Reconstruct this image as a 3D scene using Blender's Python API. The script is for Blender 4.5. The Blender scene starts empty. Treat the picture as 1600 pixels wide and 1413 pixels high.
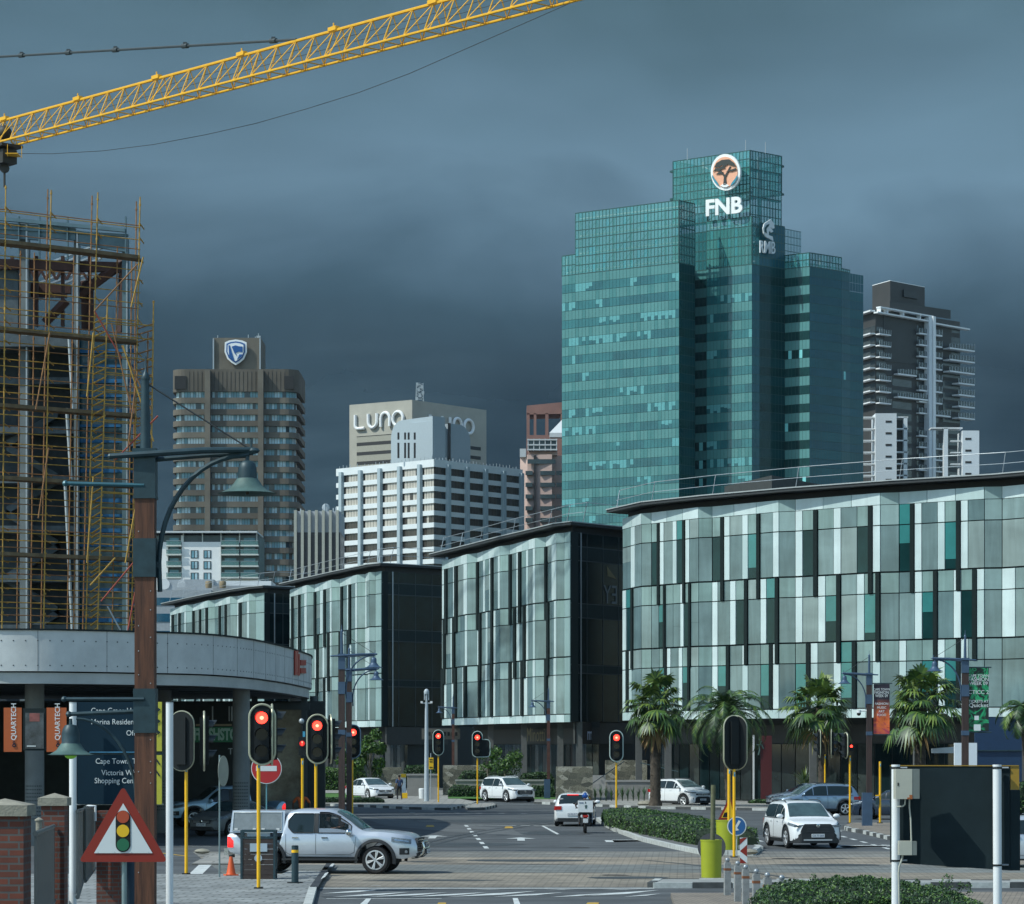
import bpy,bmesh,math,random
from mathutils import Vector,Matrix
R=math.radians
random.seed(7)
scene=bpy.context.scene
COL=scene.collection
# - camera
F=4500.0;CH=3.5;HOR=1168.0
cam_d=bpy.data.cameras.new('camera');cam=bpy.data.objects.new('camera',cam_d);COL.objects.link(cam)
cam.location=(0,0,CH);cam.rotation_euler=(R(90),0,0)
cam_d.sensor_width=36;cam_d.lens=F/1600*36;cam_d.shift_y=(HOR-706.5)/1600
cam_d.clip_start=1;cam_d.clip_end=30000
scene.camera=cam
# - light
SUN_AZ=R(248)
SUN_EL=R(49)
sd=bpy.data.lights.new('sun','SUN');sd.energy=3.4;sd.angle=R(0.6);sd.color=(.97,1.0,.94)
sun=bpy.data.objects.new('sun',sd);COL.objects.link(sun)
sdir=Vector((math.sin(SUN_AZ)*math.cos(SUN_EL),math.cos(SUN_AZ)*math.cos(SUN_EL),math.sin(SUN_EL)))
sun.rotation_euler=sdir.to_track_quat('Z','Y').to_euler();sun.location=(-60,-30,80)
world=bpy.data.worlds.new('World');scene.world=world;world.use_nodes= True
wn=world.node_tree.nodes;wl=world.node_tree.links;wn.clear()
def N(t,**k):
 n=wn.new(t)
 for a,b in k.items():setattr(n,a,b)
 return n
wo=N('ShaderNodeOutputWorld');bg1=N('ShaderNodeBackground');bg2=N('ShaderNodeBackground');mx=N('ShaderNodeMixShader')
sky=N('ShaderNodeTexSky',sky_type='NISHITA',sun_disc= False,sun_elevation=SUN_EL,sun_rotation=SUN_AZ,dust_density=.6)
tint=N('ShaderNodeVectorMath',operation='MULTIPLY');tint.inputs[1].default_value=(.86,1.0,.97);wl.new(sky.outputs[0],tint.inputs[0]);wl.new(tint.outputs[0],bg1.inputs[0]);bg1.inputs[1].default_value=0.15
tc=N('ShaderNodeTexCoord');sep=N('ShaderNodeSeparateXYZ');wl.new(tc.outputs['Generated'],sep.inputs[0])
mp=N('ShaderNodeMapping');mp.inputs['Scale'].default_value=(1,1,2.3);wl.new(tc.outputs['Generated'],mp.inputs[0])
nz=N('ShaderNodeTexNoise');nz.inputs['Scale'].default_value=5.0;nz.inputs['Detail'].default_value=6;nz.inputs['Roughness'].default_value=.52
nz.inputs['Distortion'].default_value=.5
wl.new(mp.outputs[0],nz.inputs[0])
ad=N('ShaderNodeMath',operation='MULTIPLY_ADD');wl.new(nz.outputs[0],ad.inputs[0]);ad.inputs[1].default_value=.13;ad.inputs[2].default_value=-.065
ad2=N('ShaderNodeMath',operation='ADD');wl.new(sep.outputs[2],ad2.inputs[0]);wl.new(ad.outputs[0],ad2.inputs[1])
def lin(*c):
 o=[]
 for v in c:
  v/=255.0
  o.append(v/12.92 if v<=.04045 else ((v+.055)/1.055)**2.4)
 return tuple(o)+(1.0,)
rp=N('ShaderNodeValToRGB');wl.new(ad2.outputs[0],rp.inputs[0])
stops=[(0.0,(50,68,80)),(.125,(50,69,81)),(.150,(54,77,91)),(.168,(74,99,116)),(.195,(99,128,147)),(.232,(89,118,134)),(.27,(74,101,112)),(.5,(110,128,138))]
cr=rp.color_ramp
while len(cr.elements)<len(stops):cr.elements.new(.5)
for e,(p,c) in zip(cr.elements,stops):e.position=p;e.color=lin(*c)
nz2=N('ShaderNodeTexNoise');nz2.inputs['Scale'].default_value=2.6;nz2.inputs['Detail'].default_value=3
mp2=N('ShaderNodeMapping');mp2.inputs['Scale'].default_value=(1.6,1,5.0);mp2.inputs['Location'].default_value=(.4,0,.3);wl.new(tc.outputs['Generated'],mp2.inputs[0]);wl.new(mp2.outputs[0],nz2.inputs[0])
mr=N('ShaderNodeMapRange');wl.new(nz2.outputs[0],mr.inputs[0]);mr.inputs[1].default_value=.3;mr.inputs[2].default_value=.7;mr.inputs[3].default_value=.72;mr.inputs[4].default_value=1.22
vm=N('ShaderNodeVectorMath',operation='SCALE');wl.new(rp.outputs[0],vm.inputs[0]);wl.new(mr.outputs[0],vm.inputs[3])
wl.new(vm.outputs[0],bg2.inputs[0]);bg2.inputs[1].default_value=0.86
fa=N('ShaderNodeMapRange',interpolation_type='SMOOTHSTEP');wl.new(sep.outputs[1],fa.inputs[0]);fa.inputs[1].default_value=0.1;fa.inputs[2].default_value=0.75
fb=N('ShaderNodeMapRange',interpolation_type='SMOOTHSTEP');wl.new(sep.outputs[2],fb.inputs[0]);fb.inputs[1].default_value=0.35;fb.inputs[2].default_value=0.75;fb.inputs[3].default_value=1;fb.inputs[4].default_value=0
fm=N('ShaderNodeMath',operation='MULTIPLY');wl.new(fa.outputs[0],fm.inputs[0]);wl.new(fb.outputs[0],fm.inputs[1])
wl.new(fm.outputs[0],mx.inputs[0]);wl.new(bg1.outputs[0],mx.inputs[1]);wl.new(bg2.outputs[0],mx.inputs[2]);wl.new(mx.outputs[0],wo.inputs[0])
scene.view_settings.view_transform='Standard';scene.view_settings.look='None'
scene.view_settings.exposure=0.22;scene.view_settings.gamma=1.0
# - pixel (1600x1413 photo) to world
def P(px,py,Y): return Vector(((px-800)*Y/F,Y,CH+(HOR-py)*Y/F))
def X(px,Y): return (px-800)*Y/F
def Zh(py,Y): return CH+(HOR-py)*Y/F
def GY(py): return CH*F/(py-HOR)
def G(px,py):y=GY(py); return Vector((X(px,y),y,0))
# - materials
def mat(name,rgb,rough=.6,metal=0,var=.12,scale=3.0,bump=0.0,bscale= None,spec= None,alpha= None,emit=0,ecol= None,coat=0):
 m=bpy.data.materials.new(name);m.use_nodes= True ;nt=m.node_tree;ns=nt.nodes;ls=nt.links
 b=ns['Principled BSDF'];c=rgb if len(rgb)==4 else tuple(rgb)+(1,)
 b.inputs['Base Color'].default_value=c;b.inputs['Roughness'].default_value=rough;b.inputs['Metallic'].default_value=metal
 if spec is not None:b.inputs['Specular IOR Level'].default_value=spec
 if coat:b.inputs['Coat Weight'].default_value=coat;b.inputs['Coat Roughness'].default_value=.05
 if alpha is not None:b.inputs['Alpha'].default_value=alpha
 if emit:b.inputs['Emission Color'].default_value=ecol or c;b.inputs['Emission Strength'].default_value=emit
 t=ns.new('ShaderNodeTexCoord')
 if var:
  n=ns.new('ShaderNodeTexNoise');n.inputs['Scale'].default_value=scale;n.inputs['Detail'].default_value=5;n.inputs['Roughness'].default_value=.65
  ls.new(t.outputs['Object'],n.inputs['Vector'])
  r=ns.new('ShaderNodeMapRange');ls.new(n.outputs[0],r.inputs[0]);r.inputs[1].default_value=.3;r.inputs[2].default_value=.7
  r.inputs[3].default_value=1-var;r.inputs[4].default_value=1+var
  v=ns.new('ShaderNodeVectorMath');v.operation='SCALE';v.inputs[0].default_value=c[:3];ls.new(r.outputs[0],v.inputs[3]);ls.new(v.outputs[0],b.inputs['Base Color'])
 if bump:
  n2=ns.new('ShaderNodeTexNoise');n2.inputs['Scale'].default_value=bscale or scale*6;n2.inputs['Detail'].default_value=4
  ls.new(t.outputs['Object'],n2.inputs['Vector'])
  bp=ns.new('ShaderNodeBump');bp.inputs['Strength'].default_value=bump;bp.inputs['Distance'].default_value=.03
  ls.new(n2.outputs[0],bp.inputs['Height']);ls.new(bp.outputs[0],b.inputs['Normal'])
 return m
def streaks(m,sx,sy,lo,hi,scale=1.0,detail=4,sz= None):
 """worn, stained or dusty patches stretched one way, multiplied over the base colour"""
 nt=m.node_tree;ns=nt.nodes;ls=nt.links;b=ns['Principled BSDF'];src=b.inputs['Base Color'].links[0].from_socket if b.inputs['Base Color'].links else None
 t=ns.new('ShaderNodeTexCoord');mpn=ns.new('ShaderNodeMapping');mpn.inputs['Scale'].default_value=(sx,sy,sx if sz is None else sz);ls.new(t.outputs['Object'],mpn.inputs[0]);n=ns.new('ShaderNodeTexNoise');n.inputs['Scale'].default_value=scale;n.inputs['Detail'].default_value=detail;n.inputs['Distortion'].default_value=.6;ls.new(mpn.outputs[0],n.inputs[0])
 r=ns.new('ShaderNodeMapRange');ls.new(n.outputs[0],r.inputs[0]);r.inputs[1].default_value=.35;r.inputs[2].default_value=.65;r.inputs[3].default_value=lo;r.inputs[4].default_value=hi
 v=ns.new('ShaderNodeVectorMath');v.operation='SCALE';ls.new(src,v.inputs[0]);ls.new(r.outputs[0],v.inputs[3]);ls.new(v.outputs[0],b.inputs['Base Color'])
def brickmat(name,c1,c2,mortar,bw,bh,ms=.012,rough=.8,axes='XZ',bands= None,off=.5,bump=.3,rot=0):
 m=bpy.data.materials.new(name);m.use_nodes= True ;nt=m.node_tree;ns=nt.nodes;ls=nt.links;b=ns['Principled BSDF']
 b.inputs['Roughness'].default_value=rough
 t=ns.new('ShaderNodeTexCoord');s=ns.new('ShaderNodeSeparateXYZ');cb=ns.new('ShaderNodeCombineXYZ');ls.new(t.outputs['Object'],s.inputs[0])
 if axes=='XZ':
  a=ns.new('ShaderNodeMath');a.operation='ADD';ls.new(s.outputs[0],a.inputs[0]);ls.new(s.outputs[1],a.inputs[1]);ls.new(a.outputs[0],cb.inputs[0]);ls.new(s.outputs[2],cb.inputs[1])
 else:
  ls.new(s.outputs[0],cb.inputs[0]);ls.new(s.outputs[1],cb.inputs[1])
 mpn=ns.new('ShaderNodeMapping');mpn.inputs['Rotation'].default_value=(0,0,rot);ls.new(cb.outputs[0],mpn.inputs[0])
 br=ns.new('ShaderNodeTexBrick');br.inputs['Scale'].default_value=1;br.inputs['Brick Width'].default_value=bw;br.inputs['Row Height'].default_value=bh
 br.inputs['Mortar Size'].default_value=ms;br.inputs['Color1'].default_value=tuple(c1)+(1,);br.inputs['Color2'].default_value=tuple(c2)+(1,);br.inputs['Mortar'].default_value=tuple(mortar)+(1,)
 br.offset=off;ls.new(mpn.outputs[0],br.inputs['Vector'])
 n=ns.new('ShaderNodeTexNoise');n.inputs['Scale'].default_value=.9;n.inputs['Detail'].default_value=6;n.inputs['Roughness'].default_value=.7;ls.new(t.outputs['Object'],n.inputs['Vector'])
 r=ns.new('ShaderNodeMapRange');ls.new(n.outputs[0],r.inputs[0]);r.inputs[1].default_value=.3;r.inputs[2].default_value=.7;r.inputs[3].default_value=.72;r.inputs[4].default_value=1.25
 v=ns.new('ShaderNodeVectorMath');v.operation='SCALE';ls.new(br.outputs['Color'],v.inputs[0]);ls.new(r.outputs[0],v.inputs[3])
 last=v.outputs[0]
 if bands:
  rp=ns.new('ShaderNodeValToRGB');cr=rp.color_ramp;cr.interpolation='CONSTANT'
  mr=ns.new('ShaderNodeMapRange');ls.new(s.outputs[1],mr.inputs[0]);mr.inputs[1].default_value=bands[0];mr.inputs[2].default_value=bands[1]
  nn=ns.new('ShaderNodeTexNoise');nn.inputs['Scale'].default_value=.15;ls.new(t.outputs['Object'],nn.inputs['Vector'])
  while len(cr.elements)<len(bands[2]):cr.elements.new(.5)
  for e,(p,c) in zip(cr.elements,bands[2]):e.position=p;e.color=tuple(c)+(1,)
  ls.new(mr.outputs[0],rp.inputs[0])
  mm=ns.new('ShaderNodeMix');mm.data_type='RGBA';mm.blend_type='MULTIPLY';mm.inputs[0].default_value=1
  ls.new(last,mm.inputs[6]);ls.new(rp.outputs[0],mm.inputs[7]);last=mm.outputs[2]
 ls.new(last,b.inputs['Base Color'])
 if bump:
  bp=ns.new('ShaderNodeBump');bp.inputs['Strength'].default_value=bump;bp.inputs['Distance'].default_value=.01;bp.invert= True
  ls.new(br.outputs['Fac'],bp.inputs['Height']);ls.new(bp.outputs[0],b.inputs['Normal'])
 return m
M={}
def mk(n,*a,**k):M[n]=mat(n,*a,**k); return M[n]
# - mesh builder
OFF={}
class MB:
 def __init__(s):s.v=[];s.f=[];s.m=[];s.mats=[];s.sm=[]
 def mi(s,m):
  m=M[m] if isinstance(m,str) else m
  if m not in s.mats:s.mats.append(m)
  return s.mats.index(m)
 def add(s,vs,fs,m,smooth= False):
  o=len(s.v);s.v+=[tuple(q) for q in vs];k=s.mi(m)
  for f in fs:s.f.append(tuple(o+i for i in f));s.m.append(k);s.sm.append(smooth)
 def poly(s,pts,m):s.add(pts,[tuple(range(len(pts)))],m)
 def box(s,c,sz,m,rz=0,ax= None):
  hx,hy,hz=sz[0]/2,sz[1]/2,sz[2]/2;co,si=math.cos(rz),math.sin(rz);vs=[]
  for z in (-hz,hz):
   for x,y in ((-hx,-hy),(hx,-hy),(hx,hy),(-hx,hy)):vs.append((c[0]+x*co-y*si,c[1]+x*si+y*co,c[2]+z))
  s.add(vs,[(0,3,2,1),(4,5,6,7),(0,1,5,4),(1,2,6,5),(2,3,7,6),(3,0,4,7)],m)
 def hexa(s,vs,m):s.add(vs,[(0,3,2,1),(4,5,6,7),(0,1,5,4),(1,2,6,5),(2,3,7,6),(3,0,4,7)],m)
 def cyl(s,a,b,r,m,r2= None,n=10,caps= True,smooth= True):
  a=Vector(a);b=Vector(b);d=b-a
  if d.length<1e-6: return
  d.normalize();u=d.orthogonal().normalized();w=d.cross(u);r2=r if r2 is None else r2;vs=[]
  for c,q in ((a,r),(b,r2)):
   for i in range(n):t=2*math.pi*i/n;vs.append(c+u*(q*math.cos(t))+w*(q*math.sin(t)))
  s.add(vs,[(i,(i+1)%n,n+(i+1)%n,n+i) for i in range(n)],m,smooth)
  if caps:s.add(vs,[tuple(range(n-1,-1,-1)),tuple(range(n,2*n))],m)
 def bar(s,a,b,t,m):s.cyl(a,b,t*.7,m,n=4,smooth= False,caps= False)
 def tube(s,pts,r,m,n=8,caps= True):
  pts=[Vector(p) for p in pts];k=len(pts);rr=r if isinstance(r,(list,tuple)) else [r]*k
  d0=(pts[1]-pts[0]).normalized();u=d0.orthogonal().normalized();vs=[]
  for i,p in enumerate(pts):
   d=(pts[min(i+1,k-1)]-pts[max(i-1,0)]).normalized();u=(u-d*u.dot(d)).normalized();w=d.cross(u)
   for j in range(n):t=2*math.pi*j/n;vs.append(p+u*(rr[i]*math.cos(t))+w*(rr[i]*math.sin(t)))
  fs=[]
  for i in range(k-1):
   for j in range(n):fs.append((i*n+j,i*n+(j+1)%n,(i+1)*n+(j+1)%n,(i+1)*n+j))
  s.add(vs,fs,m, True)
  if caps:s.add(vs,[tuple(range(n-1,-1,-1)),tuple(range((k-1)*n,k*n))],m)
 def lathe(s,c,prof,m,n=20,axis='Z',smooth= True,cap= True):
  vs=[]
  for r,h in prof:
   for i in range(n):
    t=2*math.pi*i/n;x,y=r*math.cos(t),r*math.sin(t)
    vs.append((c[0]+x,c[1]+y,c[2]+h) if axis=='Z' else ((c[0]+x,c[1]+h,c[2]+y) if axis=='Y' else (c[0]+h,c[1]+x,c[2]+y)))
  k=len(prof);fs=[(i*n+j,i*n+(j+1)%n,(i+1)*n+(j+1)%n,(i+1)*n+j) for i in range(k-1) for j in range(n)]
  s.add(vs,fs,m,smooth)
  if cap:s.add(vs,[tuple(range(n-1,-1,-1)),tuple(range((k-1)*n,k*n))],m)
 def sphere(s,c,r,m,n=12,sc=(1,1,1)):
  vs=[];fs=[];k=n//2
  for i in range(k+1):
   a=math.pi*i/k
   for j in range(n):
    t=2*math.pi*j/n;vs.append((c[0]+r*sc[0]*math.sin(a)*math.cos(t),c[1]+r*sc[1]*math.sin(a)*math.sin(t),c[2]+r*sc[2]*math.cos(a)))
  for i in range(k):
   for j in range(n):fs.append((i*n+j,(i+1)*n+j,(i+1)*n+(j+1)%n,i*n+(j+1)%n))
  s.add(vs,fs,m, True)
 def prism(s,poly,z0,z1,m,mtop= None):
  n=len(poly);vs=[(p[0],p[1],z0) for p in poly]+[(p[0],p[1],z1) for p in poly]
  s.add(vs,[(i,(i+1)%n,n+(i+1)%n,n+i) for i in range(n)],m);s.add(vs,[tuple(range(n-1,-1,-1))],m);s.add(vs,[tuple(range(n,2*n))],mtop or m)
 def plate(s,pts,d,m,medge= None):
  n=len(pts);d=Vector(d);pts=[Vector(p) for p in pts];vs=pts+[p+d for p in pts]
  s.add(vs,[(i,(i+1)%n,n+(i+1)%n,n+i) for i in range(n)],medge or m);s.add(vs,[tuple(range(n-1,-1,-1))],m);s.add(vs,[tuple(range(n,2*n))],m)
 def build(s,name,parent= None,recalc= True,weld= False):
  if not s.v: return None
  off=OFF.get(parent.name if parent else None,Vector((0,0,0)))
  me=bpy.data.meshes.new(name);me.from_pydata([(v[0]-off[0],v[1]-off[1],v[2]-off[2]) for v in s.v],[],s.f)
  for mm in s.mats:me.materials.append(mm)
  me.polygons.foreach_set('material_index',s.m);me.polygons.foreach_set('use_smooth',s.sm)
  if recalc or weld:
   bm=bmesh.new();bm.from_mesh(me)
   if weld:bmesh.ops.remove_doubles(bm,verts=bm.verts,dist=1e-4)
   bmesh.ops.recalc_face_normals(bm,faces=bm.faces);bm.to_mesh(me);bm.free()
  if any(s.sm):me.set_sharp_from_angle(angle=R(40))
  o=bpy.data.objects.new(name,me);COL.objects.link(o)
  if parent:o.parent=parent;OFF[o.name]=off
  return o
def thing(name,label,cat,loc=(0,0,0),group= None,rz=0):
 o=bpy.data.objects.new(name, None);COL.objects.link(o);o.location=loc;o.empty_display_size=.3
 o['label']=label;o['category']=cat
 if group:o['group']=group
 OFF[o.name]=Vector(loc); return o
def local(name,label,cat,group= None):
 return thing(name,label,cat,(0,0,0),group)
def place(o,loc,rz=0):o.location=loc;o.rotation_euler=(0,0,rz); return o
def tag(o,label,cat,group= None):
 o['label']=label;o['category']=cat
 if group:o['group']=group
 return o
def struct(o):o['kind']='structure'; return o
def stuff(o):o['kind']='stuff'; return o
KIDS={}
def kids(o): return [c for c in bpy.data.objects if c.parent==o]
def dup(root,loc,rz=0,label= None,group= None):
 r=root.copy();COL.objects.link(r);r.location=loc;r.rotation_euler=(0,0,rz)
 if label:r['label']=label
 if group:r['group']=group
 for c in kids(root):
  k=c.copy();COL.objects.link(k);k.parent=r
  for g in kids(c):
   h=g.copy();COL.objects.link(h);h.parent=k
 return r
def text(mb,s,size,org,ux=(1,0,0),up=(0,0,1),m='white_paint',th=.01,align='LEFT',bold=0,sx=1,mirror= False,space=1.0):
 cu=bpy.data.curves.new('t','FONT');cu.body=s;cu.size=size;cu.extrude=0;cu.offset=bold;cu.align_x=align;cu.resolution_u=3;cu.space_character=space
 ob=bpy.data.objects.new('t',cu);COL.objects.link(ob);me=bpy.data.meshes.new_from_object(ob.evaluated_get(bpy.context.evaluated_depsgraph_get()))
 ux=Vector(ux).normalized();up=Vector(up);org=Vector(org);nn=ux.cross(up).normalized()
 vs=[org+ux*(q.co.x*sx*(-1 if mirror else 1))+up*q.co.y for q in me.vertices];n=len(vs)
 mb.add([q+nn*th for q in vs],[tuple(p.vertices) for p in me.polygons],m)
 bmv={}
 for p in me.polygons:
  vl=list(p.vertices)
  for i in range(len(vl)):
   e=(min(vl[i],vl[i-1]),max(vl[i],vl[i-1]));bmv[e]=bmv.get(e,0)+1
 if th>.02:
  base=vs+[q+nn*th for q in vs];mb.add(base,[(a,b,b+n,a+n) for (a,b),c in bmv.items() if c==1],m)
 bpy.data.objects.remove(ob);bpy.data.curves.remove(cu);bpy.data.meshes.remove(me)
class Wall:
 def __init__(s,a,b):
  s.a=Vector((a[0],a[1]));s.b=Vector((b[0],b[1]));s.d=s.b-s.a;s.L=max(s.d.length,1e-6);s.u=s.d/s.L
  s.n=Vector((s.u[1],-s.u[0]))
  if s.n.dot(-s.a)<0:s.n=-s.n
 def pt(s,u,z,n=0):q=s.a+s.u*u+s.n*n; return Vector((q[0],q[1],z))
 def box(s,mb,u0,u1,z0,z1,n0,n1,m):
  mb.hexa([s.pt(u0,z0,n1),s.pt(u1,z0,n1),s.pt(u1,z0,n0),s.pt(u0,z0,n0),s.pt(u0,z1,n1),s.pt(u1,z1,n1),s.pt(u1,z1,n0),s.pt(u0,z1,n0)],m)
 def quad(s,mb,u0,u1,z0,z1,n,m):mb.poly([s.pt(u0,z0,n),s.pt(u1,z0,n),s.pt(u1,z1,n),s.pt(u0,z1,n)],m)
 # - colours
mk('white_paint',(.72,.74,.74),.5,var=.05);mk('asphalt',(.070,.078,.082),.85,var=.25,scale=.6,bump=.2,bscale=40)
streaks(M['asphalt'],.06,.5,.78,1.2);streaks(M['asphalt'],.5,.9,.86,1.1,1.0,8)
mk('concrete',(.33,.34,.34),.85,var=.16,scale=1.2,bump=.25);mk('dark_concrete',(.12,.125,.125),.85,var=.2,scale=1)
mk('panel_white',(.56,.67,.66),.35,var=.07,scale=.9);mk('panel_white_b',(.44,.56,.55),.35,var=.04,scale=.8)
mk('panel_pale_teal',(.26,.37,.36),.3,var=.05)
mk('window_grey',(.17,.245,.245),.14,var=.14,scale=.5,bump=.04,bscale=.5);mk('window_grey_b',(.12,.185,.19),.12,var=.14,scale=.5,bump=.04,bscale=.5);mk('window_grey_c',(.22,.285,.275),.2,var=.08,scale=.35)
mk('window_short',(.19,.285,.27),.2,var=.10,scale=.4);mk('window_teal',(.04,.19,.185),.08,var=.2,scale=.4);mk('window_teal_dark',(.008,.035,.036),.08,var=.3,scale=.4,spec=.25)
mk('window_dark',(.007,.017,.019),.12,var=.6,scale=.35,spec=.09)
for q in ('window_grey','window_grey_b','window_grey_c','window_short','panel_white','panel_white_b','panel_pale_teal'):w_='window' in q;streaks(M[q],2.2,2.2,.88 if w_ else .94,1.10 if w_ else 1.03,1.0,5,.22);streaks(M[q],.12,.12,.82 if w_ else .93,1.15 if w_ else 1.04,1.0,3,.4)
mk('fin_dark',(.015,.023,.023),.9,var=.1,spec=.08)
mk('mullion',(.014,.022,.023),.7,var=0,spec=.2);mk('side_line',(.055,.075,.078),.6,var=0);mk('roof_dark',(.03,.034,.036),.7,var=.1);mk('roof_edge',(.34,.37,.37),.5,var=.1)
mk('steel',(.22,.26,.28),.4,.6,var=.1);mk('galv',(.40,.44,.46),.42,.35,var=.12,scale=4);mk('black_paint',(.010,.013,.014),.6,var=.1,spec=.25)
mk('crane_yellow',(.82,.43,.012),.45,var=.08);mk('pole_yellow',(.85,.46,.008),.4,var=.07,scale=6);mk('cable',(.03,.035,.038),.6,var=0)
mk('lamp_metal',(.022,.050,.062),.5,.2,var=.25,scale=8);mk('lamp_patina',(.07,.13,.12),.6,.2,var=.3,scale=5)
mk('post_brown',(.075,.028,.018),.6,var=.3,scale=4)
mk('red_lamp',(.9,.03,.02),.3,var=0,emit=4.5,ecol=(1,.035,.02,1));mk('lamp_core',(1,.5,.3),.3,var=0,emit=3.0,ecol=(1,.28,.16,1))
mk('lens_dark',(.02,.02,.018),.15,var=0);mk('rubber',(.012,.012,.013),.8,var=.1)
mk('sign_red',(.24,.028,.018),.5,var=.05,spec=.3);mk('sign_blue',(.015,.10,.28),.4,var=.05);mk('board_navy',(.008,.026,.042),.8,var=.08,spec=.15);mk('board_yellow',(.45,.43,.04),.5,var=.05)
mk('sign_white',(.62,.66,.66),.4,var=.03);mk('brass_trim',(.42,.42,.30),.4,.3,var=.1)
mk('ground_far',(.08,.085,.08),.9,var=.2,scale=.05)
mk('asphalt_dark',(.05,.056,.06),.85,var=.2,scale=.5,bump=.2,bscale=40);mk('asphalt_patch',(.10,.108,.11),.85,var=.2,scale=.6,bump=.2,bscale=40)
mk('black_strip',(.03,.035,.04),.8,var=.1)
mk('kerb_white',(.42,.44,.42),.8,var=.25,scale=4);mk('kerb_black',(.06,.065,.065),.8,var=.3,scale=4);mk('kerb_grey',(.26,.27,.26),.85,var=.2,scale=4)
mk('marking',(.50,.53,.52),.7,var=.3,scale=3);mk('marking_yellow',(.45,.28,.04),.7,var=.3,scale=3)
mk('iron',(.05,.045,.04),.7,.3,var=.3,scale=6);mk('stain',(.045,.05,.052),.5,var=.3,scale=1)
mk('column_shop',(.11,.115,.112),.8,var=.15)
mk('dark_spandrel',(.012,.026,.028),.4,var=.15,spec=.12);mk('shop_dark',(.032,.038,.038),.7,var=.1);mk('shop_glass',(.018,.026,.026),.05,var=.4,scale=.7);mk('shop_glass_b',(.035,.045,.042),.08,var=.5,scale=1.2);mk('shop_fascia',(.045,.045,.042),.6,var=.1)
mk('reflected_letter',(.16,.19,.20),.5,var=0);mk('sign_gold',(.20,.16,.07),.5,var=0);mk('sign_cool',(.5,.6,.75),.4,var=0)
mk('plant_grey',(.045,.05,.048),.7,var=.15)
mk('teal_spandrel',(.075,.225,.22),.22,var=.10,scale=.12);mk('teal_spandrel_b',(.05,.19,.188),.22,var=.10,scale=.12)
mk('teal_glass',(.026,.145,.155),.10,var=.2,scale=.2);mk('teal_glass_b',(.020,.115,.13),.10,var=.2,scale=.2);mk('teal_blind',(.10,.33,.34),.3,var=.15)
mk('teal_dark',(.005,.042,.042),.08,var=.3,scale=.2,spec=.15);mk('teal_line',(.015,.075,.07),.5,var=0);mk('teal_lit',(.20,.60,.60),.3,var=.05)
mk('teal_glass_shade',(.010,.085,.115),.08,var=.3,scale=.06,spec=.22);mk('teal_spandrel_shade',(.012,.095,.115),.12,var=.2,scale=.08,spec=.22);mk('blue_dark',(.006,.05,.056),.08,var=.3,scale=.06,spec=.15)  # darker copies of the teal glazing, holding the shade of the side faces
mk('crown_glass',(.09,.36,.34),.12,var=.2,scale=.1,alpha=.5);mk('crown_glass_b',(.07,.38,.39),.12,var=.2,scale=.1,alpha=.55);mk('crown_glass_c',(.04,.22,.24),.12,var=.1,alpha=.6)
mk('steel_pale',(.35,.42,.43),.5,.3,var=.1)
mk('letter_white',(.85,.86,.84),.45,var=0);mk('letter_silver',(.62,.67,.70),.4,0,var=0);mk('apricot',(.85,.42,.26),.5,var=.08);mk('tree_dark',(.03,.035,.03),.6,var=0);mk('arc_blue',(.03,.25,.34),.5,var=0)
mk('brown_concrete',(.115,.10,.078),.85,var=.22,scale=.12);mk('brown_concrete_b',(.15,.134,.105),.85,var=.25,scale=.15);mk('brown_dark',(.022,.022,.021),.8,var=.1)
mk('curtain_pale',(.42,.58,.63),.5,var=.35,scale=.5);mk('curtain_blue',(.15,.32,.38),.4,var=.3,scale=.5);mk('glass_far',(.035,.055,.065),.15,var=.3,scale=.5);mk('window_lit_pale',(.65,.78,.80),.4,var=.1)
mk('shield_blue',(.01,.09,.30),.4,var=0)
mk('white_band',(.66,.70,.70),.55,var=.05,scale=.3);mk('white_pier',(.36,.44,.47),.6,var=.05);mk('bronze_glass',(.060,.050,.040),.25,var=.3,scale=.6);mk('blind_cream',(.46,.43,.37),.5,var=.12,scale=.5);mk('bronze_dark',(.03,.027,.024),.3,var=.2)
mk('beige_wall',(.40,.385,.325),.8,var=.1,scale=.15);mk('beige_edge',(.35,.34,.28),.8,var=.1);mk('slot_dark',(.03,.03,.03),.7,var=.1);mk('tank_grey',(.34,.40,.43),.6,var=.06)
mk('terracotta',(.55,.39,.33),.8,var=.1,scale=.2);mk('rust_wall',(.29,.15,.12),.8,var=.15,scale=.2);mk('white_trim',(.6,.62,.62),.5,var=.05)
mk('rib_cream',(.40,.40,.34),.7,var=.1);mk('rib_pale',(.42,.45,.50),.6,var=.2,scale=.3);mk('rib_glass',(.035,.035,.06),.3,var=.3)
mk('cream_wall',(.86,.86,.83),.8,var=.06,scale=.3);mk('balcony_slab',(.62,.63,.58),.7,var=.08);mk('balcony_back',(.10,.13,.13),.5,var=.3,scale=.4);mk('green_glass',(.12,.26,.25),.15,var=.15,alpha=.55)
mk('pale_grey',(.33,.36,.38),.7,var=.12);mk('blue_win',(.015,.09,.15),.15,var=.3);mk('dish_white',(.6,.62,.62),.5,var=.03)
mk('vent_tan',(.25,.19,.11),.7,var=.1)
mk('dark_tower',(.050,.050,.048),.6,var=.15,scale=.15);mk('dark_tower_b',(.032,.034,.034),.5,var=.2,scale=.15);mk('slab_white',(.80,.82,.82),.5,var=.04);mk('white_cool',(.70,.75,.78),.6,var=.05);mk('tower_glass',(.05,.06,.062),.15,var=.35,scale=.4);mk('rail_glass',(.10,.12,.12),.2,var=.2,alpha=.45)
mk('steel_dark',(.05,.065,.07),.6,.2,var=.1);mk('crane_dark',(.03,.028,.022),.6,var=.2)
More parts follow.
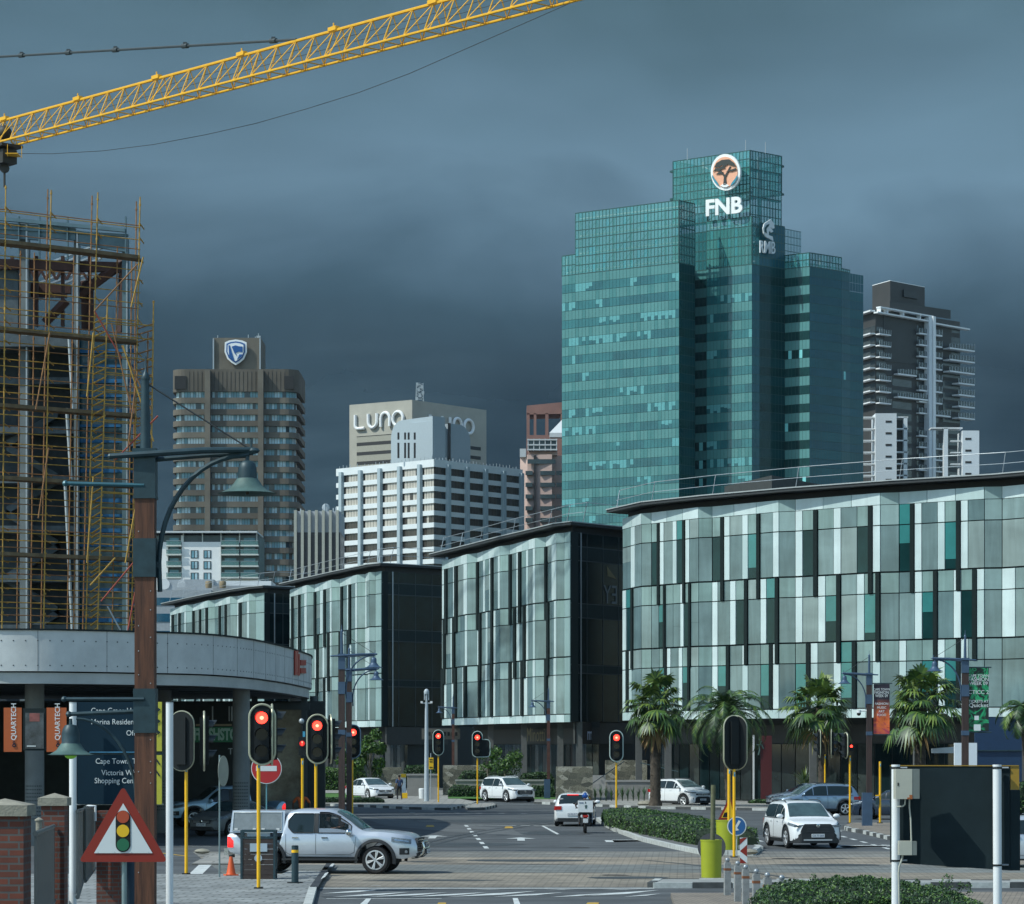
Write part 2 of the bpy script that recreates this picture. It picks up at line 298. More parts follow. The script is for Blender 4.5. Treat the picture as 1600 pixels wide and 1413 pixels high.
mk('scaf_tube',(.40,.235,.04),.6,.1,var=.35,scale=3);mk('scaf_tube_b',(.25,.12,.045),.65,.1,var=.35,scale=3);mk('scaf_red',(.30,.05,.03),.6,var=.2);mk('plank',(.15,.105,.055),.8,var=.35,scale=2)
mk('steel_blue',(.10,.17,.20),.5,.2,var=.25,scale=.8);mk('rust_steel',(.06,.024,.018),.7,var=.3,scale=1.5);mk('net_blue',(.006,.11,.26),.6,var=.2);mk('glass_site',(.020,.070,.095),.1,var=.4,scale=.25);mk('site_dark',(.030,.042,.050),.8,var=.3);mk('column_grey',(.13,.155,.16),.7,var=.2,scale=.6)
mk('site_grey',(.075,.10,.115),.8,var=.3)
mk('fascia',(.52,.54,.53),.8,var=.13,scale=.8,bump=.15,bscale=6);mk('fascia_low',(.42,.44,.43),.8,var=.12,scale=.8);mk('soffit',(.12,.13,.13),.8,var=.2,scale=.4);mk('under_dark',(.030,.038,.038),.7,var=.2)
mk('column_round',(.16,.175,.175),.7,var=.15,scale=1.5);mk('orange_sign',(.42,.09,.018),.5,var=.05);mk('poster',(.05,.06,.07),.2,var=.8,scale=2.5);mk('poster_red',(.22,.07,.06),.4,var=.6,scale=3);mk('neon_green',(.03,.22,.10),.5,var=.1);mk('pale_green',(.40,.62,.52),.5,var=0);mk('shop_poster',(.12,.13,.105),.15,var=.8,scale=1.3)
mk('joint',(.12,.12,.12),.9,var=0);mk('lamp_strip',(.30,.33,.33),.5,var=0);mk('fascia_red',(.42,.05,.03),.5,var=.1);mk('sign_tan',(.35,.28,.18),.5,var=.2)
mk('bulb_green',(.16,.42,.03),.3,var=.1,emit=.12,ecol=(.3,.8,.1,1));mk('lamp_teal',(.03,.11,.14),.4,.2,var=.2,scale=10)
mk('lamp_blue',(.05,.09,.15),.45,.2,var=.15)
mk('banner_black',(.022,.018,.026),.55,var=.3);mk('banner_green',(.01,.20,.075),.5,var=.3,scale=2);mk('banner_orange',(.60,.12,.03),.5,var=.5,scale=3);mk('banner_pink',(.38,.02,.10),.5,var=.3)
mk('visor',(.02,.024,.024),.35,var=0);mk('sticker_blue',(.05,.30,.45),.4,var=0)
mk('rim_blue',(.20,.28,.36),.4,.2,var=0);mk('rim_green',(.42,.52,.48),.4,.1,var=0)
mk('ped_glass',(.35,.01,.01),.3,var=0,emit=.5,ecol=(1,.03,.02,1))
mk('pale_mast',(.42,.48,.52),.5,var=.05)
mk('strip_blue',(.10,.35,.55),.4,var=.3,scale=8)
mk('sym_red',(.40,.06,.02),.4,var=0);mk('sym_yellow',(.75,.45,.01),.4,var=0);mk('sym_green',(.01,.13,.06),.4,var=0);mk('galv_pole',(.20,.27,.28),.4,.4,var=.15,scale=6)
mk('bin_blue',(.012,.04,.07),.5,var=.1)
mk('sign_red2',(.42,.018,.02),.4,var=.04);mk('sign_back',(.28,.30,.25),.5,var=.1);mk('pole_teal',(.10,.26,.30),.5,var=.1)
mk('lime_paint',(.30,.34,.014),.45,var=.06,scale=2);mk('wood_pole',(.11,.115,.06),.85,var=.25,scale=6);mk('soil',(.05,.035,.025),.95,var=.2);mk('lime_dark',(.25,.30,.012),.5,var=.1)
mk('bollard_conc',(.25,.26,.255),.85,var=.22,scale=7,bump=.3);mk('bollard_rust',(.20,.075,.03),.7,var=.2)
mk('galv_ball',(.30,.33,.35),.35,.4,var=.1)
mk('bin_slat',(.040,.026,.022),.6,var=.25,scale=5);mk('bin_label',(.36,.44,.50),.5,var=.05);mk('cone_orange',(.62,.09,.015),.5,var=.08)
mk('board_back',(.016,.027,.031),.85,var=.2,scale=1.2,spec=.12);mk('board_ochre',(.28,.17,.015),.5,var=.1);mk('box_cream',(.42,.42,.35),.5,var=.06);mk('box_grey',(.16,.18,.165),.5,var=.1);mk('rust',(.32,.10,.03),.8,var=.3,scale=20)
mk('navy_paint',(.010,.035,.085),.5,var=.1)
mk('low_wall',(.24,.235,.22),.85,var=.15,scale=1);mk('wall_cap',(.30,.295,.28),.8,var=.1);mk('totem_red',(.085,.012,.014),.5,var=.1)
mk('sign_dim',(.10,.095,.08),.6,var=.1)
mk('disc_grey',(.07,.07,.075),.6,var=.15)
mk('silver_paint',(.52,.56,.61),.3,.45,var=.03,coat=.6);mk('white_car',(.72,.74,.75),.25,0,var=.03,coat=.6);mk('blue_grey_car',(.24,.33,.42),.25,.55,var=.03,coat=.6);mk('dark_blue_car',(.02,.035,.06),.25,.3,var=.03,coat=.6)
mk('light_blue_car',(.42,.62,.78),.3,.2,var=.05,coat=.5);mk('old_grey_car',(.16,.17,.17),.45,.1,var=.1);mk('car_glass',(.012,.022,.024),.05,0,var=0);mk('car_glass_pale',(.05,.085,.09),.06,var=.3,scale=2);mk('plastic',(.018,.02,.022),.55,var=.1);mk('chrome',(.6,.62,.63),.12,1,var=0)
mk('alloy',(.52,.54,.55),.35,.3,var=0);mk('head_glass',(.16,.19,.21),.06,.1,var=.6,scale=14);mk('tail_red',(.40,.012,.010),.15,var=0);mk('tail_lit',(.6,.01,.01),.2,var=0,emit=1.0,ecol=(1,.02,.02,1));mk('plate_white',(.6,.62,.62),.5,var=0);mk('plate_ink',(.02,.04,.15),.5,var=0);mk('head_lit',(.9,.85,.7),.2,var=0,emit=4,ecol=(1,.9,.7,1));mk('head_lit_soft',(.8,.85,.9),.2,var=0,emit=1.2,ecol=(.85,.92,1,1))
mk('glass_tint',(.02,.035,.035),.04,var=0,alpha=.30);mk('interior',(.012,.012,.013),.8,var=0)
mk('canopy_panel',(.19,.22,.235),.5,.2,var=.15,scale=6)
mk('skin',(.16,.075,.045),.55,var=.05);mk('skin_light',(.34,.17,.11),.5,var=.05);mk('shirt_blue',(.035,.07,.15),.8,var=.15);mk('trouser_dark',(.015,.017,.022),.8,var=.1);mk('orange_cloth',(.60,.12,.025),.75,var=.1);mk('hair_dark',(.01,.008,.007),.8,var=.1);mk('shoe',(.012,.012,.012),.6,var=0);mk('tee_dark',(.03,.035,.04),.85,var=.1);mk('helmet_blue',(.02,.10,.38),.25,var=.3,scale=12);mk('box_white',(.68,.70,.70),.45,var=.04)
mk('leaf_dark',(.018,.050,.016),.55,var=.3,scale=2);mk('leaf_mid',(.045,.105,.022),.5,var=.3,scale=2);mk('leaf_light',(.10,.19,.03),.5,var=.25,scale=2);mk('leaf_yellow',(.16,.15,.035),.6,var=.2);mk('palm_dark',(.022,.055,.018),.5,var=.25);mk('palm_mid',(.055,.115,.024),.45,var=.25);mk('palm_light',(.13,.19,.035),.45,var=.2);mk('palm_dead',(.24,.15,.06),.8,var=.2)
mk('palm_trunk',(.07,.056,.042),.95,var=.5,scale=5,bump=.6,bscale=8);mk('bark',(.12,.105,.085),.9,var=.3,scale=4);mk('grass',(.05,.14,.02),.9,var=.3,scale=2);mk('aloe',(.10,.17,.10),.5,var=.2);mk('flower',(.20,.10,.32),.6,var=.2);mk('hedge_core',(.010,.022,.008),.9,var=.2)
# - mountain in cloud
def mountain():
 rnd=random.Random(3);nx,nz_=150,60;vs=[];fs=[]
 from mathutils import noise
 for j in range(nz_+1):
  for i in range(nx+1):
   x=-2600+5200*i/nx;t=j/nz_;z=t*900
   y=3300+700*t**.8+160*noise.noise(Vector((x/420,t*1.2,0)))+30*noise.noise(Vector((x/160,t*3,3)))+0
   vs.append((x,y,z-15))
 for j in range(nz_):
  for i in range(nx):a=j*(nx+1)+i;fs.append((a,a+1,a+nx+2,a+nx+1))
 m=bpy.data.materials.new('mountain_rock');m.use_nodes= True ;nt=m.node_tree;ns=nt.nodes;ls=nt.links;b=ns['Principled BSDF']
 b.inputs['Roughness'].default_value=1;b.inputs['Specular IOR Level'].default_value=0
 t=ns.new('ShaderNodeTexCoord');mpn=ns.new('ShaderNodeMapping');mpn.inputs['Scale'].default_value=(.004,.004,.02);ls.new(t.outputs['Object'],mpn.inputs[0])
 n=ns.new('ShaderNodeTexNoise');n.inputs['Scale'].default_value=1.5;n.inputs['Detail'].default_value=8;n.inputs['Roughness'].default_value=.6;ls.new(mpn.outputs[0],n.inputs[0])
 rp=ns.new('ShaderNodeValToRGB');rp.color_ramp.elements[0].position=.35;rp.color_ramp.elements[0].color=(.020,.034,.045,1);rp.color_ramp.elements[1].position=.7;rp.color_ramp.elements[1].color=(.031,.049,.062,1)
 ls.new(n.outputs[0],rp.inputs[0]);ls.new(rp.outputs[0],b.inputs['Base Color'])
 s=ns.new('ShaderNodeSeparateXYZ');ls.new(t.outputs['Object'],s.inputs[0])
 n2=ns.new('ShaderNodeTexNoise');n2.inputs['Scale'].default_value=.0032;n2.inputs['Detail'].default_value=5;ls.new(t.outputs['Object'],n2.inputs[0])
 a1=ns.new('ShaderNodeMath');a1.operation='MULTIPLY_ADD';ls.new(n2.outputs[0],a1.inputs[0]);a1.inputs[1].default_value=330;ls.new(s.outputs[2],a1.inputs[2])
 mr=ns.new('ShaderNodeMapRange');mr.interpolation_type='SMOOTHERSTEP';ls.new(a1.outputs[0],mr.inputs[0]);mr.inputs[1].default_value=545;mr.inputs[2].default_value=800;mr.inputs[3].default_value=1;mr.inputs[4].default_value=0
 ls.new(mr.outputs[0],b.inputs['Alpha'])
 mb=MB();mb.add(vs,fs,m, True);o=mb.build('mountain',recalc= False);struct(o)
mountain()
# - ground
def sheet(name,pts,z,m):
 mb=MB();mb.poly([(p[0],p[1],z) for p in pts],m); return struct(mb.build(name,recalc= False))
def gp(*pp): return [G(a,b) for a,b in pp]
sheet('ground',[(-4000,5,0),(4000,5,0),(4000,9000,0),(-4000,9000,0)],-.01,'ground_far')
sheet('road',[(-70,20,0),(60,20,0),(90,206,0),(-110,206,0)],0,'asphalt')
sheet('road',gp((560,1276),(640,1282),(800,1296),(820,1306),(700,1300),(600,1290)),.003,'asphalt_patch')
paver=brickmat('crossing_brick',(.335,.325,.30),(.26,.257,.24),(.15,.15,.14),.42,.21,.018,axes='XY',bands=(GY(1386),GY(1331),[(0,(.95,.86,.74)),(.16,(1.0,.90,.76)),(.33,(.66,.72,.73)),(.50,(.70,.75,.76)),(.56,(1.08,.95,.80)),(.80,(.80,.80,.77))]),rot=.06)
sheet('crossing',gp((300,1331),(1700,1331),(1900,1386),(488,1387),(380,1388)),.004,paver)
pav_grey=brickmat('pavement_pavers',(.27,.285,.28),(.20,.215,.212),(.08,.085,.08),.62,.42,.022,axes='XY',rot=.09)
pav_brown=brickmat('pavement_brown_pavers',(.27,.23,.18),(.2,.175,.145),(.08,.07,.06),.24,.12,.012,axes='XY',rot=.2)
pav_far=brickmat('pavement_far_slabs',(.30,.29,.26),(.25,.25,.235),(.12,.12,.11),1.2,.8,.03,axes='XY')
def slab(name,pts,h,m,kerb= None,kw=.16,edges= None,bw= True):
 mb=MB();mb.prism([(p[0],p[1]) for p in pts],-.05,h,m);o=struct(mb.build(name))
 if edges:
  k=MB()
  for e in edges:
   a=Vector(pts[e][:2]);b=Vector(pts[(e+1)%len(pts)][:2]);L=(b-a).length;n=max(1,round(L/1.0));w=Wall(a,b)
   for i in range(n):w.box(k,L*i/n+.01,L*(i+1)/n-.01,0,h+.012,-.14,.05,('kerb_white' if (i%2 or not bw) else 'kerb_black'))
  struct(k.build('kerb'))
 return o
streaks(paver,.10,.7,.62,1.0);streaks(paver,.8,1.2,.85,1.06,1.0,8);streaks(pav_grey,.4,.8,.8,1.12)
slab('pavement',gp((420,1257),(560,1261),(640,1265),(700,1266.5),(735,1260),(744,1256),(700,1248),(420,1244)),.13,pav_far,edges=[0,1,2,3,4])
slab('pavement',gp((727,1262.5),(733,1266.5),(755,1266),(775,1261),(771,1258),(742,1258.5)),.13,pav_far,edges=[0,1,2])
slab('pavement',gp((835,1256.5),(900,1259),(1010,1264),(1200,1267),(1420,1267),(1640,1262),(1700,1236),(835,1236)),.13,pav_far,edges=[0,1,2,3])
slab('pavement',gp((420,1243),(700,1247),(835,1251),(835,1236),(420,1236)),.05,pav_far)
slab('pavement',gp((1319,1295),(1326,1299),(1345,1302),(1400,1315),(1470,1330),(1640,1336),(1700,1290),(1330,1290)),.13,pav_brown,edges=[0,1,2,3,4])
slab('pavement',gp((-260,1371.5),(440,1371.5),(452,1366),(508,1366),(500,1380),(492,1392),(484,1420),(470,1520),(-500,1520)),.10,pav_grey,edges=[5,6,7],bw= False)
slab('pavement',gp((330,1336),(445,1332),(440,1345),(385,1352),(300,1352)),.05,pav_far)
slab('pavement',gp((1048,1402),(1640,1400),(1800,1560),(1100,1560)),.10,pav_brown)
med=gp((934,1283),(945,1291),(962,1300),(1000,1314),(1050,1326),(1098,1336),(1178,1337),(1186,1330),(1150,1310),(1050,1290),(960,1279))
slab('median_island',med,.14,'dark_concrete',edges=[0,1,2,3,4,5,6,7,8,9,10],bw= False)
slab('kerb',gp((1020,1388),(1032,1381.5),(1640,1384),(1640,1387.5)),.13,'kerb_grey',edges=[0,1,3])
sheet('asphalt_strip',gp((512,1352),(520,1352),(497,1393),(484,1393)),.112,'black_strip')
mb=MB()
def mark(z=.008,m='marking',*pp):mb.poly([(q[0],q[1],z) for q in gp(*pp)],m)
def dash(x0,y0,x1,y1,n,w,fill=.5,z=.008,m='marking'):
 a=G(x0,y0);b=G(x1,y1);d=(b-a)/n;s=Vector((-d[1],d[0],0)).normalized()*w/2
 for i in range(n):
  p=a+d*i;q=p+d*fill;mb.poly([(v[0],v[1],z) for v in (p-s,q-s,q+s,p+s)],m)
def seg(x0,y0,x1,y1,w,**k):dash(x0,y0,x1,y1,1,w,1.0,**k)
seg(725,1289.5,880,1291,.35);seg(848,1291,872,1304,.13);dash(728,1290,764,1330,7,.16)
dash(1152,1304,1200,1318,3,.14);dash(1300,1303,1400,1330,6,.16);seg(1350,1321,1235,1326,.13)
dash(640,1270,850,1272,6,.3,.25);seg(960,1275,1140,1275.5,.12);dash(560,1285,500,1275,2,.2,.3)
def arrow(px,py,s=1.0,bent=0):
 c=G(px,py);L=2.4*s
 q=[(-.08,-L),(.08,-L),(.08,0),(.32,0),(0,1.6*s),(-.32,0),(-.08,0)]
 if bent:q=[(-.08,-L),(.08,-L),(.08,.2),(1.0,.4),(1.0,1.0),(1.5,0.1),(1.0,-.9),(1.0,-.2),(.08,-.4),(-.08,-.2)]
 mb.poly([(c[0]+x*1.8,c[1]+y,.009) for x,y in q],'marking')
arrow(677,1307.5);arrow(814,1311);arrow(950,1313,1,1);arrow(1302,1322,.8,1);arrow(1305,1298,.6)
for (x,y) in ((672,1291),(795,1293)):mark(.009,'marking_yellow',(x-7,y+1.6),(x+7,y+1.6),(x+5,y-1.2),(x-5,y-1.2))
mark(.009,'marking_yellow',(685,1411),(697,1411),(697,1414),(683,1414));mark(.009,'marking_yellow',(918,1411),(936,1411),(934,1416),(914,1416))
for i,(x0,x1,y0,y1) in enumerate([(502,600,1397,1390),(520,640,1402,1394.5),(575,700,1402,1395),(640,760,1402,1395),(700,838,1402,1393),(770,880,1402,1395),(860,955,1402.5,1396),(900,1030,1401,1391.5),(975,1033,1402,1397),(590,660,1391,1389.5),(740,790,1391,1389.5),(850,900,1391.5,1390),(940,1000,1391.5,1390)]):
 mark(.009,'marking',(x0,y0),(x0+(x1-x0)*.6,y0-(y0-y1)*.35),(x1,y1),(x0+(x1-x0)*.45,y1+(y0-y1)*.45))
seg(500,1388.5,1022,1388.5,.35);seg(510,1404.5,690,1404.5,.14);seg(1060,1399.5,1640,1399,.16);seg(580,1384.5,595,1384.5,.1)
mark(.009,'marking',(572,1405),(580,1405),(572,1416),(560,1416));mark(.009,'marking',(801,1404),(809,1404),(814,1416),(804,1416))
mark(.114,'marking',(517,1357),(524,1353),(519,1362),(510,1366));mark(.114,'marking',(508,1371),(514,1369),(508,1377),(501,1381))
mark(.009,'marking',(316,1347),(336,1347),(313,1369.5),(292,1369.5));seg(268,1322,330,1323,.15);seg(240,1332,290,1338,.15,m='marking_yellow')
struct(mb.build('road_marking',recalc= False))
def blob(name,px,py,rx,ry,m,z,n=14,seed=0):
 r=random.Random(seed);c=G(px,py);b_=MB();b_.poly([(c.x+rx*math.cos(2*math.pi*i/n)*r.uniform(.82,1.12),c.y+ry*math.sin(2*math.pi*i/n)*r.uniform(.82,1.12),z) for i in range(n)],m);struct(b_.build(name,recalc= False))
for i,(px,py,m) in enumerate(((745,1297,'iron'),(905,1325,'iron'),(960,1368,'iron'),(1225,1342,'iron'),(640,1312,'iron'))):blob('manhole_cover',px,py,.38,.38,'iron',.0105,20,i)
for i,(px,py,rx,ry) in enumerate(((700,1320,2.6,2.2),(870,1302,1.6,3.0),(600,1402,1.4,.5),(760,1283,4.0,3.0),(1180,1300,1.5,4),(980,1372,1.2,.7),(680,1376,1.8,.5),(1290,1352,1.6,.9),(820,1345,2.2,.9))):blob('road_stain',px,py,rx,ry,'stain',.0062+.0002*i if py>1330 else .0035+.0002*i,11,20+i)
t_=MB()
for (xs_,off) in (((640,1325,720,1300,860,1284),0),((655,1327,735,1301,868,1286),0),((1010,1345,1100,1352,1230,1372),0),((560,1345,700,1350,900,1352),0)):
 a,b,c=G(*xs_[0:2]),G(*xs_[2:4]),G(*xs_[4:6]);pr= None
 for k in range(13):
  f=k/12;p=a*(1-f)**2+b*2*f*(1-f)+c*f*f
  if pr is not None:d=(p-pr).normalized();s_=Vector((-d.y,d.x,0))*.09;t_.poly([(v[0],v[1],.0085) for v in (pr-s_,p-s_,p+s_,pr+s_)],'stain')
  pr=p
struct(t_.build('tyre_mark',recalc= False))
# - low office blocks
Z0,Z1=5.27,18.57
PW={'W':.62,'G':1.35,'T':.98,'D':.34,'g':1.0,'w':.42}
def office(name,label,left,bays,rightcol,side_end,patterns,depth=26,roof_over=.75,seed=1,fin_out=.10,slot='D',fw=1.0,texts= None,rail= True,wide_dark= False):
 rnd=random.Random(seed);pts=[left]+bays;root=thing(name,label,'office building',(pts[0][0],pts[0][1],0),'glass fronted office blocks in a row')
 clad=MB();core=MB();mull=MB();walls=[]
 wins=[];fins=[]
 sh=1.2;mainh=2.76;rows=[];zt=Z1-.72
 for f in range(3):
  top=zt-f*(sh+mainh+.07);rows.append((top,top-sh,top-sh-mainh))
 zb=rows[-1][2]
 for i in range(len(pts)-1):
  a=Vector(pts[i]);b=Vector(pts[i+1]);w0=Wall(a,b);q=a+(b-a)*.86+w0.n*.42
  w=Wall(a,q);wa=Wall(q,b);walls+=[w,wa]
  n=max(2,round(w.L/2.0))
  for k in range(n):
   m='panel_white' if (k+i)%2 else 'panel_white_b'
   w.box(clad,w.L*k/n+.02,w.L*(k+1)/n-.02,zt+.03,Z1,-.08,.02,m)
   for h in range(2):w.box(clad,w.L*(k+h*.5)/n+.02,w.L*(k+.5+h*.5)/n-.02,Z0,zb-.04,-.08,.02,m)
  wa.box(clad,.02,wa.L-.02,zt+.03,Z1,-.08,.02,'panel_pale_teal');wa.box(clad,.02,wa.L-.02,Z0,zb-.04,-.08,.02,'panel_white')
  for f in range(3):
   t0,t1,t2=rows[f]
   mb=MB();wa.box(mb,.03,wa.L-.03,t1+.03,t0,-.06,0,'window_short' if rnd.random()<.6 else 'panel_pale_teal');wa.box(mb,.03,wa.L-.03,t2+.03,t1-.03,-.06,0,rnd.choice(['window_grey_b','window_grey','window_grey_b']));wins.append(mb)
   pat=patterns[f][i%len(patterns[f])];tot=sum(PW[c]*(fw if c=='D' else 1) for c in pat);u=0;prev= None
   for c in pat:
    pw=PW[c]*(fw if c=='D' else 1)*w.L/tot;u0=u+.022;u1=u+pw-.022;u+=pw
    if c in 'Ww':
     w.box(clad,u0,u1,t1+.03,t0,-.08,.02,'panel_white');w.box(clad,u0,u1,t2+.03,t1-.03,-.08,.02,rnd.choice(['panel_white','panel_white','panel_white_b']))
    elif c in 'Gg':
     mb=MB();m1=rnd.choice(['window_grey','window_grey_b','window_grey_c','window_short']);m2=rnd.choice(['window_grey','window_grey_b','window_grey_b','window_grey_c'])
     w.box(mb,u0,u1,t1+.03,t0,-.06,0,m1)
     if rnd.random()<.2:
      zz=t1-mainh*rnd.uniform(.35,.6);w.box(mb,u0,u1,zz,t1-.03,-.06,0,m2);w.box(mb,u0,u1,t2+.03,zz-.01,-.062,-.002,'window_grey_b')
     else:w.box(mb,u0,u1,t2+.03,t1-.03,-.06,0,m2)
     wins.append(mb)
    elif c=='T':
     mb=MB();w.box(mb,u0,u1,t1+.03,t0,-.06,0,'window_short' if rnd.random()<.7 else 'window_teal')
     if f<2 and rnd.random()<.7:w.box(mb,u0,u1,t2+.03,t1-.03,-.07,-.02,'window_teal_dark')
     else:
      zz=t1-mainh*rnd.uniform(.35,1.0);w.box(mb,u0,u1,max(zz,t2+.03),t1-.03,-.06,-.01,'window_teal');w.box(mb,u0,u1,t2+.03,max(zz,t2+.04)-.01,-.07,-.03,'window_teal_dark')
     wins.append(mb)
    elif c=='D':
     mb=MB();bot=rows[f+1][1] if f<2 else t2;w.box(mb,u0-.02,u1+.02,bot+.03,t0+.01,-.10 if not wide_dark else .0,fin_out+.002*(f+1),'fin_dark');fins.append(mb)
 a=Vector(bays[-1]);b=Vector(rightcol)
 if (b-a).length>.2:
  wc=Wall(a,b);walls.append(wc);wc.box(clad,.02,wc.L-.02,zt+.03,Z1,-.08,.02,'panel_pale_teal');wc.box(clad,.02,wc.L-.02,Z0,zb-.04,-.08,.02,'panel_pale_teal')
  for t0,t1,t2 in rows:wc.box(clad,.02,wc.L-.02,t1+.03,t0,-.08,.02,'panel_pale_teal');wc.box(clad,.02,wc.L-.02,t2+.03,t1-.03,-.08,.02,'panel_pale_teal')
 clad.build('cladding',root)
 for mb in wins:mb.build('window',root)
 for mb in fins:mb.build('dark_fin',root)
 for w in walls:w.box(core,0,w.L,Z0+.02,Z1-.02,-.6,-.09,'mullion')
 front=[pts[0]]+bays+[rightcol];se=Vector(side_end);w0=Wall(pts[0],rightcol);back=-w0.n
 bl=Vector(pts[0])+back*depth;br_=se+(se-Vector(rightcol))*.0+back*depth*.6
 inner=[Vector(p)+back*.35 for p in front];hs_=(se-Vector(rightcol)).length>1;wn_=Wall(rightcol,side_end).n if hs_ else Vector((0,0));sd_=(se-Vector(rightcol)).normalized() if hs_ else back;si=se-wn_*.12
 if hs_:inner[-1]=Vector(rightcol)+sd_*.5-wn_*.12;br_=se+sd_*12
 core.prism([(p[0],p[1]) for p in inner]+[(si[0],si[1]),(br_[0],br_[1]),(bl[0],bl[1])],Z0+.05,Z1-.1,'mullion');core.build('wall',root)
 if (se-Vector(rightcol)).length>1:
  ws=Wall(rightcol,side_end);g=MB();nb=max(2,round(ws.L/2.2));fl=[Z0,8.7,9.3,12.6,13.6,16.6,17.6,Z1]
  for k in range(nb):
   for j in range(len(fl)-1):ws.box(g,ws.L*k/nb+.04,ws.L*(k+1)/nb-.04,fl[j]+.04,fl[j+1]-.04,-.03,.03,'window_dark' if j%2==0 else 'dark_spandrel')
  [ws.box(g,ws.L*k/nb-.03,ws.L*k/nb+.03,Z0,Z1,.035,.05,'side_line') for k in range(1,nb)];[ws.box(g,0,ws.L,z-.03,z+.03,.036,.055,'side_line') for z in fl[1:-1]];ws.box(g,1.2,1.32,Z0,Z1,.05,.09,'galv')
  g.build('dark_glass_side',root)
  if texts:texts(ws,root)
 def outl(o,e0,e1):
  ps=[]
  for p in front:ps.append(Vector(p)+w0.n*o)
  d=(Vector(front[0])-Vector(front[1])).normalized();ps[0]+=d*e0
  return ps
 rr=MB();wsn=Wall(rightcol,side_end).n if (se-Vector(rightcol)).length>1 else w0.n*0
 o1=outl(roof_over,1.2,0);o1[-1]+=wsn*.9;o1.append(se+wsn*.9);RZ=.32
 o1+=[br_+wsn*.9,bl]
 rr.prism([(p[0],p[1]) for p in o1],Z1+.12+RZ,Z1+.30+RZ,'roof_dark','roof_dark');c=sum((Vector((p[0],p[1])) for p in o1),Vector((0,0)))/len(o1)
 for i in range(len(front)+0):
  a=o1[i];b=o1[i+1];w=Wall(a,b);w.box(rr,0,w.L,Z1+.30+RZ,Z1+.37+RZ,-.3,.06,'roof_edge')
 n2=[Vector(p)+back*.5 for p in front];n2[-1]=inner[-1];rr.prism([(p[0],p[1]) for p in n2]+[(se[0],se[1]),(br_[0],br_[1]),(bl[0],bl[1])],Z1-.12,Z1+.13+RZ,'roof_dark')
 rr.build('roof',root)
 if rail:
  ra=MB();hs=1.35
  for i in range(len(front)-1+(1 if wsn.length>.5 else 0)):
   a=Vector(o1[i])+back*.9;b=Vector(o1[i+1])+back*.9;L=(b-a).length;n=max(1,round(L/7));pz=Z1+.65
   for k in range(n+1):p=a+(b-a)*k/n;ra.cyl((p[0],p[1],pz),(p[0]-w0.n[0]*.3,p[1]-w0.n[1]*.3,pz+hs),.028,'galv',n=5)
   ra.tube([(a[0]-w0.n[0]*.3,a[1]-w0.n[1]*.3,pz+hs),(b[0]-w0.n[0]*.3,b[1]-w0.n[1]*.3,pz+hs)],.022,'galv',n=5)
   ra.tube([(a[0],a[1],pz+hs*.5),(b[0],b[1],pz+hs*.5)],.018,'galv',n=4)
  ra.build('roof_railing',root)
 gfl=MB();gf=[Vector(p)+back*2.6 for p in front];gf[-1]=(Vector(rightcol)+sd_*2.8-wn_*.5) if hs_ else gf[-1];gpoly=[(p[0],p[1]) for p in gf]+[(se[0],se[1]),(br_[0],br_[1]),(bl[0],bl[1])]
 gfl.prism(gpoly,0,Z0+.04,'shop_dark');gfl.build('ground_floor_wall',root)
 seq=gf+([se-wn_*.45] if wsn.length>.5 else [])
 if hs_:fb=MB();ws=Wall(rightcol,side_end);ws.box(fb,.6,ws.L,3.75,Z0-.02,-.14,.0,'shop_fascia');fb.build('entrance_fascia',root)
 for i in range(len(seq)-1):
  w=Wall(seq[i],seq[i+1]);
  if w.L<.8: continue
  n=max(1,round(w.L/3.6))
  for k in range(n):
   g=MB();u0=w.L*k/n;u1=w.L*(k+1)/n
   m3=max(2,round((u1-u0)/1.1))
   for h in range(m3):w.box(g,u0+(u1-u0)*h/m3+.04,u0+(u1-u0)*(h+1)/m3-.04,.2,3.7,.02,.06,rnd.choice(['shop_glass','shop_glass','window_dark','shop_glass_b']))
   w.box(g,u0,u1,3.78,4.9,.02,.10,'shop_fascia');g.build('shopfront',root)
 for i,p in enumerate(front):
  if i<len(front)-1 or wsn.length<.5:
   q=Vector(p)+back*.9+w0.u*.6;c_=MB();c_.box((q[0],q[1],Z0/2),(.42,.42,Z0),'column_shop');c_.build('column',root)
 return root
def xy(px,Zd): return (X(px,Zd),Zd)
def HZ(py): return (Z1-CH)*F/(HOR-py)
def B(px,py): return xy(px,HZ(py))
o4=office('office_building','pale glass office block with curved stepped facade behind the palm trees, nearest of the row',xy(973,190),[xy(1018,185),xy(1113,180.3),xy(1243,175.2),xy(1405,170.2),xy(1566,166.4),xy(1760,160)],xy(1760,160),xy(1760,160),[["GWg","TDWGWTDWG","TDWGWTDGW","WTDGWGTDW","TDWGWTDWG","GTDW"],["WTDG","GTDGGWTDG","WGWTDGWTD","WGWTDGWTD","GWTDGWTDW","WGTDG"],["WDwG","GTDWGWTDG","WTDGWGTDW","TDWGWTDGW","WGTDWTDWG","GWTD"]],depth=40,seed=4,roof_over=.9)
def texts3(ws,root):
 mb=MB();u=Vector((ws.u[0],ws.u[1],0));s=Vector((ws.n[0],ws.n[1],0))*.05
 text(mb,'EY',1.9,ws.pt(ws.L*.73,13.75,.07),u,(0,0,1),'reflected_letter',.01,mirror= True,sx=.9)  # reflection in the dark glass, modelled as flat mirrored letters
 mb.poly([ws.pt(ws.L*.56,16.4,.06),ws.pt(ws.L*.57,15.7,.06),ws.pt(ws.L*.72,15.5,.06)],'sign_gold')
 mb.build('logo_reflection',root)
 mb=MB();text(mb,'meg',1.25,ws.pt(ws.L*.25,4.05,.03),u,(0,0,1),'sign_cool',.02,sx=.75,bold=.02);mb.build('sign_lettering',root)
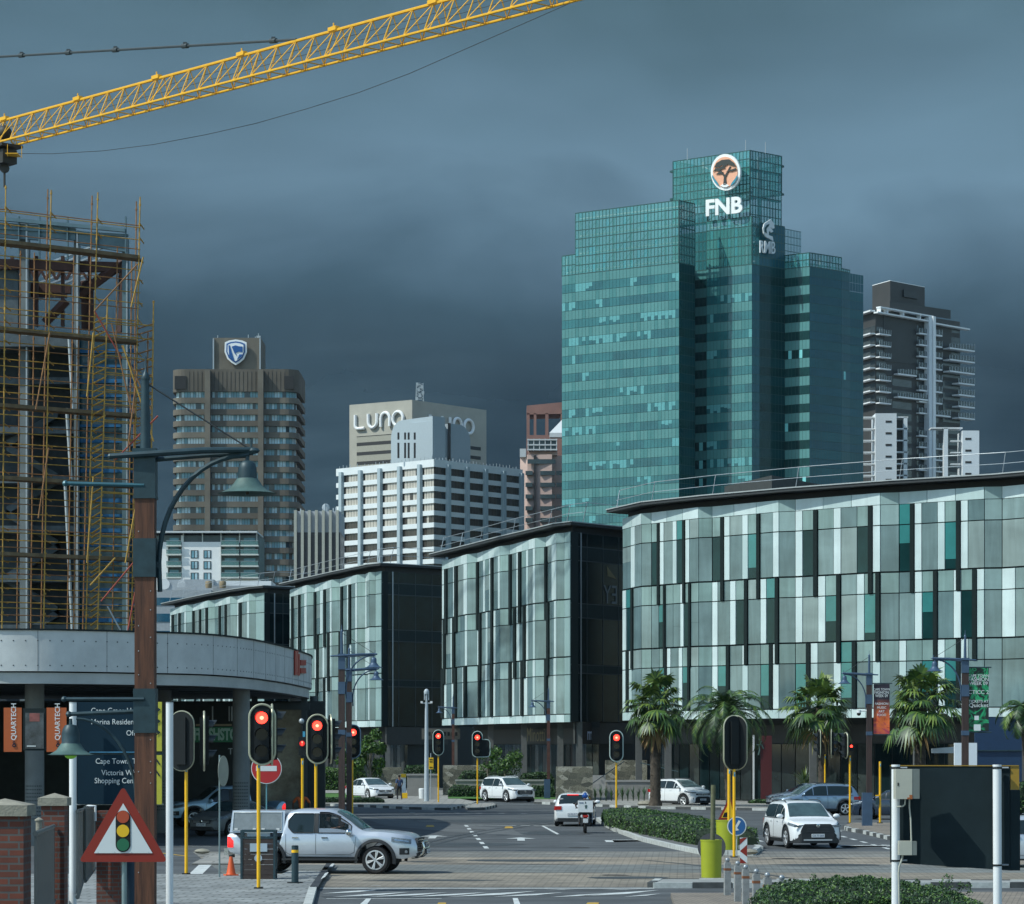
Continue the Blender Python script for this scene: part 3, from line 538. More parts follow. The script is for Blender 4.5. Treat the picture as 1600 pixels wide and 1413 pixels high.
o3=office('office_building','middle pale glass office block whose dark glass side shows two faint reflected letters',xy(691,233.4),[xy(746,223.5),xy(797,214.6),xy(853,206.5),xy(882,202.3)],xy(891,201.2),xy(990,208),[["WDgwDgW","DgwgWDgw","DgWDgwgw","DgWw"],["wDgWDggw","WDgwgDwg","gDWgDwgw","wDgw"],["DwgWDgwD","wDgwgDwg","DwgwDWgw","Dgw"]],seed=9,texts=texts3,fw=1.25,fin_out=.14,wide_dark= True)
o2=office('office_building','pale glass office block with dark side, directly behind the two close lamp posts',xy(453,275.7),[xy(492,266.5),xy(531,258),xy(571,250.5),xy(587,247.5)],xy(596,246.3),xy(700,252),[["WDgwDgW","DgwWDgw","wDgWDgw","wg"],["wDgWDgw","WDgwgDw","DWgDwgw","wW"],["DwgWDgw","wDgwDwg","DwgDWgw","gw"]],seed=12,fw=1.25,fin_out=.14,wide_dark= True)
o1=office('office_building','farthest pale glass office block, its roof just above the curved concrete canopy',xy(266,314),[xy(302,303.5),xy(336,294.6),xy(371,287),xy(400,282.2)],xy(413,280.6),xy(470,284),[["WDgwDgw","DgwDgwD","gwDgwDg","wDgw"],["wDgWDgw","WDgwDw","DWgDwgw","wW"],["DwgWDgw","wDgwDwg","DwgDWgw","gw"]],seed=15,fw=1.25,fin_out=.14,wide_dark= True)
w=Wall(xy(746,223.5),xy(797,214.6));mb=MB();text(mb,'Minotti',1.5,w.pt(7.2,3.95,-1.9),(w.u[0],w.u[1],0),(0,0,1),'sign_gold',.02,sx=1.1);mb.build('sign_lettering',o3)
def plantroom():
 t=thing('rooftop_plant_room','dark grey metal plant room on the roof of the nearest office block','plant room',P(1205,745,195))
 mb=MB();a=xy(1132,200);b=xy(1206,192);c=xy(1349,205);d=xy(1290,214);mb.prism([a,b,c,d],18.9,Zh(743,192),'plant_grey');mb.build('wall',t)
plantroom()
# - far towers
def glass_tower():
 t=thing('glass_tower','tall stepped teal glass skyscraper with white letters and round tree logo on top','skyscraper',(20,655,0));rnd=random.Random(21)
 FH=4.14;base=Zh(413,652)
 nf=26;band=[(MB(),MB()) for _ in range(nf)];body=MB();crown=MB();mull=MB();frame=MB()
 def cells(w,f,ztop,scheme,cw=.95):
  wb,sb=band[f];n=max(1,round(w.L/cw));z1=ztop;zm=ztop-FH*.52;z0=ztop-FH
  run=0;state=0
  for k in range(n):
   u0=w.L*k/n+.035;u1=w.L*(k+1)/n-.035
   if scheme=='lit':
    sp='teal_spandrel' if rnd.random()<.75 else 'teal_spandrel_b'
    if run<=0:run=rnd.randint(2,8);state=rnd.random()
    run-=1;gl='teal_blind' if state<.36 and rnd.random()<.72 else ('teal_glass' if state<.68 else 'teal_glass_b')
    w.quad(sb,u0,u1,zm+.02,z1-.05,0,sp)
    if gl=='teal_blind' and rnd.random()<.55:
     zz=zm-(zm-z0)*rnd.uniform(.35,.75);w.quad(wb,u0,u1,zz,zm-.05,0,'teal_blind');w.quad(wb,u0,u1,z0+.05,zz-.03,0,'teal_glass_b')
    else:w.quad(wb,u0,u1,z0+.05,zm-.05,0,gl)
   elif scheme=='recess':
    w.quad(sb,u0,u1,zm+.02,z1-.05,0,'teal_spandrel');w.quad(wb,u0,u1,z0+.05,zm-.05,0,'teal_lit' if rnd.random()<(.8 if f in (13,15,21) else .04) else 'teal_dark')
   elif scheme=='blue':  # right-hand faces: their shade is put into a darker copy of the glass
    w.quad(sb,u0,u1,zm+.02,z1-.05,0,'teal_spandrel_shade');w.quad(wb,u0,u1,z0+.05,zm-.05,0,'teal_lit' if rnd.random()<.008 else 'teal_glass_shade')
   else:  # darkest side faces: shade again carried by the pane colours
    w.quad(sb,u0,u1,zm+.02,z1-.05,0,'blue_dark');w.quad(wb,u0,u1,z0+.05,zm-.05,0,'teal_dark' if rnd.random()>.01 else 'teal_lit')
 def face(a,b,ztop,scheme,crownscheme= None,cw=.95):
  w=Wall(a,b);w.box(body,0,w.L,0,min(ztop,base),-.5,-.06,'teal_line');
  for f in range(nf):cells(w,f,base-f*FH,scheme,cw)
  if ztop>base+.5:
   n=max(1,round(w.L/cw));h=ztop-base;r=max(1,round(h/2.05));cs=crownscheme or ['crown_glass']
   for k in range(n):
    for j in range(r):w.quad(crown,w.L*k/n+.05,w.L*(k+1)/n-.05,base+h*j/r+.05,base+h*(j+1)/r-.05,0,rnd.choice(cs))
   for j in range(r+1):w.box(mull,0,w.L,base+h*j/r-.10,base+h*j/r+.10,-.2,.03,'teal_line')
   for k in range(n+1):w.box(mull,w.L*k/n-.07,w.L*k/n+.07,base,ztop,-.2,.02,'teal_line')
   if scheme in ('lit','blue'):
    for j in range(0,r,2):w.box(frame,0,w.L,base+h*j/r+.8,base+h*j/r+1.1,-1.9,-1.6,'steel_pale')
    m=max(1,round(w.L/5))
    for k in range(m):
     a1=w.pt(w.L*k/m,base,-1.8);b1=w.pt(w.L*(k+1)/m,ztop-.5,-1.8);frame.cyl(a1,w.pt(w.L*k/m,ztop-.5,-1.8),.28,'steel_pale',n=6)
     z=base
     while z<ztop-4:frame.cyl(w.pt(w.L*k/m,z,-1.8),w.pt(w.L*(k+1)/m,z+4,-1.8),.13,'steel_pale',n=4);z+=4
  return w
 A=xy(1061,650);A0=xy(899,666);AL=xy(878,668.5);A1=xy(1086,654.5)
 Bc=xy(1175,652);B0=xy(1104,658.8);Rc=xy(1086,661.5);Rc2=xy(1104.5,659.8);B1=xy(1226,658.7);B15=xy(1187,653.6)
 C=xy(1265,655);C0=xy(1226,658.9);C1=xy(1315,661.7);C2=xy(1328,664.2);C3=xy(1349,667.4)
 LIT=['crown_glass']*9+['crown_glass_b'];BL=['crown_glass_b']*3+['crown_glass_c']*2  # LIT for sunward crown panes, BL a darker mix painted as shade
 zA=Zh(313,650);zL=Zh(400,668);zC=Zh(395,655);zR=Zh(390,661)
 zCr=Zh(233,652);zF=Zh(348,656)
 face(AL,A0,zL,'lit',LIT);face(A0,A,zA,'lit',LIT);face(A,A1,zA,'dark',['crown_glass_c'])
 face(Rc,Rc2,zA-1,'recess',['crown_glass_c']);wB=face(B0,Bc,Zh(338,652),'lit',LIT);face(Bc,B15,Zh(338,652),'blue',BL,cw=1.1);face(B15,B1,Zh(350,655),'dark',['teal_glass_shade'])
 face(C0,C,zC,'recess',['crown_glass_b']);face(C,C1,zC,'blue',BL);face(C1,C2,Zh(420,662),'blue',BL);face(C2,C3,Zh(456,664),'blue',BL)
 K0=xy(1052,666);Kc=xy(1172,653.5);K1=xy(1221,660)
 old=base;base=Zh(306,652)
 def crownface(a,b,z0,z1,cs):
  w=Wall(a,b);n=round(w.L/.95);h=z1-z0;r=round(h/2.0)
  for k in range(n):
   for j in range(r):w.quad(crown,w.L*k/n+.05,w.L*(k+1)/n-.05,z0+h*j/r+.05,z0+h*(j+1)/r-.05,0,rnd.choice(cs))
  for j in range(r+1):w.box(mull,0,w.L,z0+h*j/r-.09,z0+h*j/r+.09,-.2,.03,'teal_line')
  for k in range(n+1):w.box(mull,w.L*k/n-.07,w.L*k/n+.07,z0,z1,-.2,.02,'teal_line')
  for j in range(0,r+1,3):w.box(mull,0,w.L,z0+h*j/r-.25,z0+h*j/r+.2,-1.2,-.21,'teal_line')
  m=max(2,round(w.L/6))
  for k in range(1,m):frame.cyl(w.pt(w.L*k/m,z0,-2.2),w.pt(w.L*k/m,z1-.6,-2.2),.4,'steel_pale',n=8)
  for k in range(m):
   z=z0 if 0<k<m-1 else z1
   while z<z1-3:
    frame.cyl(w.pt(w.L*k/m,z,-2.2),w.pt(w.L*(k+1)/m,z+4.2,-2.2),.15,'steel_pale',n=4);frame.cyl(w.pt(w.L*(k+1)/m,z,-2.2),w.pt(w.L*k/m,z+4.2,-2.2),.15,'steel_pale',n=4);z+=4.6
 crownface(K0,Kc,Zh(338,653),zCr,LIT);crownface(Kc,K1,Zh(348,653),zCr,BL)
 kb=(K0[0]+K1[0]-Kc[0],K0[1]+K1[1]-Kc[1]);crownface(K0,kb,base+2,zCr,['crown_glass_c']);crownface(K1,kb,base+2,zCr,['crown_glass_c'])
 base=old
 body.prism([K0,Kc,K1,kb],Zh(420,653),Zh(345,653)-1,'teal_line')
 S0=xy(1215,662);S1=xy(1252,668);w=Wall(S0,S1);h0=Zh(412,662);
 for k in range(8):
  for j in range(5):w.quad(crown,w.L*k/8+.05,w.L*(k+1)/8-.05,h0+(zF-h0)*j/5+.05,h0+(zF-h0)*(j+1)/5-.05,0,'crown_glass_c')
 for j in range(6):w.box(mull,0,w.L,h0+(zF-h0)*j/5-.06,h0+(zF-h0)*j/5+.06,-.2,-.02,'teal_line')
 body.prism([S0,S1,(S1[0]-10,S1[1]+12),(S0[0]-10,S0[1]+12)],50,h0+1,'teal_line')
 back=Vector((-.1,1)).normalized()*26
 def inset(p,k=.6): return (p[0],p[1]+k)
 poly=[inset(AL),inset(A0),inset(A),inset(A1),inset(Rc),inset(Rc2),inset(B0),inset(Bc),inset(B1),inset(C0),inset(C),inset(C1),inset(C2),inset(C3),(C3[0]-4,C3[1]+24),(AL[0]+4,AL[1]+22)]
 body.prism(poly,0,Zh(470,660),'teal_line')
 body.prism([inset(A0),inset(A),inset(A1),inset(Rc),(A1[0],A1[1]+18),(A0[0]+2,A0[1]+18)],Zh(470,660),base-.5,'teal_line')
 body.prism([inset(Rc),inset(Rc2),inset(B0),inset(Bc),inset(B1),(B1[0],B1[1]+16),(Rc[0],Rc[1]+16)],Zh(470,660),base-.6,'teal_line')
 body.prism([inset(C0),inset(C),inset(C1),(C1[0],C1[1]+14),(C0[0],C0[1]+14)],Zh(470,660),base-.7,'teal_line')
 body.build('core',t);crown.build('crown_glazing',t);mull.build('crown_mullions',t);frame.build('crown_steelwork',t)
 for wb,sb in band:wb.build('window_band',t);sb.build('spandrel_band',t)
 an=MB()
 for px,py in ((1165,233),(1196,236),(1074,246)):an.cyl(P(px,py+4,656),P(px,py-14,656),.09,'galv',n=5)
 an.build('lightning_rod',t)
 w=Wall(B0,Bc);u3=Vector((w.u[0],w.u[1],0));
 sg=MB()
 o=w.pt(0,0,1.2);nx=Vector((w.n[0],w.n[1],0))
 def on(px,py,d=1.2):
  r=Vector(((px-800)/F,1,(HOR-py)/F));p0=Vector((w.a[0]+w.n[0]*d,w.a[1]+w.n[1]*d,CH));c=Vector((0,0,CH));k=(p0-c).dot(nx)/r.dot(nx); return c+r*k
 s0=on(1103,338.5);s1=on(1167,332.0);L=(s1-s0).length
 text(sg,'FNB',5.05,s0+Vector((0,0,.1)),(s1-s0),(0,0,1),'letter_white',.5,bold=.16,sx=L/10.1);sg.build('lettering',t)
 c=on(1135.5,270);rx=(on(1158,270)-on(1112,270)).length/2;ux=(on(1158,270)-on(1112,270)).normalized();rz=28.5*655/F
 def disc(mb,r,d,m,th=.3,a0=0,a1=2*math.pi,n=40):
  mb.plate([c+ux*(rx*r*math.cos(a0+(a1-a0)*i/n))+Vector((0,0,rz*r*math.sin(a0+(a1-a0)*i/n)))+nx*d for i in range(n)],nx*th,m)
 em=MB();disc(em,1.0,0,'letter_white',.6);disc(em,.84,.62,'apricot',.1);em.build('emblem_disc',t)
 tr=MB()
 def pp(pts,m,d=.8):tr.plate([c+ux*(rx*x)+Vector((0,0,rz*y))+nx*d for x,y in pts],nx*.12,m)
 pp([(-.10,-.72),(.12,-.72),(.07,-.3),(.34,.18),(.42,.3),(.34,.3),(.02,-.16),(-.42,.2),(-.5,.2),(-.06,-.26)],'tree_dark')
 pp([(-.72,.26),(-.55,.5),(-.2,.66),(.3,.7),(.62,.5),(.78,.3),(.5,.34),(.2,.42),(0,.3),(-.2,.38),(-.4,.26)],'tree_dark',.82)
 pp([(-.8,.02),(-.62,.2),(-.35,.22),(-.1,.34),(.05,.22),(-.2,.16),(-.4,.02),(-.6,.08)],'tree_dark',.84)
 pp([(-.62,-.12),(-.4,-.02),(-.1,.02),(-.2,-.1),(-.4,-.12)],'tree_dark',.83);pp([(.1,.02),(.4,.12),(.76,.22),(.8,.12),(.5,.04)],'tree_dark',.85)
 for s in (-1,1):pp([(s*.84,-.16),(s*.86,-.3),(s*.66,-.6),(s*.36,-.78),(s*.5,-.56),(s*.7,-.36)],'arc_blue',.81)
 pp([(-.3,-.74),(0,-.60),(.3,-.74),(.1,-.83),(-.1,-.83)],'letter_white',.80);tr.build('emblem_tree',t)
 w2=Wall(Bc,B1);n2=Vector((w2.n[0],w2.n[1],0))
 def on2(px,py,d=1.0):
  r=Vector(((px-800)/F,1,(HOR-py)/F));p0=Vector((w2.a[0]+w2.n[0]*d,w2.a[1]+w2.n[1]*d,CH));cc=Vector((0,0,CH));k=(p0-cc).dot(n2)/r.dot(n2); return cc+r*k
 ln=MB();q0=on2(1185.5,395);q1=on2(1215,397.5)
 text(ln,'RMB',4.0,q0,q1-q0,(0,0,1),'letter_silver',.3,bold=.015,sx=(q1-q0).length/9.2);ln.build('lettering',t)
 lh=[(1203,343),(1208,350),(1209,357),(1206,358),(1202,355),(1207,362),(1204,364),(1200,361),(1200,368),(1206,370),(1207,377),(1202,374),(1196,371),(1192,365),(1191,357),(1193,350),(1197,347)]
 lm=MB();lm.plate([on2(a,b) for a,b in lh],n2*.3,'letter_silver');lm.plate([on2(a,b,1.4) for a,b in [(1198,352),(1202,350),(1201,353),(1197,358),(1198,365),(1195,362),(1195,356)]],n2*.1,'blue_dark');lm.build('lion_emblem',t)
 return t
glass_tower()
# ---- brown tower with rounded corners
def brown_tower():
 t=thing('concrete_tower','brown concrete tower with rounded corners and a blue and white shield on its roof block','tower',(-78,810,0));rnd=random.Random(5);Zd=800
 xs= lambda px:X(px,Zd);x0,x1=xs(268),xs(466);r=3.6
 def plan(rr,off=0,z_=0):
  pts=[]
  a=x0-off;b=x1+off
  for cx,sgn in ((a+rr,-1),(b-rr,1)):
   for k in range(7):
    th=math.pi/2*k/6;th=th if sgn==1 else math.pi/2-th
    pts.append((cx+sgn*rr*math.sin(th),Zd-off+rr-rr*math.cos(th)))
  return pts
 top=Zh(577,Zd);FHt=18.05*Zd/F
 body=MB();inner=plan(r,-.9)+[(x1-.9,Zd+26),(x0+.9,Zd+26)];body.prism(inner,0,top-5.5,'glass_far');body.build('core',t)
 def ring(z0,z1,m,name,off=0):
  mb=MB();mb.prism(plan(r,off)+[(x1+off,Zd+27),(x0-off,Zd+27)],z0,z1,m); return mb.build(name,t)
 ring(Zh(612,Zd),top,'brown_concrete','parapet')
 for f in range(20):
  zc=Zh(612,Zd)-f*FHt;wb=MB()
  pl=plan(r,-.82)
  for i in range(len(pl)-1):
   w=Wall(pl[i],pl[i+1])
   n=max(1,round(w.L/.75));
   for k in range(n):w.quad(wb,w.L*k/n+.05,w.L*(k+1)/n-.05,zc-FHt*.56,zc,.02,('window_lit_pale' if f==4 and i<11 and w.L>2 and k<20 else rnd.choice(['curtain_pale','curtain_blue','curtain_pale','curtain_blue','glass_far'])))
  wb.build('window_band',t);ring(zc-FHt,zc-FHt*.52,'brown_concrete' if f%3 else 'brown_concrete_b','balcony_band')
 for px in (325,408):
  mb=MB();mb.box((xs(px),Zd-.7,top/2-.2),(1.5,2.2,top-.4),'brown_concrete_b');mb.build('pier',t)
 pb=MB()
 for a,b in ((273,291),(444,459)):pb.box(((xs(a)+xs(b))/2,Zd-.05+(.4),Zh(598,Zd)),(xs(b)-xs(a),1.2,3.6),'brown_dark')
 for i in range(24):pb.box((x0+5+i*1.15,Zd-.02,Zh(596,Zd)),(.08,.1,5.4),'brown_dark')
 pb.build('louvre',t)
 ph=MB();ph.prism([(xs(331),Zd+3),(xs(406),Zd+3),(xs(406),Zd+18),(xs(331),Zd+18)],top-1,Zh(528,Zd+3),'brown_concrete_b')
 for px in (332,405):ph.box((xs(px),Zd+2.7,(top+Zh(527,Zd))/2),(.35,.5,Zh(527,Zd)-top),'galv')
 ph.build('roof_block',t)
 ant=MB()
 for px,h in ((338,7),(386,8),(397,5),(402,10),(404,6)):ant.cyl((xs(px),Zd+4,Zh(528,Zd)),(xs(px),Zd+4,Zh(528-h,Zd)),.12,'galv',n=5)
 ant.box((xs(402),Zd+4,Zh(524,Zd)),(1.1,.4,.8),'galv');ant.build('antenna',t)
 yy=Zd+2.4
 def sh(s,d,m,th=.15):
  pts=[(-17,15),(-10,18),(0,19.5),(10,18),(17,15),(17.5,0),(13,-11),(6,-17),(0,-20.5),(-6,-17),(-13,-11),(-17.5,0)]
  mb.plate([(X(368.5+x*s,yy),yy-d,Zh(550.5-y*s,yy)) for x,y in pts],(0,-th,0),m)
 mb=MB();sh(1.0,0,'letter_white',.5);mb.build('shield',t);mb=MB();sh(.84,.52,'shield_blue');sh(.72,.68,'letter_white');mb.build('shield_ring',t)
 mb=MB()
 def sp(pts,m,d=.85):mb.plate([(X(368.5+x,yy),yy-d,Zh(550.5-y,yy)) for x,y in pts],(0,-.1,0),m)
 sp([(-6,8),(0,10),(5,8.5),(11,8),(11,-1),(5,0),(0,-2),(3,-8),(-2,-2)],'shield_blue');sp([(-11,10),(-9,10),(-2,-13),(-3,-14),(-10,-7)],'shield_blue');sp([(2,-13),(6,-4),(11,-4),(9,-8)],'shield_blue');mb.build('shield_flag',t)
brown_tower()
# ---- white office block with ribbed corner
def white_block():
 t=thing('office_tower','white banded office building with brown windows and grey piers','office building',(-20,705,0));rnd=random.Random(8);Zd=700
 c=xy(678,Zd);l=xy(528,Zd*450/435);r_=xy(814,Zd*450/434);top=Zh(718,Zd);FHt=18.9*Zd/F
 wl_,wr=Wall(l,c),Wall(c,r_);body=MB();bk=(l[0]+r_[0]-c[0],l[1]+r_[1]-c[1])
 body.prism([(l[0]+.4,l[1]+.4),(c[0],c[1]+.8),(r_[0]-.4,r_[1]+.4),bk],0,top-.5,'bronze_dark');body.build('core',t)
 n=9
 for f in range(n):
  zc=top-FHt*(.62 if f==0 else .62)-f*FHt;sb=MB()
  for w,ext in ((wl_,1),(wr,1)):
   sb=MB();zt=top if f==0 else zc+FHt*.40
   w.box(sb,-.3,w.L+.3,zc,zt,-1,.35 if w is wl_ else .348,'white_band')
   sb.build('parapet' if f==0 else 'spandrel',t)
  for w,nb,e0,e1 in ((wl_,4,.055,.875),(wr,4,.14,.985)):
   us=[0]+[w.L*(e0+(e1-e0)*k/nb) for k in range(nb+1)]+[w.L]
   for i in range(len(us)-1):
    if us[i+1]-us[i]<.6: continue
    mb=MB();L=us[i+1]-us[i];m=max(1,round(L/.95))
    for k in range(m):
     if w is wl_:mm='blind_cream' if (f<4 or (f==4 and i>=2 and rnd.random()<.85)) and k>0 and rnd.random()<.95 else 'bronze_glass'  # first pane after each pier coloured dark as the pier's cast shadow
     else:mm='bronze_glass' if rnd.random()<.9 else 'bronze_dark'
     w.quad(mb,us[i]+L*k/m+.06,us[i]+L*(k+1)/m-.06,zc-FHt*.6,zc,-.02,mm)
    mb.build('window',t)
 for w,nb,e0,e1 in ((wl_,4,.055,.875),(wr,4,.14,.985)):
  for k in range(nb+1):
   u=w.L*(e0+(e1-e0)*k/nb);mb=MB();w.box(mb,u-.5,u+.5,0,top-1.0,.1,1.1,'white_pier');mb.build('pier',t)
 ra=MB()
 for w in (wl_,wr):
  for k in range(26):w.box(ra,w.L*k/26,w.L*k/26+.08,top,top+rnd.choice([.5,.7,.9]),-.6,-.5,'galv')
 ra.build('roof_rail',t)
 g=thing('roof_tower','grey rounded plant tower with slit windows on the white office building roof','plant tower',P(680,700,712));mb=MB();Zg=708
 def slabx(x0,x1,Za,Zb,top_l,r,m='tank_grey'):
  pts=[]
  a=Vector((*xy(x0,Za),0));b=Vector((*xy(x1,Zb),0));d=b-a;L=d.length;u=d/L;H=Zh(top_l,Za);prof=[(0,Zh(730,Za)),(0,H-r)]
  for k in range(1,7):th=math.pi/2*k/6;prof.append((r-r*math.cos(th),H-r+r*math.sin(th)))
  prof+=[(L,H),(L,Zh(730,Za))]; return [a+u*q+Vector((0,0,z)) for q,z in prof],u
 prof,u=slabx(611,676,720,708,659,4.2);nrm=Vector((u[1],-u[0],0));nrm=nrm if nrm.y<0 else -nrm
 mb.plate(prof,-nrm*4,'tank_grey')
 def slabr(x0,x1,Za,Zb,py,r,dep):
  a=Vector((*xy(x0,Za),0));b=Vector((*xy(x1,Zb),0));d=b-a;L=d.length;u=d/L;H=Zh(py,Za);q=[(0,Zh(730,Za)),(0,H)]
  for k in range(0,7):th=math.pi/2*k/6;q.append((L-r+r*math.sin(th),H-r+r*math.cos(th)))
  q.append((L,Zh(730,Za)));n=Vector((u[1],-u[0],0));n=n if n.y<0 else -n;mb.plate([a+u*s+Vector((0,0,z)) for s,z in q],-n*dep,'tank_grey')
 slabr(676,700,708,712,658,3.2,8);slabr(704,735,712.5,718,662,4,8);mb.build('wall',g)
 for px in (622.5,633,638.5,648):
  s=MB()
  for y0,y1 in ((676,687),(692,716)):s.plate([P(px-1.6,y0,706),P(px+1.6,y0,706),P(px+1.6,y1,706),P(px-1.6,y1,706)],(0,.3,0),'slot_dark')
  s.build('slit_window',g)
 s=MB();s.box(P(702,690,712),(.7,1,9),'slot_dark');s.build('slit_window',g)
white_block()
def beige_tower():
 t=thing('concrete_tower','beige concrete tower with large white letters on both upper faces','tower',(-30,850,0));Zd=850;c=xy(644,Zd);l=xy(546,Zd*543/535);r_=xy(760,Zd*543/527);top=Zh(625,Zd);bk=(l[0]+r_[0]-c[0],l[1]+r_[1]-c[1])
 wl_,wr=Wall(l,c),Wall(c,r_);b=MB();b.prism([l,c,r_,bk],0,top,'beige_wall');b.build('wall',t)
 s=MB()
 for k in range(9):
  z=Zh(676,Zd)-k*15*Zd/F;wl_.box(s,wl_.L*.12,wl_.L*.90,z-1.9,z,.0,.06,'beige_edge');wl_.box(s,wl_.L*.12,wl_.L*.90,z-2.9,z-1.9,0,.09,'slot_dark')
  wr.box(s,wr.L*.1,wr.L*.92,z-2.9,z-1.9,0,.09,'slot_dark')
 wl_.box(s,wl_.L*.12,wl_.L*.90,Zh(677,Zd),Zh(676,Zd),0,.1,'slot_dark');s.build('window_strip',t)
 def letters(w,u0,u1,z0,h):
  mb=MB();n=4;cw=(u1-u0)/4.15;r=.48
  def at(cx,x,y): return w.pt(cx+x*cw*.42,z0+(y*.5+.5)*h,.5)
  cx=[u0+cw*(.42+1.1*k) for k in range(4)]
  import math as mm
  L_=[at(cx[0],-1,1),at(cx[0],-1,-.55)]+[at(cx[0],-1+.55*(1-mm.cos(t)),-.55-.45*mm.sin(t)) for t in (.4,.8,1.2,1.57)]+[at(cx[0],.9,-1)]
  U_=[at(cx[1],-.9,1)]+[at(cx[1],-.9*mm.cos(t),-.1-.9*mm.sin(t)) for t in [mm.pi*k/12 for k in range(13)]]+[at(cx[1],.9,1)]
  N_=[at(cx[2],-.9,-1)]+[at(cx[2],-.9*mm.cos(t),.1+.9*mm.sin(t)) for t in [mm.pi*k/12 for k in range(13)]]+[at(cx[2],.9,-1)]
  O_=[at(cx[3],1.05*mm.cos(t),1.0*mm.sin(t)) for t in [2*mm.pi*k/24 for k in range(25)]]
  for q in (L_,U_,N_,O_):mb.tube(q,r,'letter_white',n=8)
  return mb.build('lettering',t)
 letters(wl_,wl_.L*.11,wl_.L*.87,Zh(664,Zd),22*Zd/F);letters(wr,wr.L*.22,wr.L*.8,Zh(667,Zd),22*Zd/F)
 m=MB()
 for (px,w_) in ((650,0),(662,0)):m.cyl(P(px,628,Zd+5),P(px+(1 if px<655 else -1),600,Zd+5),.14,'galv',n=5)
 for k in range(6):a=626-k*4.5;m.cyl(P(650,a,Zd+5),P(662,a-4.5,Zd+5),.09,'galv',n=4);m.cyl(P(662,a,Zd+5),P(650,a-4.5,Zd+5),.09,'galv',n=4);m.box(P(651+(k*5)%12,a-3,Zd+4),(.7,.5,.9),'galv')
 m.cyl(P(656,610,Zd+5),P(656,598,Zd+5),.1,'galv',n=4);m.build('antenna_mast',t)
beige_tower()
# ---- terracotta pair
def pink_tower():
 t=thing('apartment_tower','pink terracotta tower with white glazed top between the white block and teal skyscraper','tower',(5,760,0));Zd=760;c=xy(866,Zd);b=MB()
 x0,x1=X(813,Zd),X(900,Zd)
 b.prism([(x0,Zd),(X(824,Zd),Zd-2),(X(862,Zd),Zd-3),(X(864,Zd),Zd),(x1,Zd+1),(x1,Zd+18),(x0,Zd+18)],0,Zh(712,Zd),'terracotta');b.prism([(X(826,Zd),Zd-1),(X(871,Zd),Zd-1),(X(871,Zd),Zd+12),(X(826,Zd),Zd+12)],Zh(712,Zd),Zh(704,Zd),'terracotta')
 b.build('wall',t)
 for f in range(9):
  y=738+f*18.3
  for a,c_ in ((821,832),(844,867),(869,878)):
   mb=MB();mb.box(((X(a,Zd)+X(c_,Zd))/2,Zd-2.6,Zh(y+3,Zd)),(X(c_,Zd)-X(a,Zd),1.2,6.5*Zd/F),'glass_far');mb.build('window',t)
 mb=MB();mb.box((X(835.5,Zd),Zd-2.7,Zh(790,Zd)),(.6,.6,26),'slot_dark');mb.box((X(846,Zd),Zd-2.8,Zh(723,Zd)),(7.4,.5,1.2),'glass_far');mb.build('stair_window',t)
 g=MB();g.box((X(847,Zd),Zd-1,Zh(697,Zd)),(7.4,3,3.0),'glass_far')
 for k in range(6):g.box((X(825,Zd)+k*1.5,Zd-2.6,Zh(697,Zd)),(.22,.3,3.2),'white_trim')
 for y in (689,697,704.5):g.box((X(847,Zd),Zd-2.65,Zh(y,Zd)),(7.9,.4,.35),'white_trim')
 g.box((X(817,Zd),Zd-1,Zh(709,Zd)),(1.6,2,2.2),'white_trim');g.build('glazed_top',t)
 t2=thing('apartment_tower','rust brown concrete frame tower behind the pink terracotta tower','tower',(5,830,0));Zd=830;b=MB();x0,x1=X(823,Zd),X(905,Zd)
 for a,c_ in ((823,827.5),(834,838),(852,857),(876,905)):b.box(((X(a,Zd)+X(c_,Zd))/2,Zd+3,Zh(663,Zd)),(X(c_,Zd)-X(a,Zd),6,34*Zd/F),'rust_wall')
 b.hexa([(x0,Zd,Zh(648,Zd)),(x1,Zd,Zh(646,Zd)),(x1,Zd+12,Zh(646,Zd)),(x0,Zd+12,Zh(648,Zd)),(x0,Zd,Zh(634,Zd)),(x1,Zd,Zh(626,Zd)),(x1,Zd+12,Zh(626,Zd)),(x0,Zd+12,Zh(634,Zd))],'rust_wall')
 b.box(((x0+x1)/2,Zd+6,Zh(680,Zd)/2),(x1-x0,12,Zh(680,Zd)),'rust_wall');b.build('wall',t2)
 r=MB();r.add([P(858,677,800),P(900,677,800),P(900,677,812),P(858,677,812),P(884,650,806)],[(0,1,4),(1,2,4),(2,3,4),(3,0,4)],'white_trim');r.box(P(880,681,800),(7.5,4,1.2),'white_trim');r.build('roof',t2)
pink_tower()
# ---- ribbed block
def ribbed():
 t=thing('office_tower','low block with tall cream ribs between the brown tower and the white building','office building',(-42,640,0));Zd=640;b=MB();x0,x1=X(464,Zd),X(532,Zd);top=Zh(799,Zd)
 b.box(((x0+x1)/2,Zd+8,(top+Zh(832,Zd))/2),(x1-x0,16,top-Zh(832,Zd)),'rib_pale');b.box(((x0+x1)/2,Zd+8.1,Zh(832,Zd)/2),(x1-x0-.1,16,Zh(832,Zd)),'rib_glass');b.build('wall',t)
 for k in range(7):mb=MB();mb.box((X(462+10.9*k,Zd),Zd-.5,top/2),(.62,1.4,top+.3),'rib_cream');mb.build('rib',t)
 r=MB()
 for px,h in ((508,12),(511,7),(521,5),(525,6),(470,4)):r.cyl(P(px,799,Zd+2),P(px,799-h,Zd+2),.15,'galv',n=5)
 r.lathe(P(509,793,Zd+2),[(0.05,0),(.7,.15),(.9,.5)],'galv',n=10,axis='Y');r.build('antenna',t)
ribbed()
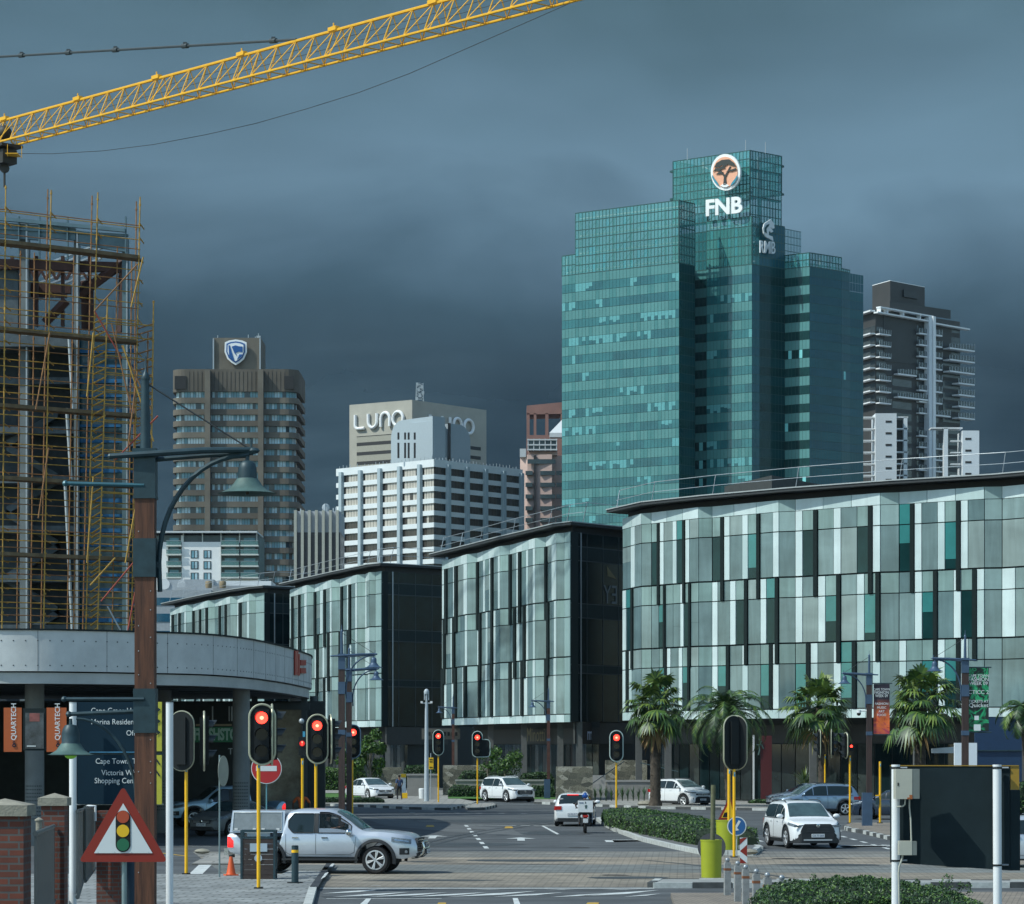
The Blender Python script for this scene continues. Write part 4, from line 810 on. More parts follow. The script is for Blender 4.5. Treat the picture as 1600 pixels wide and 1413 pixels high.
# ---- cream apartments with balconies
def apartments():
 t=thing('apartment_block','cream apartment block with glass balconies in front of the brown tower','apartment block',(-55,500,0));Zd=500;xs= lambda p:X(p,Zd);zs= lambda p:Zh(p,Zd)
 def bx(mb,a,b,y0,y1,d0,d1,m):mb.box(((xs(a)+xs(b))/2,Zd+(d0+d1)/2,(zs(y0)+zs(y1))/2),(xs(b)-xs(a),d1-d0,zs(y0)-zs(y1)),m)
 b=MB();bx(b,205,404,836,905,1.2,12,'balcony_back');bx(b,284,345,847,910,0,2,'cream_wall');bx(b,205,250,847,925,0,2,'cream_wall');bx(b,248,262,847,925,.1,2,'cream_wall');bx(b,282,285,836,847,.9,2,'cream_wall');bx(b,205,404,905,940,.8,12,'cream_wall');b.build('wall',t)
 r=MB();bx(r,205,402,830.5,833,-.8,12,'white_trim');r.build('roof',t)
 for y in (848,862,880,898):
  for a,c in ((260,284),(346,374),(376,404)):
   if y==848 and a>300: pass
   s=MB();bx(s,a,c,y+4,y+6.2,-.6,1.3,'balcony_slab');o=s.build('balcony',t)
   g=MB();bx(g,a+.3,c-.3,y-2.5,y+4,-.55,-.5,'green_glass');bx(g,a,c,y-3,y-2.5,-.58,-.48,'galv');g.build('balustrade',o)
   gl=MB();bx(gl,a+4,c-6,y-8,y+4,1.05,1.19,'curtain_blue');gl.build('window',t)
 for x_ in (304,324):
  for y in (860,877,895):mb=MB();bx(mb,x_-6,x_+6,y,y+12.5,-.06,.05,'slot_dark');bx(mb,x_-4.5,x_-.6,y+1,y+11.5,-.1,-.07,'curtain_blue');bx(mb,x_+.6,x_+4.5,y+1,y+11.5,-.1,-.07,'curtain_pale');mb.build('window',t)
 for x_ in (286,316,345,374,401):mb=MB();bx(mb,x_-.7,x_+.7,833,848,.3,.5,'balcony_slab');mb.build('post',t)
apartments()
# ---- pale low building with dish and blue windows
def low_block():
 t=thing('office_building','pale grey low building with blue ribbon windows and rooftop dish','office building',(-45,420,0));Zd=420;xs= lambda p,Q=Zd:X(p,Q);zs= lambda p:Zh(p,Zd)
 b=MB();b.prism([(xs(200),Zd),(xs(330),Zd),(xs(330),Zd+20),(xs(200),Zd+20)],0,zs(922),'pale_grey');b.prism([(xs(246),Zd+4),(xs(329),Zd+4),(xs(329),Zd+14),(xs(246),Zd+14)],zs(922),zs(903),'pale_grey')
 b.box((xs(370),Zd+10,zs(915)),(9,8,2.0),'white_trim');b.prism([(xs(330),Zd+2),(xs(452),Zd+2),(xs(452),Zd+20),(xs(330),Zd+20)],0,zs(914),'pale_grey');b.build('wall',t)
 for y0,y1 in ((934,946),(959,972),(986,998)):mb=MB();mb.box(((xs(200)+xs(329))/2,Zd-.02,(zs(y0)+zs(y1))/2),(xs(329)-xs(200),.1,zs(y0)-zs(y1)),'blue_win');mb.build('window_band',t)
 d=thing('satellite_dish','white satellite dish on the roof of the pale grey building','satellite dish',P(257,920,425));mb=MB();mb.lathe(P(257,913,424),[(.03,.3),(.35,.18),(.65,-.02),(.8,-.15)],'dish_white',n=16,axis='Y');mb.build('dish',d);mb=MB();mb.cyl(P(257,914,424.4),P(257,924,425),.07,'galv',n=6);mb.build('mast',d)
 a=MB();rnd=random.Random(2)
 for k in range(7):p=P(277+k*2,918,423);a.cyl(p,P(279+k*1.6,904+abs(k-3)*1.2,423),.04,'dish_white',n=4);a.cyl(P(277+k*2,912,423),P(290-k,905,423),.03,'dish_white',n=4)
 tag(a.build('antenna_frame'),'white lattice antenna frame beside the satellite dish','antenna')
 for px in (326,348):v=MB();v.lathe(P(px,919,421),[(.45,0),(.5,.4),(.5,.9),(.42,1.0)],'vent_tan',n=12);tag(v.build('roof_vent'),'squat tan roof vent, %s of the pair beside the dish'%('left' if px<340 else 'right'),'roof vent','tan roof vents')
low_block()
# ---- dark tower with white balconies on the right
def dark_tower():
 t=thing('apartment_tower','dark apartment tower with thin white balcony slabs right of the teal skyscraper','tower',(109,720,0));Zd=720;rnd=random.Random(4);zs= lambda p:Zh(p,Zd);xs= lambda p:X(p,Zd)
 c=xy(1368,715);l=xy(1345,722.6);r_=xy(1500,735.4);
 w=Wall(c,r_)
 def U(px):
  k=(px-800)/F; return (k*w.a[1]-w.a[0])/(w.u[0]-k*w.u[1])
 b=MB();b.prism([l,c,r_,(r_[0]-5,r_[1]+20),(l[0],l[1]+25)],0,Zh(484,715),'dark_tower');b.build('wall',t)
 p=MB();p0=xy(1363,727.7);p1=xy(1391,720);p2=xy(1445,730.3);p3=xy(1418,745.7);p.prism([p0,p1,p2,p3],Zh(495,720),Zh(439,720),'dark_tower');wp=Wall(p1,p2);wp.box(p,wp.L*.35,wp.L*.75,Zh(463,722.6),Zh(452,722.6),.02,.5,'dark_tower_b')
 p.prism([(q[0],q[1]) for q in (p0,p1,p2,p3)],Zh(439,720),Zh(438,720),'slab_white');p.build('plant_room',t)
 g=MB()
 def bx(mb,a,b_,y0,y1,n0,n1,m):ua,ub=U(a),U(b_);zm=Zd*1.0;w.box(mb,ua,ub,Zh(y1,w.a[1]+w.u[1]*(ua+ub)/2),Zh(y0,w.a[1]+w.u[1]*(ua+ub)/2),n0,n1,m)
 bx(g,1380,1430,498,567,.02,.12,'dark_tower_b');bx(g,1453,1486,505,560,.02,.12,'dark_tower_b');bx(g,1390,1485,478,492,0,.08,'dark_tower_b');g.build('shade_panel',t)
 for f in range(14):
  y=520+f*17.6
  gb=MB()
  for a,b_ in ((1432,1443),(1453,1466),(1473,1499)):bx(gb,a,b_,y-11,y,.02,.07,'tower_glass')
  if f>3:bx(gb,1394,1424,y+3,y+14,.02,.07,'tower_glass')
  gb.build('window_band',t)
 def slab_(a,b_,y,n1=1.6):
  mb=MB();bx(mb,a,b_,y,y+2.2,.1,n1,'slab_white');o=mb.build('balcony',t);rb=MB();bx(rb,a+.3,b_-.3,y-7.5,y-.2,n1-.15,n1-.1,'rail_glass');m=max(2,int((b_-a)/4));
  for k in range(m+1):x_=a+(b_-a)*k/m;bx(rb,x_-.25,x_+.25,y-8,y,n1-.1,n1-.05,'galv')
  rb.build('balustrade',o)
 for f in range(13):
  y=522+f*17.7
  if f==8: continue
  slab_(1431,1450,y,1.2);
  if f<7 or f>9:slab_(1453,1467,y+2,1.2)
 for f in range(7):slab_(1473 if f<3 else 1487,1512,547+f*17.9-(0 if f<3 else 0),2.4)
 slab_(1396,1425,586);slab_(1396,1448,623);slab_(1455,1478,650)
 wl_=Wall(l,c)
 for f in range(7):
  y=525+f*17.8;mb=MB();z=Zh(y,720);wl_.box(mb,0,wl_.L+0,z-.3,z,.05,1.5,'slab_white');w.box(mb,0,U(1386),z-.5,z-.22,.05,1.4,'slab_white');o=mb.build('balcony',t)
  rb=MB();wl_.box(rb,0,wl_.L,z,z+.95,1.4,1.44,'rail_glass');w.box(rb,0,U(1386),z-.2,z+.8,1.3,1.34,'rail_glass');
  for k in range(6):w.box(rb,U(1386)*k/5-.04,U(1386)*k/5+.04,z-.2,z+.9,1.34,1.4,'galv')
  rb.build('balustrade',o);gb=MB();wl_.box(gb,.3,wl_.L-.1,z+.1,z+1.9,.02,.06,'tower_glass');w.box(gb,.2,U(1384),z-.1,z+1.6,.02,.06,'tower_glass');gb.build('window_band',t)
 tr=MB();bx(tr,1366,1452,485,487.5,.1,1.6,'slab_white')
 for (a,b_,y0,y1) in ((1368,1452,481-4,479.2),(1450,1508,505.5,508)): pass
 def slope(a,ya,b_,yb,th=2.2,n0=.2,n1=1.7):
  ua,ub=U(a),U(b_);da=w.a[1]+w.u[1]*ua;db=w.a[1]+w.u[1]*ub
  tr.hexa([w.pt(ua,Zh(ya+th,da),n1),w.pt(ub,Zh(yb+th,db),n1),w.pt(ub,Zh(yb+th,db),n0),w.pt(ua,Zh(ya+th,da),n0),w.pt(ua,Zh(ya,da),n1),w.pt(ub,Zh(yb,db),n1),w.pt(ub,Zh(yb,db),n0),w.pt(ua,Zh(ya,da),n0)],'slab_white')
 tr=MB();slope(1368,480,1451,495);slope(1364,488,1450,503);slope(1451,505,1508,515)
 for px,y in ((1369,482),(1380,484),(1405,488),(1431,493)):bx(tr,px-.5,px+.5,y,y+8,.3,1.6,'slab_white')
 wl_.box(tr,0,wl_.L,Zh(492,720),Zh(489.5,720),.1,1.5,'slab_white');tr.build('roof_frame',t)
 f_=MB();bx(f_,1443,1447.5,497,770,.2,1.9,'white_cool');bx(f_,1448,1452,496,770,.2,2.2,'slab_white');f_.build('white_fin',t)
 for (a,b_,y0,lab) in ((1368,1401,646,0),(1504,1530,673,1)):
  mb=MB();Zp=704.6;mb.box(((X(a,Zp)+X(b_,Zp))/2,Zp+4,Zh(y0,Zp)/2),(X(b_,Zp)-X(a,Zp),8,Zh(y0,Zp)),'white_cool');o=mb.build('white_wing',t)
  sl=MB()
  for k in range(6):y=y0+13+k*18.2;xm=(a+b_)/2+(4 if not lab else -4);sl.box(P(xm,y,Zp-.02),(1.5,.08,.5),'slot_dark')
  sl.build('slit_window',o)
 for k in range(8):
  y=652+18.2*k;mb=MB();Zp=705.9;mb.box(((X(1401,Zp)+X(1419,Zp))/2,Zp+2,Zh(y,Zp)),(X(1419,Zp)-X(1401,Zp),4,.28),'slab_white');mb.box(((X(1340,Zp)+X(1368,Zp))/2,Zp+2,Zh(y,Zp)),(X(1368,Zp)-X(1340,Zp),4,.28),'slab_white');mb.build('balcony',t)
 mb=MB();Zp=705.9;mb.box((X(1415,Zp),Zp+1,Zh(652,Zp)/2),(.9,2,Zh(652,Zp)),'white_cool');mb.box((X(1478,Zp),Zp+1,Zh(669,Zp)/2),(1.0,2,Zh(669,Zp)),'white_cool');mb.box(((X(1455,Zp)+X(1504,Zp))/2,Zp+2,Zh(669,Zp)),(X(1504,Zp)-X(1455,Zp),4,.3),'slab_white');mb.box(((X(1401,Zp)+X(1419,Zp))/2,Zp+5,Zh(655,Zp)/2),(2.4,5,Zh(655,Zp)),'dark_tower_b')
 for k in range(5):mb.box(P(1492,690+k*18,Zp+1),(2.4,2.4,.25),'slab_white')
 mb.build('podium_frame',t)
dark_tower()
# - crane
def crane():
 t=thing('tower_crane','yellow lattice tower crane jib crossing the storm sky above the scaffold','crane',(-40,215,0))
 Hj=45.0
 a=P(-60,206.5,213.5);Zb=165.2;b=P(880,-49,Zb);a=Vector((X(-60,215.5),215.5,CH+(HOR-206.5)*215.5/F));
 d=(b-a);a=a-d*.35;b=b+d*.12;d=b-a;L=d.length;u=d/L;side=Vector((-u.y,u.x,0)).normalized();dn=Vector((0,0,-1))
 hb,wb=1.75,1.5;n=50;top=[];bl=[];br=[]
 for k in range(n+1):p=a+d*(k/n);top.append(p);bl.append(p+dn*hb+side*wb/2);br.append(p+dn*hb-side*wb/2)
 ch=MB();ch.tube([top[0],top[-1]],.105,'crane_yellow',n=6);ch.tube([bl[0],bl[-1]],.085,'crane_yellow',n=6);ch.tube([br[0],br[-1]],.085,'crane_yellow',n=6);j=ch.build('jib_chord',t)
 la=MB()
 for k in range(n):
  for side_ in (bl,br):
   la.cyl(top[k],side_[k],.04,'crane_yellow',n=5,caps= False)
   la.cyl(side_[k],top[k+1],.036,'crane_yellow',n=5,caps= False)
  la.cyl(bl[k],br[k],.045,'crane_yellow',n=5,caps= False);la.cyl(bl[k],br[k+1],.03,'crane_yellow',n=5,caps= False)
  if k%5==0:la.cyl(bl[k]+u*.5,top[k]+u*.9,.04,'crane_yellow',n=5);la.cyl(br[k]+u*.5,top[k]+u*.9,.04,'crane_yellow',n=5)
  if k%5 in (0,):la.box(top[k]+Vector((0,0,.12)),(.8,.35,.25),'crane_yellow',rz=math.atan2(u.y,u.x));la.cyl(top[k],top[k]+Vector((0,0,.5)),.05,'crane_yellow',n=5)
 la.build('jib_lattice',t)
 r=MB();r.tube([a+dn*.6,b+dn*.6],.018,'cable',n=4);r.tube([a+dn*.95+side*.2,b+dn*.95+side*.2],.018,'cable',n=4);r.tube([a+dn*(hb+.15),b+dn*(hb+.15)],.014,'cable',n=4);r.build('hoist_rope',t)
 pb=MB();att= None
 for k in range(n):
  if X(0,1) is not None:
   px=800+F*top[k].x/top[k].y
   if px>437 and att is None:att=top[k]+Vector((0,0,.1))
 e=Vector((X(-90,226),226,Zh(94,226)));e=e+(e-att)*.5;pb.tube([e,att],.085,'steel_dark',n=6)
 dd=att-e
 for px in (-60,34,107,180,289,425):
  s=min(range(200),key= lambda q:abs(800+F*(e+dd*q/199).x/(e+dd*q/199).y-px));c=e+dd*s/199;pb.cyl(c-dd.normalized()*.35,c+dd.normalized()*.35,.17,'steel_dark',n=8);pb.box(c+Vector((0,0,.14)),(.25,.2,.22),'steel_dark')
 pb.build('pendant_bar',t)
 tr=MB();k=min(range(n),key= lambda q:abs(800+F*top[q].x/top[q].y-12));c=top[k]+dn*(hb+.25)
 tr.box(c,(2.2,1.8,.2),'crane_dark',rz=math.atan2(u.y,u.x));tr.box(c+dn*.75,(1.5,1.2,1.0),'crane_dark',rz=math.atan2(u.y,u.x));tr.box(c+u*1.2+dn*.7,(.9,1.3,.06),'crane_yellow');
 for s in (-.6,.6):tr.cyl(c+u*(1.4)+side*s,c+u*1.4+side*s+dn*.9,.03,'crane_yellow',n=4)
 tr.lathe(c+dn*1.5,[(.05,-.15),(.35,-.15),(.35,.15),(.05,.15)],'crane_dark',n=12,axis='Y');tr.cyl(c+dn*1.5,c+dn*2.9,.09,'crane_dark',n=6)
 tr.sphere(c+Vector((0,0,1.1)),.55,'crane_dark',n=10);tr.build('trolley',t)
 s=MB();p0=c+u*1.5+dn*1.3;p1=P(960,-26,167);pts=[]
 tab=[(24,240),(80,240.5),(160,236),(240,226),(320,211),(400,193),(480,170),(560,145),(640,115),(720,80),(800,45),(880,10),(960,-28)]
 for i,(px,py) in enumerate(tab):Zd=211-44*i/(len(tab)-1);pts.append(P(px,py,Zd))
 s.tube(pts,.022,'cable',n=5);s.build('slack_cable',t)
crane()
# - building under construction behind its scaffold
def site():
 Q=146.0
 t=thing('unfinished_building','unfinished steel and concrete building standing behind the yellow scaffold','building',(-22,Q,0));rnd=random.Random(11)
 xs= lambda p,q=Q:X(p,q);zs= lambda p,q=Q:Zh(p,q)
 b=MB();b.box(((xs(-120)+xs(118))/2,Q+10,zs(530)/2),(xs(118)-xs(-120),15,zs(530)),'site_dark');b.build('dark_interior',t)
 for px,wd,y0 in ((34,11,345),(116,6,362)):
  mb=MB();mb.box((xs(px),Q+1,zs(y0)/2),(wd*Q/F*1.2,.7,zs(y0)),'column_grey');mb.box((xs(px+wd*.55),Q+.5,zs(y0)/2),(.08,.5,zs(y0)),'galv');mb.build('column',t)
 for px,y0 in ((193,370),):
  mb=MB();mb.box((xs(px),Q+.8,zs(y0)/2),(.32,.3,zs(y0)),'steel_blue');mb.box((xs(px+3),Q+.6,zs(y0)/2),(.06,.2,zs(y0)),'galv');mb.build('column',t)
 tb=MB()
 def beam(x0,y0,x1,y1,h,q,m,dep=.25):
  a=P(x0,y0,q);c=P(x1,y1,q);tb.hexa([a+Vector((0,0,-h)),c+Vector((0,0,-h)),c+Vector((0,dep,-h)),a+Vector((0,dep,-h)),a,c,c+Vector((0,dep,0)),a+Vector((0,dep,0))],m)
 beam(-40,335,195,357,.18,Q,'steel_blue');beam(-40,345,60,352,.75,Q+.3,'steel_blue');beam(60,351,118,357,.6,Q+.3,'steel_blue');beam(120,360,195,372,.7,Q+.3,'steel_blue');beam(-40,352,200,366,.12,Q+.2,'steel_blue')
 for px in (28,60,104,150,195):beam(px,338,px+2,338,2.2,Q+.1,'steel_blue')
 tb.build('roof_edge_beam',t)
 tb=MB();beam(-60,403,200,410,.5,Q+1,'rust_steel',.4);beam(-60,437,110,445,.45,Q+3,'rust_steel',.4);beam(-60,452,104,456,.3,Q+4,'rust_steel')
 for px in (16,54,95,137,185):beam(px,400,px+5,400,3.6,Q+1.6,'rust_steel')
 tb.cyl(P(196,408,Q+1.2),P(122,462,Q+1.2),.26,'rust_steel',n=6);tb.cyl(P(104,470,Q+1.6),P(70,505,Q+1.6),.26,'rust_steel',n=6);tb.cyl(P(136,440,Q+2),P(137,515,Q+2),.36,'rust_steel',n=6)
 for k in range(6):tb.cyl(P(40+16*k,408,Q+4),P(56+16*k,437,Q+4),.09,'rust_steel',n=4);tb.cyl(P(56+16*k,408,Q+4),P(40+16*k,437,Q+4),.09,'rust_steel',n=4)
 tb.cyl(P(196,405,Q+1),P(188,520,Q+1),.2,'rust_steel',n=6);tb.build('steel_frame',t)
 tb=MB()
 for k in range(7):beam(50+4*k,470-10*k,150+3*k,428-9*k,.10,Q+5+k*.6,'galv')
 tb.build('stair_soffit',t)
 c=MB();c.box(((xs(-80)+xs(20))/2,Q+4,zs(468)),(xs(20)-xs(-80),5,4.4),'site_grey');c.box(((xs(-80)+xs(105))/2,Q+3,zs(533)),(xs(105)-xs(-80),6,.55),'site_grey');c.build('concrete_wall',t)
 for y0,y1,x0,x1 in ((530,640,108,114),(638,760,104,112),(760,985,102,113)):m=MB();m.cyl(P(x0,y0,Q-.2),P(x1,y1,Q-.2),.085,'galv',n=8);m.build('brace',t)
 g=MB();g.box(((xs(120)+xs(187))/2,Q+1.8,zs(527)/2),(xs(187)-xs(120),1.5,zs(527)),'glass_site');g.box(((xs(189)+xs(210))/2,Q+3,zs(690)/2),(xs(210)-xs(189),1.5,zs(690)),'glass_site');g.build('glazing',t)
 for k in range(19):y=545+k*23.5;m=MB();m.box(((xs(121)+xs(208))/2,Q+.9,zs(y)),(xs(208)-xs(121),.1,.13 if k%2 else .2),'net_blue');m.build('blue_band',t)
 for k in range(7):
  m=MB();y=640+k*52;s=1 if k%2 else -1;a=P(10 if s>0 else 90,y,Q+1.9);e=P(90 if s>0 else 10,y+48,Q+1.9);m.hexa([a+Vector((0,0,-.4)),e+Vector((0,0,-.4)),e+Vector((0,1,-.4)),a+Vector((0,1,-.4)),a,e,e+Vector((0,1,0)),a+Vector((0,1,0))],'site_grey');m.build('stair_flight',t)
 for k in range(6):m=MB();m.box(((xs(-90)+xs(118))/2,Q+2,zs(590+k*78)),(xs(118)-xs(-90),1.5,.35),'site_grey');m.build('floor_slab',t)
site()
def scaffold():
 t=thing('scaffold','yellow and rust tube scaffold with plank decks wrapped round the unfinished building','scaffold',(-20,141,0));rnd=random.Random(17)
 a=Vector((X(5,139.5),139.5,0));b=Vector((X(219,144),144,0));
 def L(px,q=0):
  k=(px-800)/F;d=b-a;s=(k*a.y-a.x)/(d.x-k*d.y);p=a+d*s; return Vector((p.x,p.y+q,0))
 zb=9.0
 cols=[(-70,300),(5,290),(80,297),(153,307),(221,315)]
 zt= lambda px,py,q=0:Zh(py,L(px,q).y)
 def pole(px,ytop,q,m='scaf_tube',pxb= None):
  mb=MB();p=L(px,q);pb_=L(pxb if pxb else px,q);mb.cyl((pb_.x,pb_.y,zb),(p.x,p.y,Zh(ytop,p.y)),.036,m,n=6)
  z=zb+1
  while z<Zh(ytop,p.y):f=(z-zb)/(Zh(ytop,p.y)-zb);mb.cyl((pb_.x+(p.x-pb_.x)*f,p.y,z),(pb_.x+(p.x-pb_.x)*f,p.y,z+.09),.062,m,n=6);z+=.98
  mb.build('standard',t)
 pole(9,290,0,pxb=3);pole(80,297,0,pxb=68);pole(153,301,0,pxb=134);pole(219,308,0,pxb=205);pole(-68,285,0)
 for px,y,pb_ in ((67,296,56),(137,306,122),(207,315,200)):pole(px,y,1.5,'scaf_tube_b',pb_)
 [pole(px,y,q,'scaf_tube_b',pb_) for px,y,q,pb_ in ((40,395,2.6,34),(103,400,2.6,92),(180,385,.8,172),(196,400,2.4,190),(24,392,1.5,18),(232,520,-.2,226),(120,510,.6,112))];pole(173,465,-1.1,pxb=157);pole(243,470,-1.1+.3,pxb=236)
 lifts=[323,331,366,378,400,436,462,478,500,512,545,572,600,622,636,662,690,708,722,736,762,787,800,825,842,855,888,905,930,950,972,984]
 lifts=sorted(lifts+[346,412,449,490,531,558,586,610,648,676,698,775,812,832,876,895,918,940,960])
 for i,y in enumerate(lifts):
  q=0 if i%2 else .9;mb=MB();z=CH+(HOR-y)*139.5/F
  p0=L(-80,q);p1=L(219 if y<470 else 212,q);mb.cyl((p0.x,p0.y,z),(p1.x,p1.y,z+.03),.026,'scaf_tube' if i%3 else 'scaf_tube_b',n=5);mb.build('ledger',t)
  if i%2==0:
   for px in (9,80,153,219):
    f=(y-300)/700;pxx=px-f*{9:6,80:12,153:19,219:14}[px];mb=MB();u0=L(pxx,-.1);u1=L(pxx,1.6);mb.cyl((u0.x,u0.y,z),(u1.x,u1.y,z),.035,'scaf_tube',n=5);mb.build('transom',t)
  if y>480:
   f=(y-470)/500;mb=MB();p2=L(146-f*4,0);p3=L(173-f*15,-1.1);mb.cyl((p2.x,p2.y,z-.05),(p3.x,p3.y,z+.18),.045,'scaf_tube',n=5);p4=L(215-f*8,0);p5=L(243-f*6,-.8);mb.cyl((p4.x,p4.y,z-.1),(p5.x,p5.y,z+.12),.038,'scaf_tube_b',n=5);mb.build('transom',t)
   if i%2:mb=MB();mb.cyl((p3.x,p3.y,z),(p5.x,p5.y,z),.032,'scaf_tube',n=5);mb.build('ledger',t)
 for y,x1 in ((380,219),(516,213),(636,213),(749,211),(868,208)):
  mb=MB();z=CH+(HOR-y)*139.5/F;p0=L(-80,0);p1=L(x1,0)
  for k in range(3):mb.hexa([(p0.x,p0.y+.35*k+.1,z),(p1.x,p1.y+.35*k+.1,z),(p1.x,p1.y+.35*k+.4,z),(p0.x,p0.y+.35*k+.4,z),(p0.x,p0.y+.35*k+.1,z+.06),(p1.x,p1.y+.35*k+.1,z+.06),(p1.x,p1.y+.35*k+.4,z+.06),(p0.x,p0.y+.35*k+.4,z+.06)],'plank')
  mb.hexa([(p0.x,p0.y-.02,z),(p1.x,p1.y-.02,z),(p1.x,p1.y+.03,z),(p0.x,p0.y+.03,z),(p0.x,p0.y-.02,z+.18),(p1.x,p1.y-.02,z+.18),(p1.x,p1.y+.03,z+.18),(p0.x,p0.y+.03,z+.18)],'plank');mb.build('plank_deck',t)
 for x0,y0,x1,y1,m in ((147,487,215,413,'scaf_tube_b'),(205,480,224,402,'scaf_tube'),(148,487,190,560,'scaf_red'),(190,540,236,640,'scaf_tube_b'),(181,718,247,650,'scaf_red'),(158,940,208,880,'scaf_red'),(141,915,180,872,'scaf_tube'),(168,948,188,985,'galv'),(56,640,78,520,'scaf_tube_b'),(60,810,76,700,'scaf_tube_b'),(136,620,146,520,'scaf_tube'),(136,880,146,745,'scaf_tube'),(192,540,240,690,'scaf_tube'),(200,700,215,580,'scaf_tube_b'),(196,880,214,780,'scaf_tube'),(200,985,216,900,'scaf_red'),(174,505,205,640,'scaf_tube_b')):
  mb=MB();mb.cyl(P(x0,y0,139.3),P(x1,y1,139.6),.04,m,n=5);mb.build('brace',t)
 return t
scaffold()
def green_strip():
 t=thing('apartment_block','white and teal narrow facade glimpsed between the scaffold and the brown post','building',(X(215,400),400,0));Zd=400;b=MB();b.box(((X(204,Zd)+X(232,Zd))/2,Zd+3,Zh(830,Zd)/2),(X(232,Zd)-X(204,Zd),6,Zh(830,Zd)),'cream_wall');b.build('wall',t)
 for k in range(8):m=MB();m.box((X(208,Zd),Zd-.05,Zh(870+k*17,Zd)),(.9,.1,.9),'window_teal');m.build('window',t)
green_strip()
# - curved concrete canopy building
def canopy():
 t=thing('canopy_building','curved concrete canopy building with board marked fascia and red lettering near its tip','building',(-13,112,0));rnd=random.Random(6)
 path=[(-36,104),(-26,101.0),(-17.8,100.0),(-14.9,100.8),(-12.7,102.5),(-11.5,103.6),(-10.7,105.4),(-10.0,108.6),(-9.55,113.0),(-9.2,118.5),(-9.05,124),(-9.0,129),(-9.4,134),(-10.2,139)]
 def cr_(p0,p1,p2,p3,s): return tuple(.5*((2*b)+(c-a)*s+(2*a-5*b+4*c-d)*s*s+(-a+3*b-3*c+d)*s**3) for a,b,c,d in zip(p0,p1,p2,p3))
 pts=[]
 for i in range(len(path)-1):
  q=[path[max(i-1,0)],path[i],path[i+1],path[min(i+2,len(path)-1)]]
  for k in range(4):pts.append(cr_(*q,k/4))
 pts.append(path[-1]);zt=3.5+4.07;zm=zt-1.42;zl=zt-1.47;zb=zt-1.85
 def band(z0,z1,off,m,name,th=.4):
  mb=MB();o=[];n_=len(pts)
  for i,p in enumerate(pts):
   a=Vector(pts[max(i-1,0)]);b=Vector(pts[min(i+1,n_-1)]);d=(b-a).normalized();nn=Vector((d.y,-d.x));o.append((Vector(p)+nn*off,Vector(p)+nn*(off-th)))
  vs=[];fs=[]
  for f_,b_ in o:vs+=[(f_.x,f_.y,z0),(f_.x,f_.y,z1),(b_.x,b_.y,z1),(b_.x,b_.y,z0)]
  for i in range(n_-1):
   for k in range(4):fs.append((i*4+k,i*4+(k+1)%4,(i+1)*4+(k+1)%4,(i+1)*4+k))
  fs+=[(0,1,2,3),tuple((n_-1)*4+k for k in (3,2,1,0))];mb.add(vs,fs,m, True); return mb.build(name,t),o
 band(zm,zt,0,'fascia','fascia');band(zb,zl,-.12,'fascia_low','lower_fascia');band(zt,zt+.06,.05,'mullion','coping',.5)
 ho=MB();acc=0;cum=[];tot=0
 for i in range(len(pts)-1):tot+=(Vector(pts[i+1])-Vector(pts[i])).length
 s=0;step=.42;i=0;pos=0;nxt=.3;cnt=0
 for i in range(len(pts)-1):
  a=Vector(pts[i]);b=Vector(pts[i+1]);L=(b-a).length;d=(b-a)/L;nn=Vector((d.y,-d.x))
  while nxt<pos+L:
   p=a+d*(nxt-pos);cnt+=1
   for z in (zt-.36,zt-1.22):c=Vector((p.x,p.y,z));ho.cyl(c+Vector((nn.x,nn.y,0))*.002,c+Vector((nn.x,nn.y,0))*.01,.024,'site_dark',n=8)
   if cnt%6==0:ho.box((p.x+nn.x*.002,p.y+nn.y*.002,(zt+zm)/2),(.012,.012,zt-zm),'joint')
   nxt+=step
  pos+=L
 ho.build('tie_hole',t)
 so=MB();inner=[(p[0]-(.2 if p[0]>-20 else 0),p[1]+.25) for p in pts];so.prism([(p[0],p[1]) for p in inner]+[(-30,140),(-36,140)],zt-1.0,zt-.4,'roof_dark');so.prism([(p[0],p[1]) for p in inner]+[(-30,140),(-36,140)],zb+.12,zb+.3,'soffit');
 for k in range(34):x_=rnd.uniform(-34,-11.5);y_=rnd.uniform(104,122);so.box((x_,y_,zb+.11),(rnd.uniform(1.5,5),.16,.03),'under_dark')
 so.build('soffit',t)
 def col(px,w_,Zd,m='column_round'):
  mb=MB();r=w_*Zd/F/2;x_=X(px,Zd);mb.cyl((x_,Zd,0),(x_,Zd,zb+.15),r,m,n=20)
  for k in range(10):
   for j in range(9):
    a=-math.pi/2+(j-4)*.22;mb.cyl((x_+math.cos(a)*r*1.0,Zd+math.sin(a)*r*1.0,.95+k*.13),(x_+math.cos(a)*r*1.012,Zd+math.sin(a)*r*1.012,.95+k*.13),.028,'under_dark',n=5)
  mb.build('column',t)
 col(54,30,103);col(377,27,112);col(254,28,118);col(490,12,133,'steel_dark')
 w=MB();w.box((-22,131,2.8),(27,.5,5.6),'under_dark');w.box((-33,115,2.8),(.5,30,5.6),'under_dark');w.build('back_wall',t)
 g=MB();g.box((X(432,132),130.2,2.9),(2.6,.1,5.2),'shop_poster');g.box((X(432,131),129.9,5.35),(3.2,.2,.3),'steel_dark');g.box((X(478,131),130,3),(.25,.3,5.6),'steel_dark');g.box((X(401,131),130,3),(.25,.3,5.6),'steel_dark');g.build('glass_screen',t)
 st=MB();st.box((X(320,133),133,Zh(1070,133)),(4.6,.3,.12),'lamp_strip');st.box((X(425,134),134,Zh(1071,134)),(2.2,.3,.16),'lamp_strip');st.build('ceiling_strip',t)
 for px in (332,358,362):m=MB();m.cyl(P(px,1104,128),P(px,1127,128),.03,'galv',n=5);m.build('hanging_rod',t)
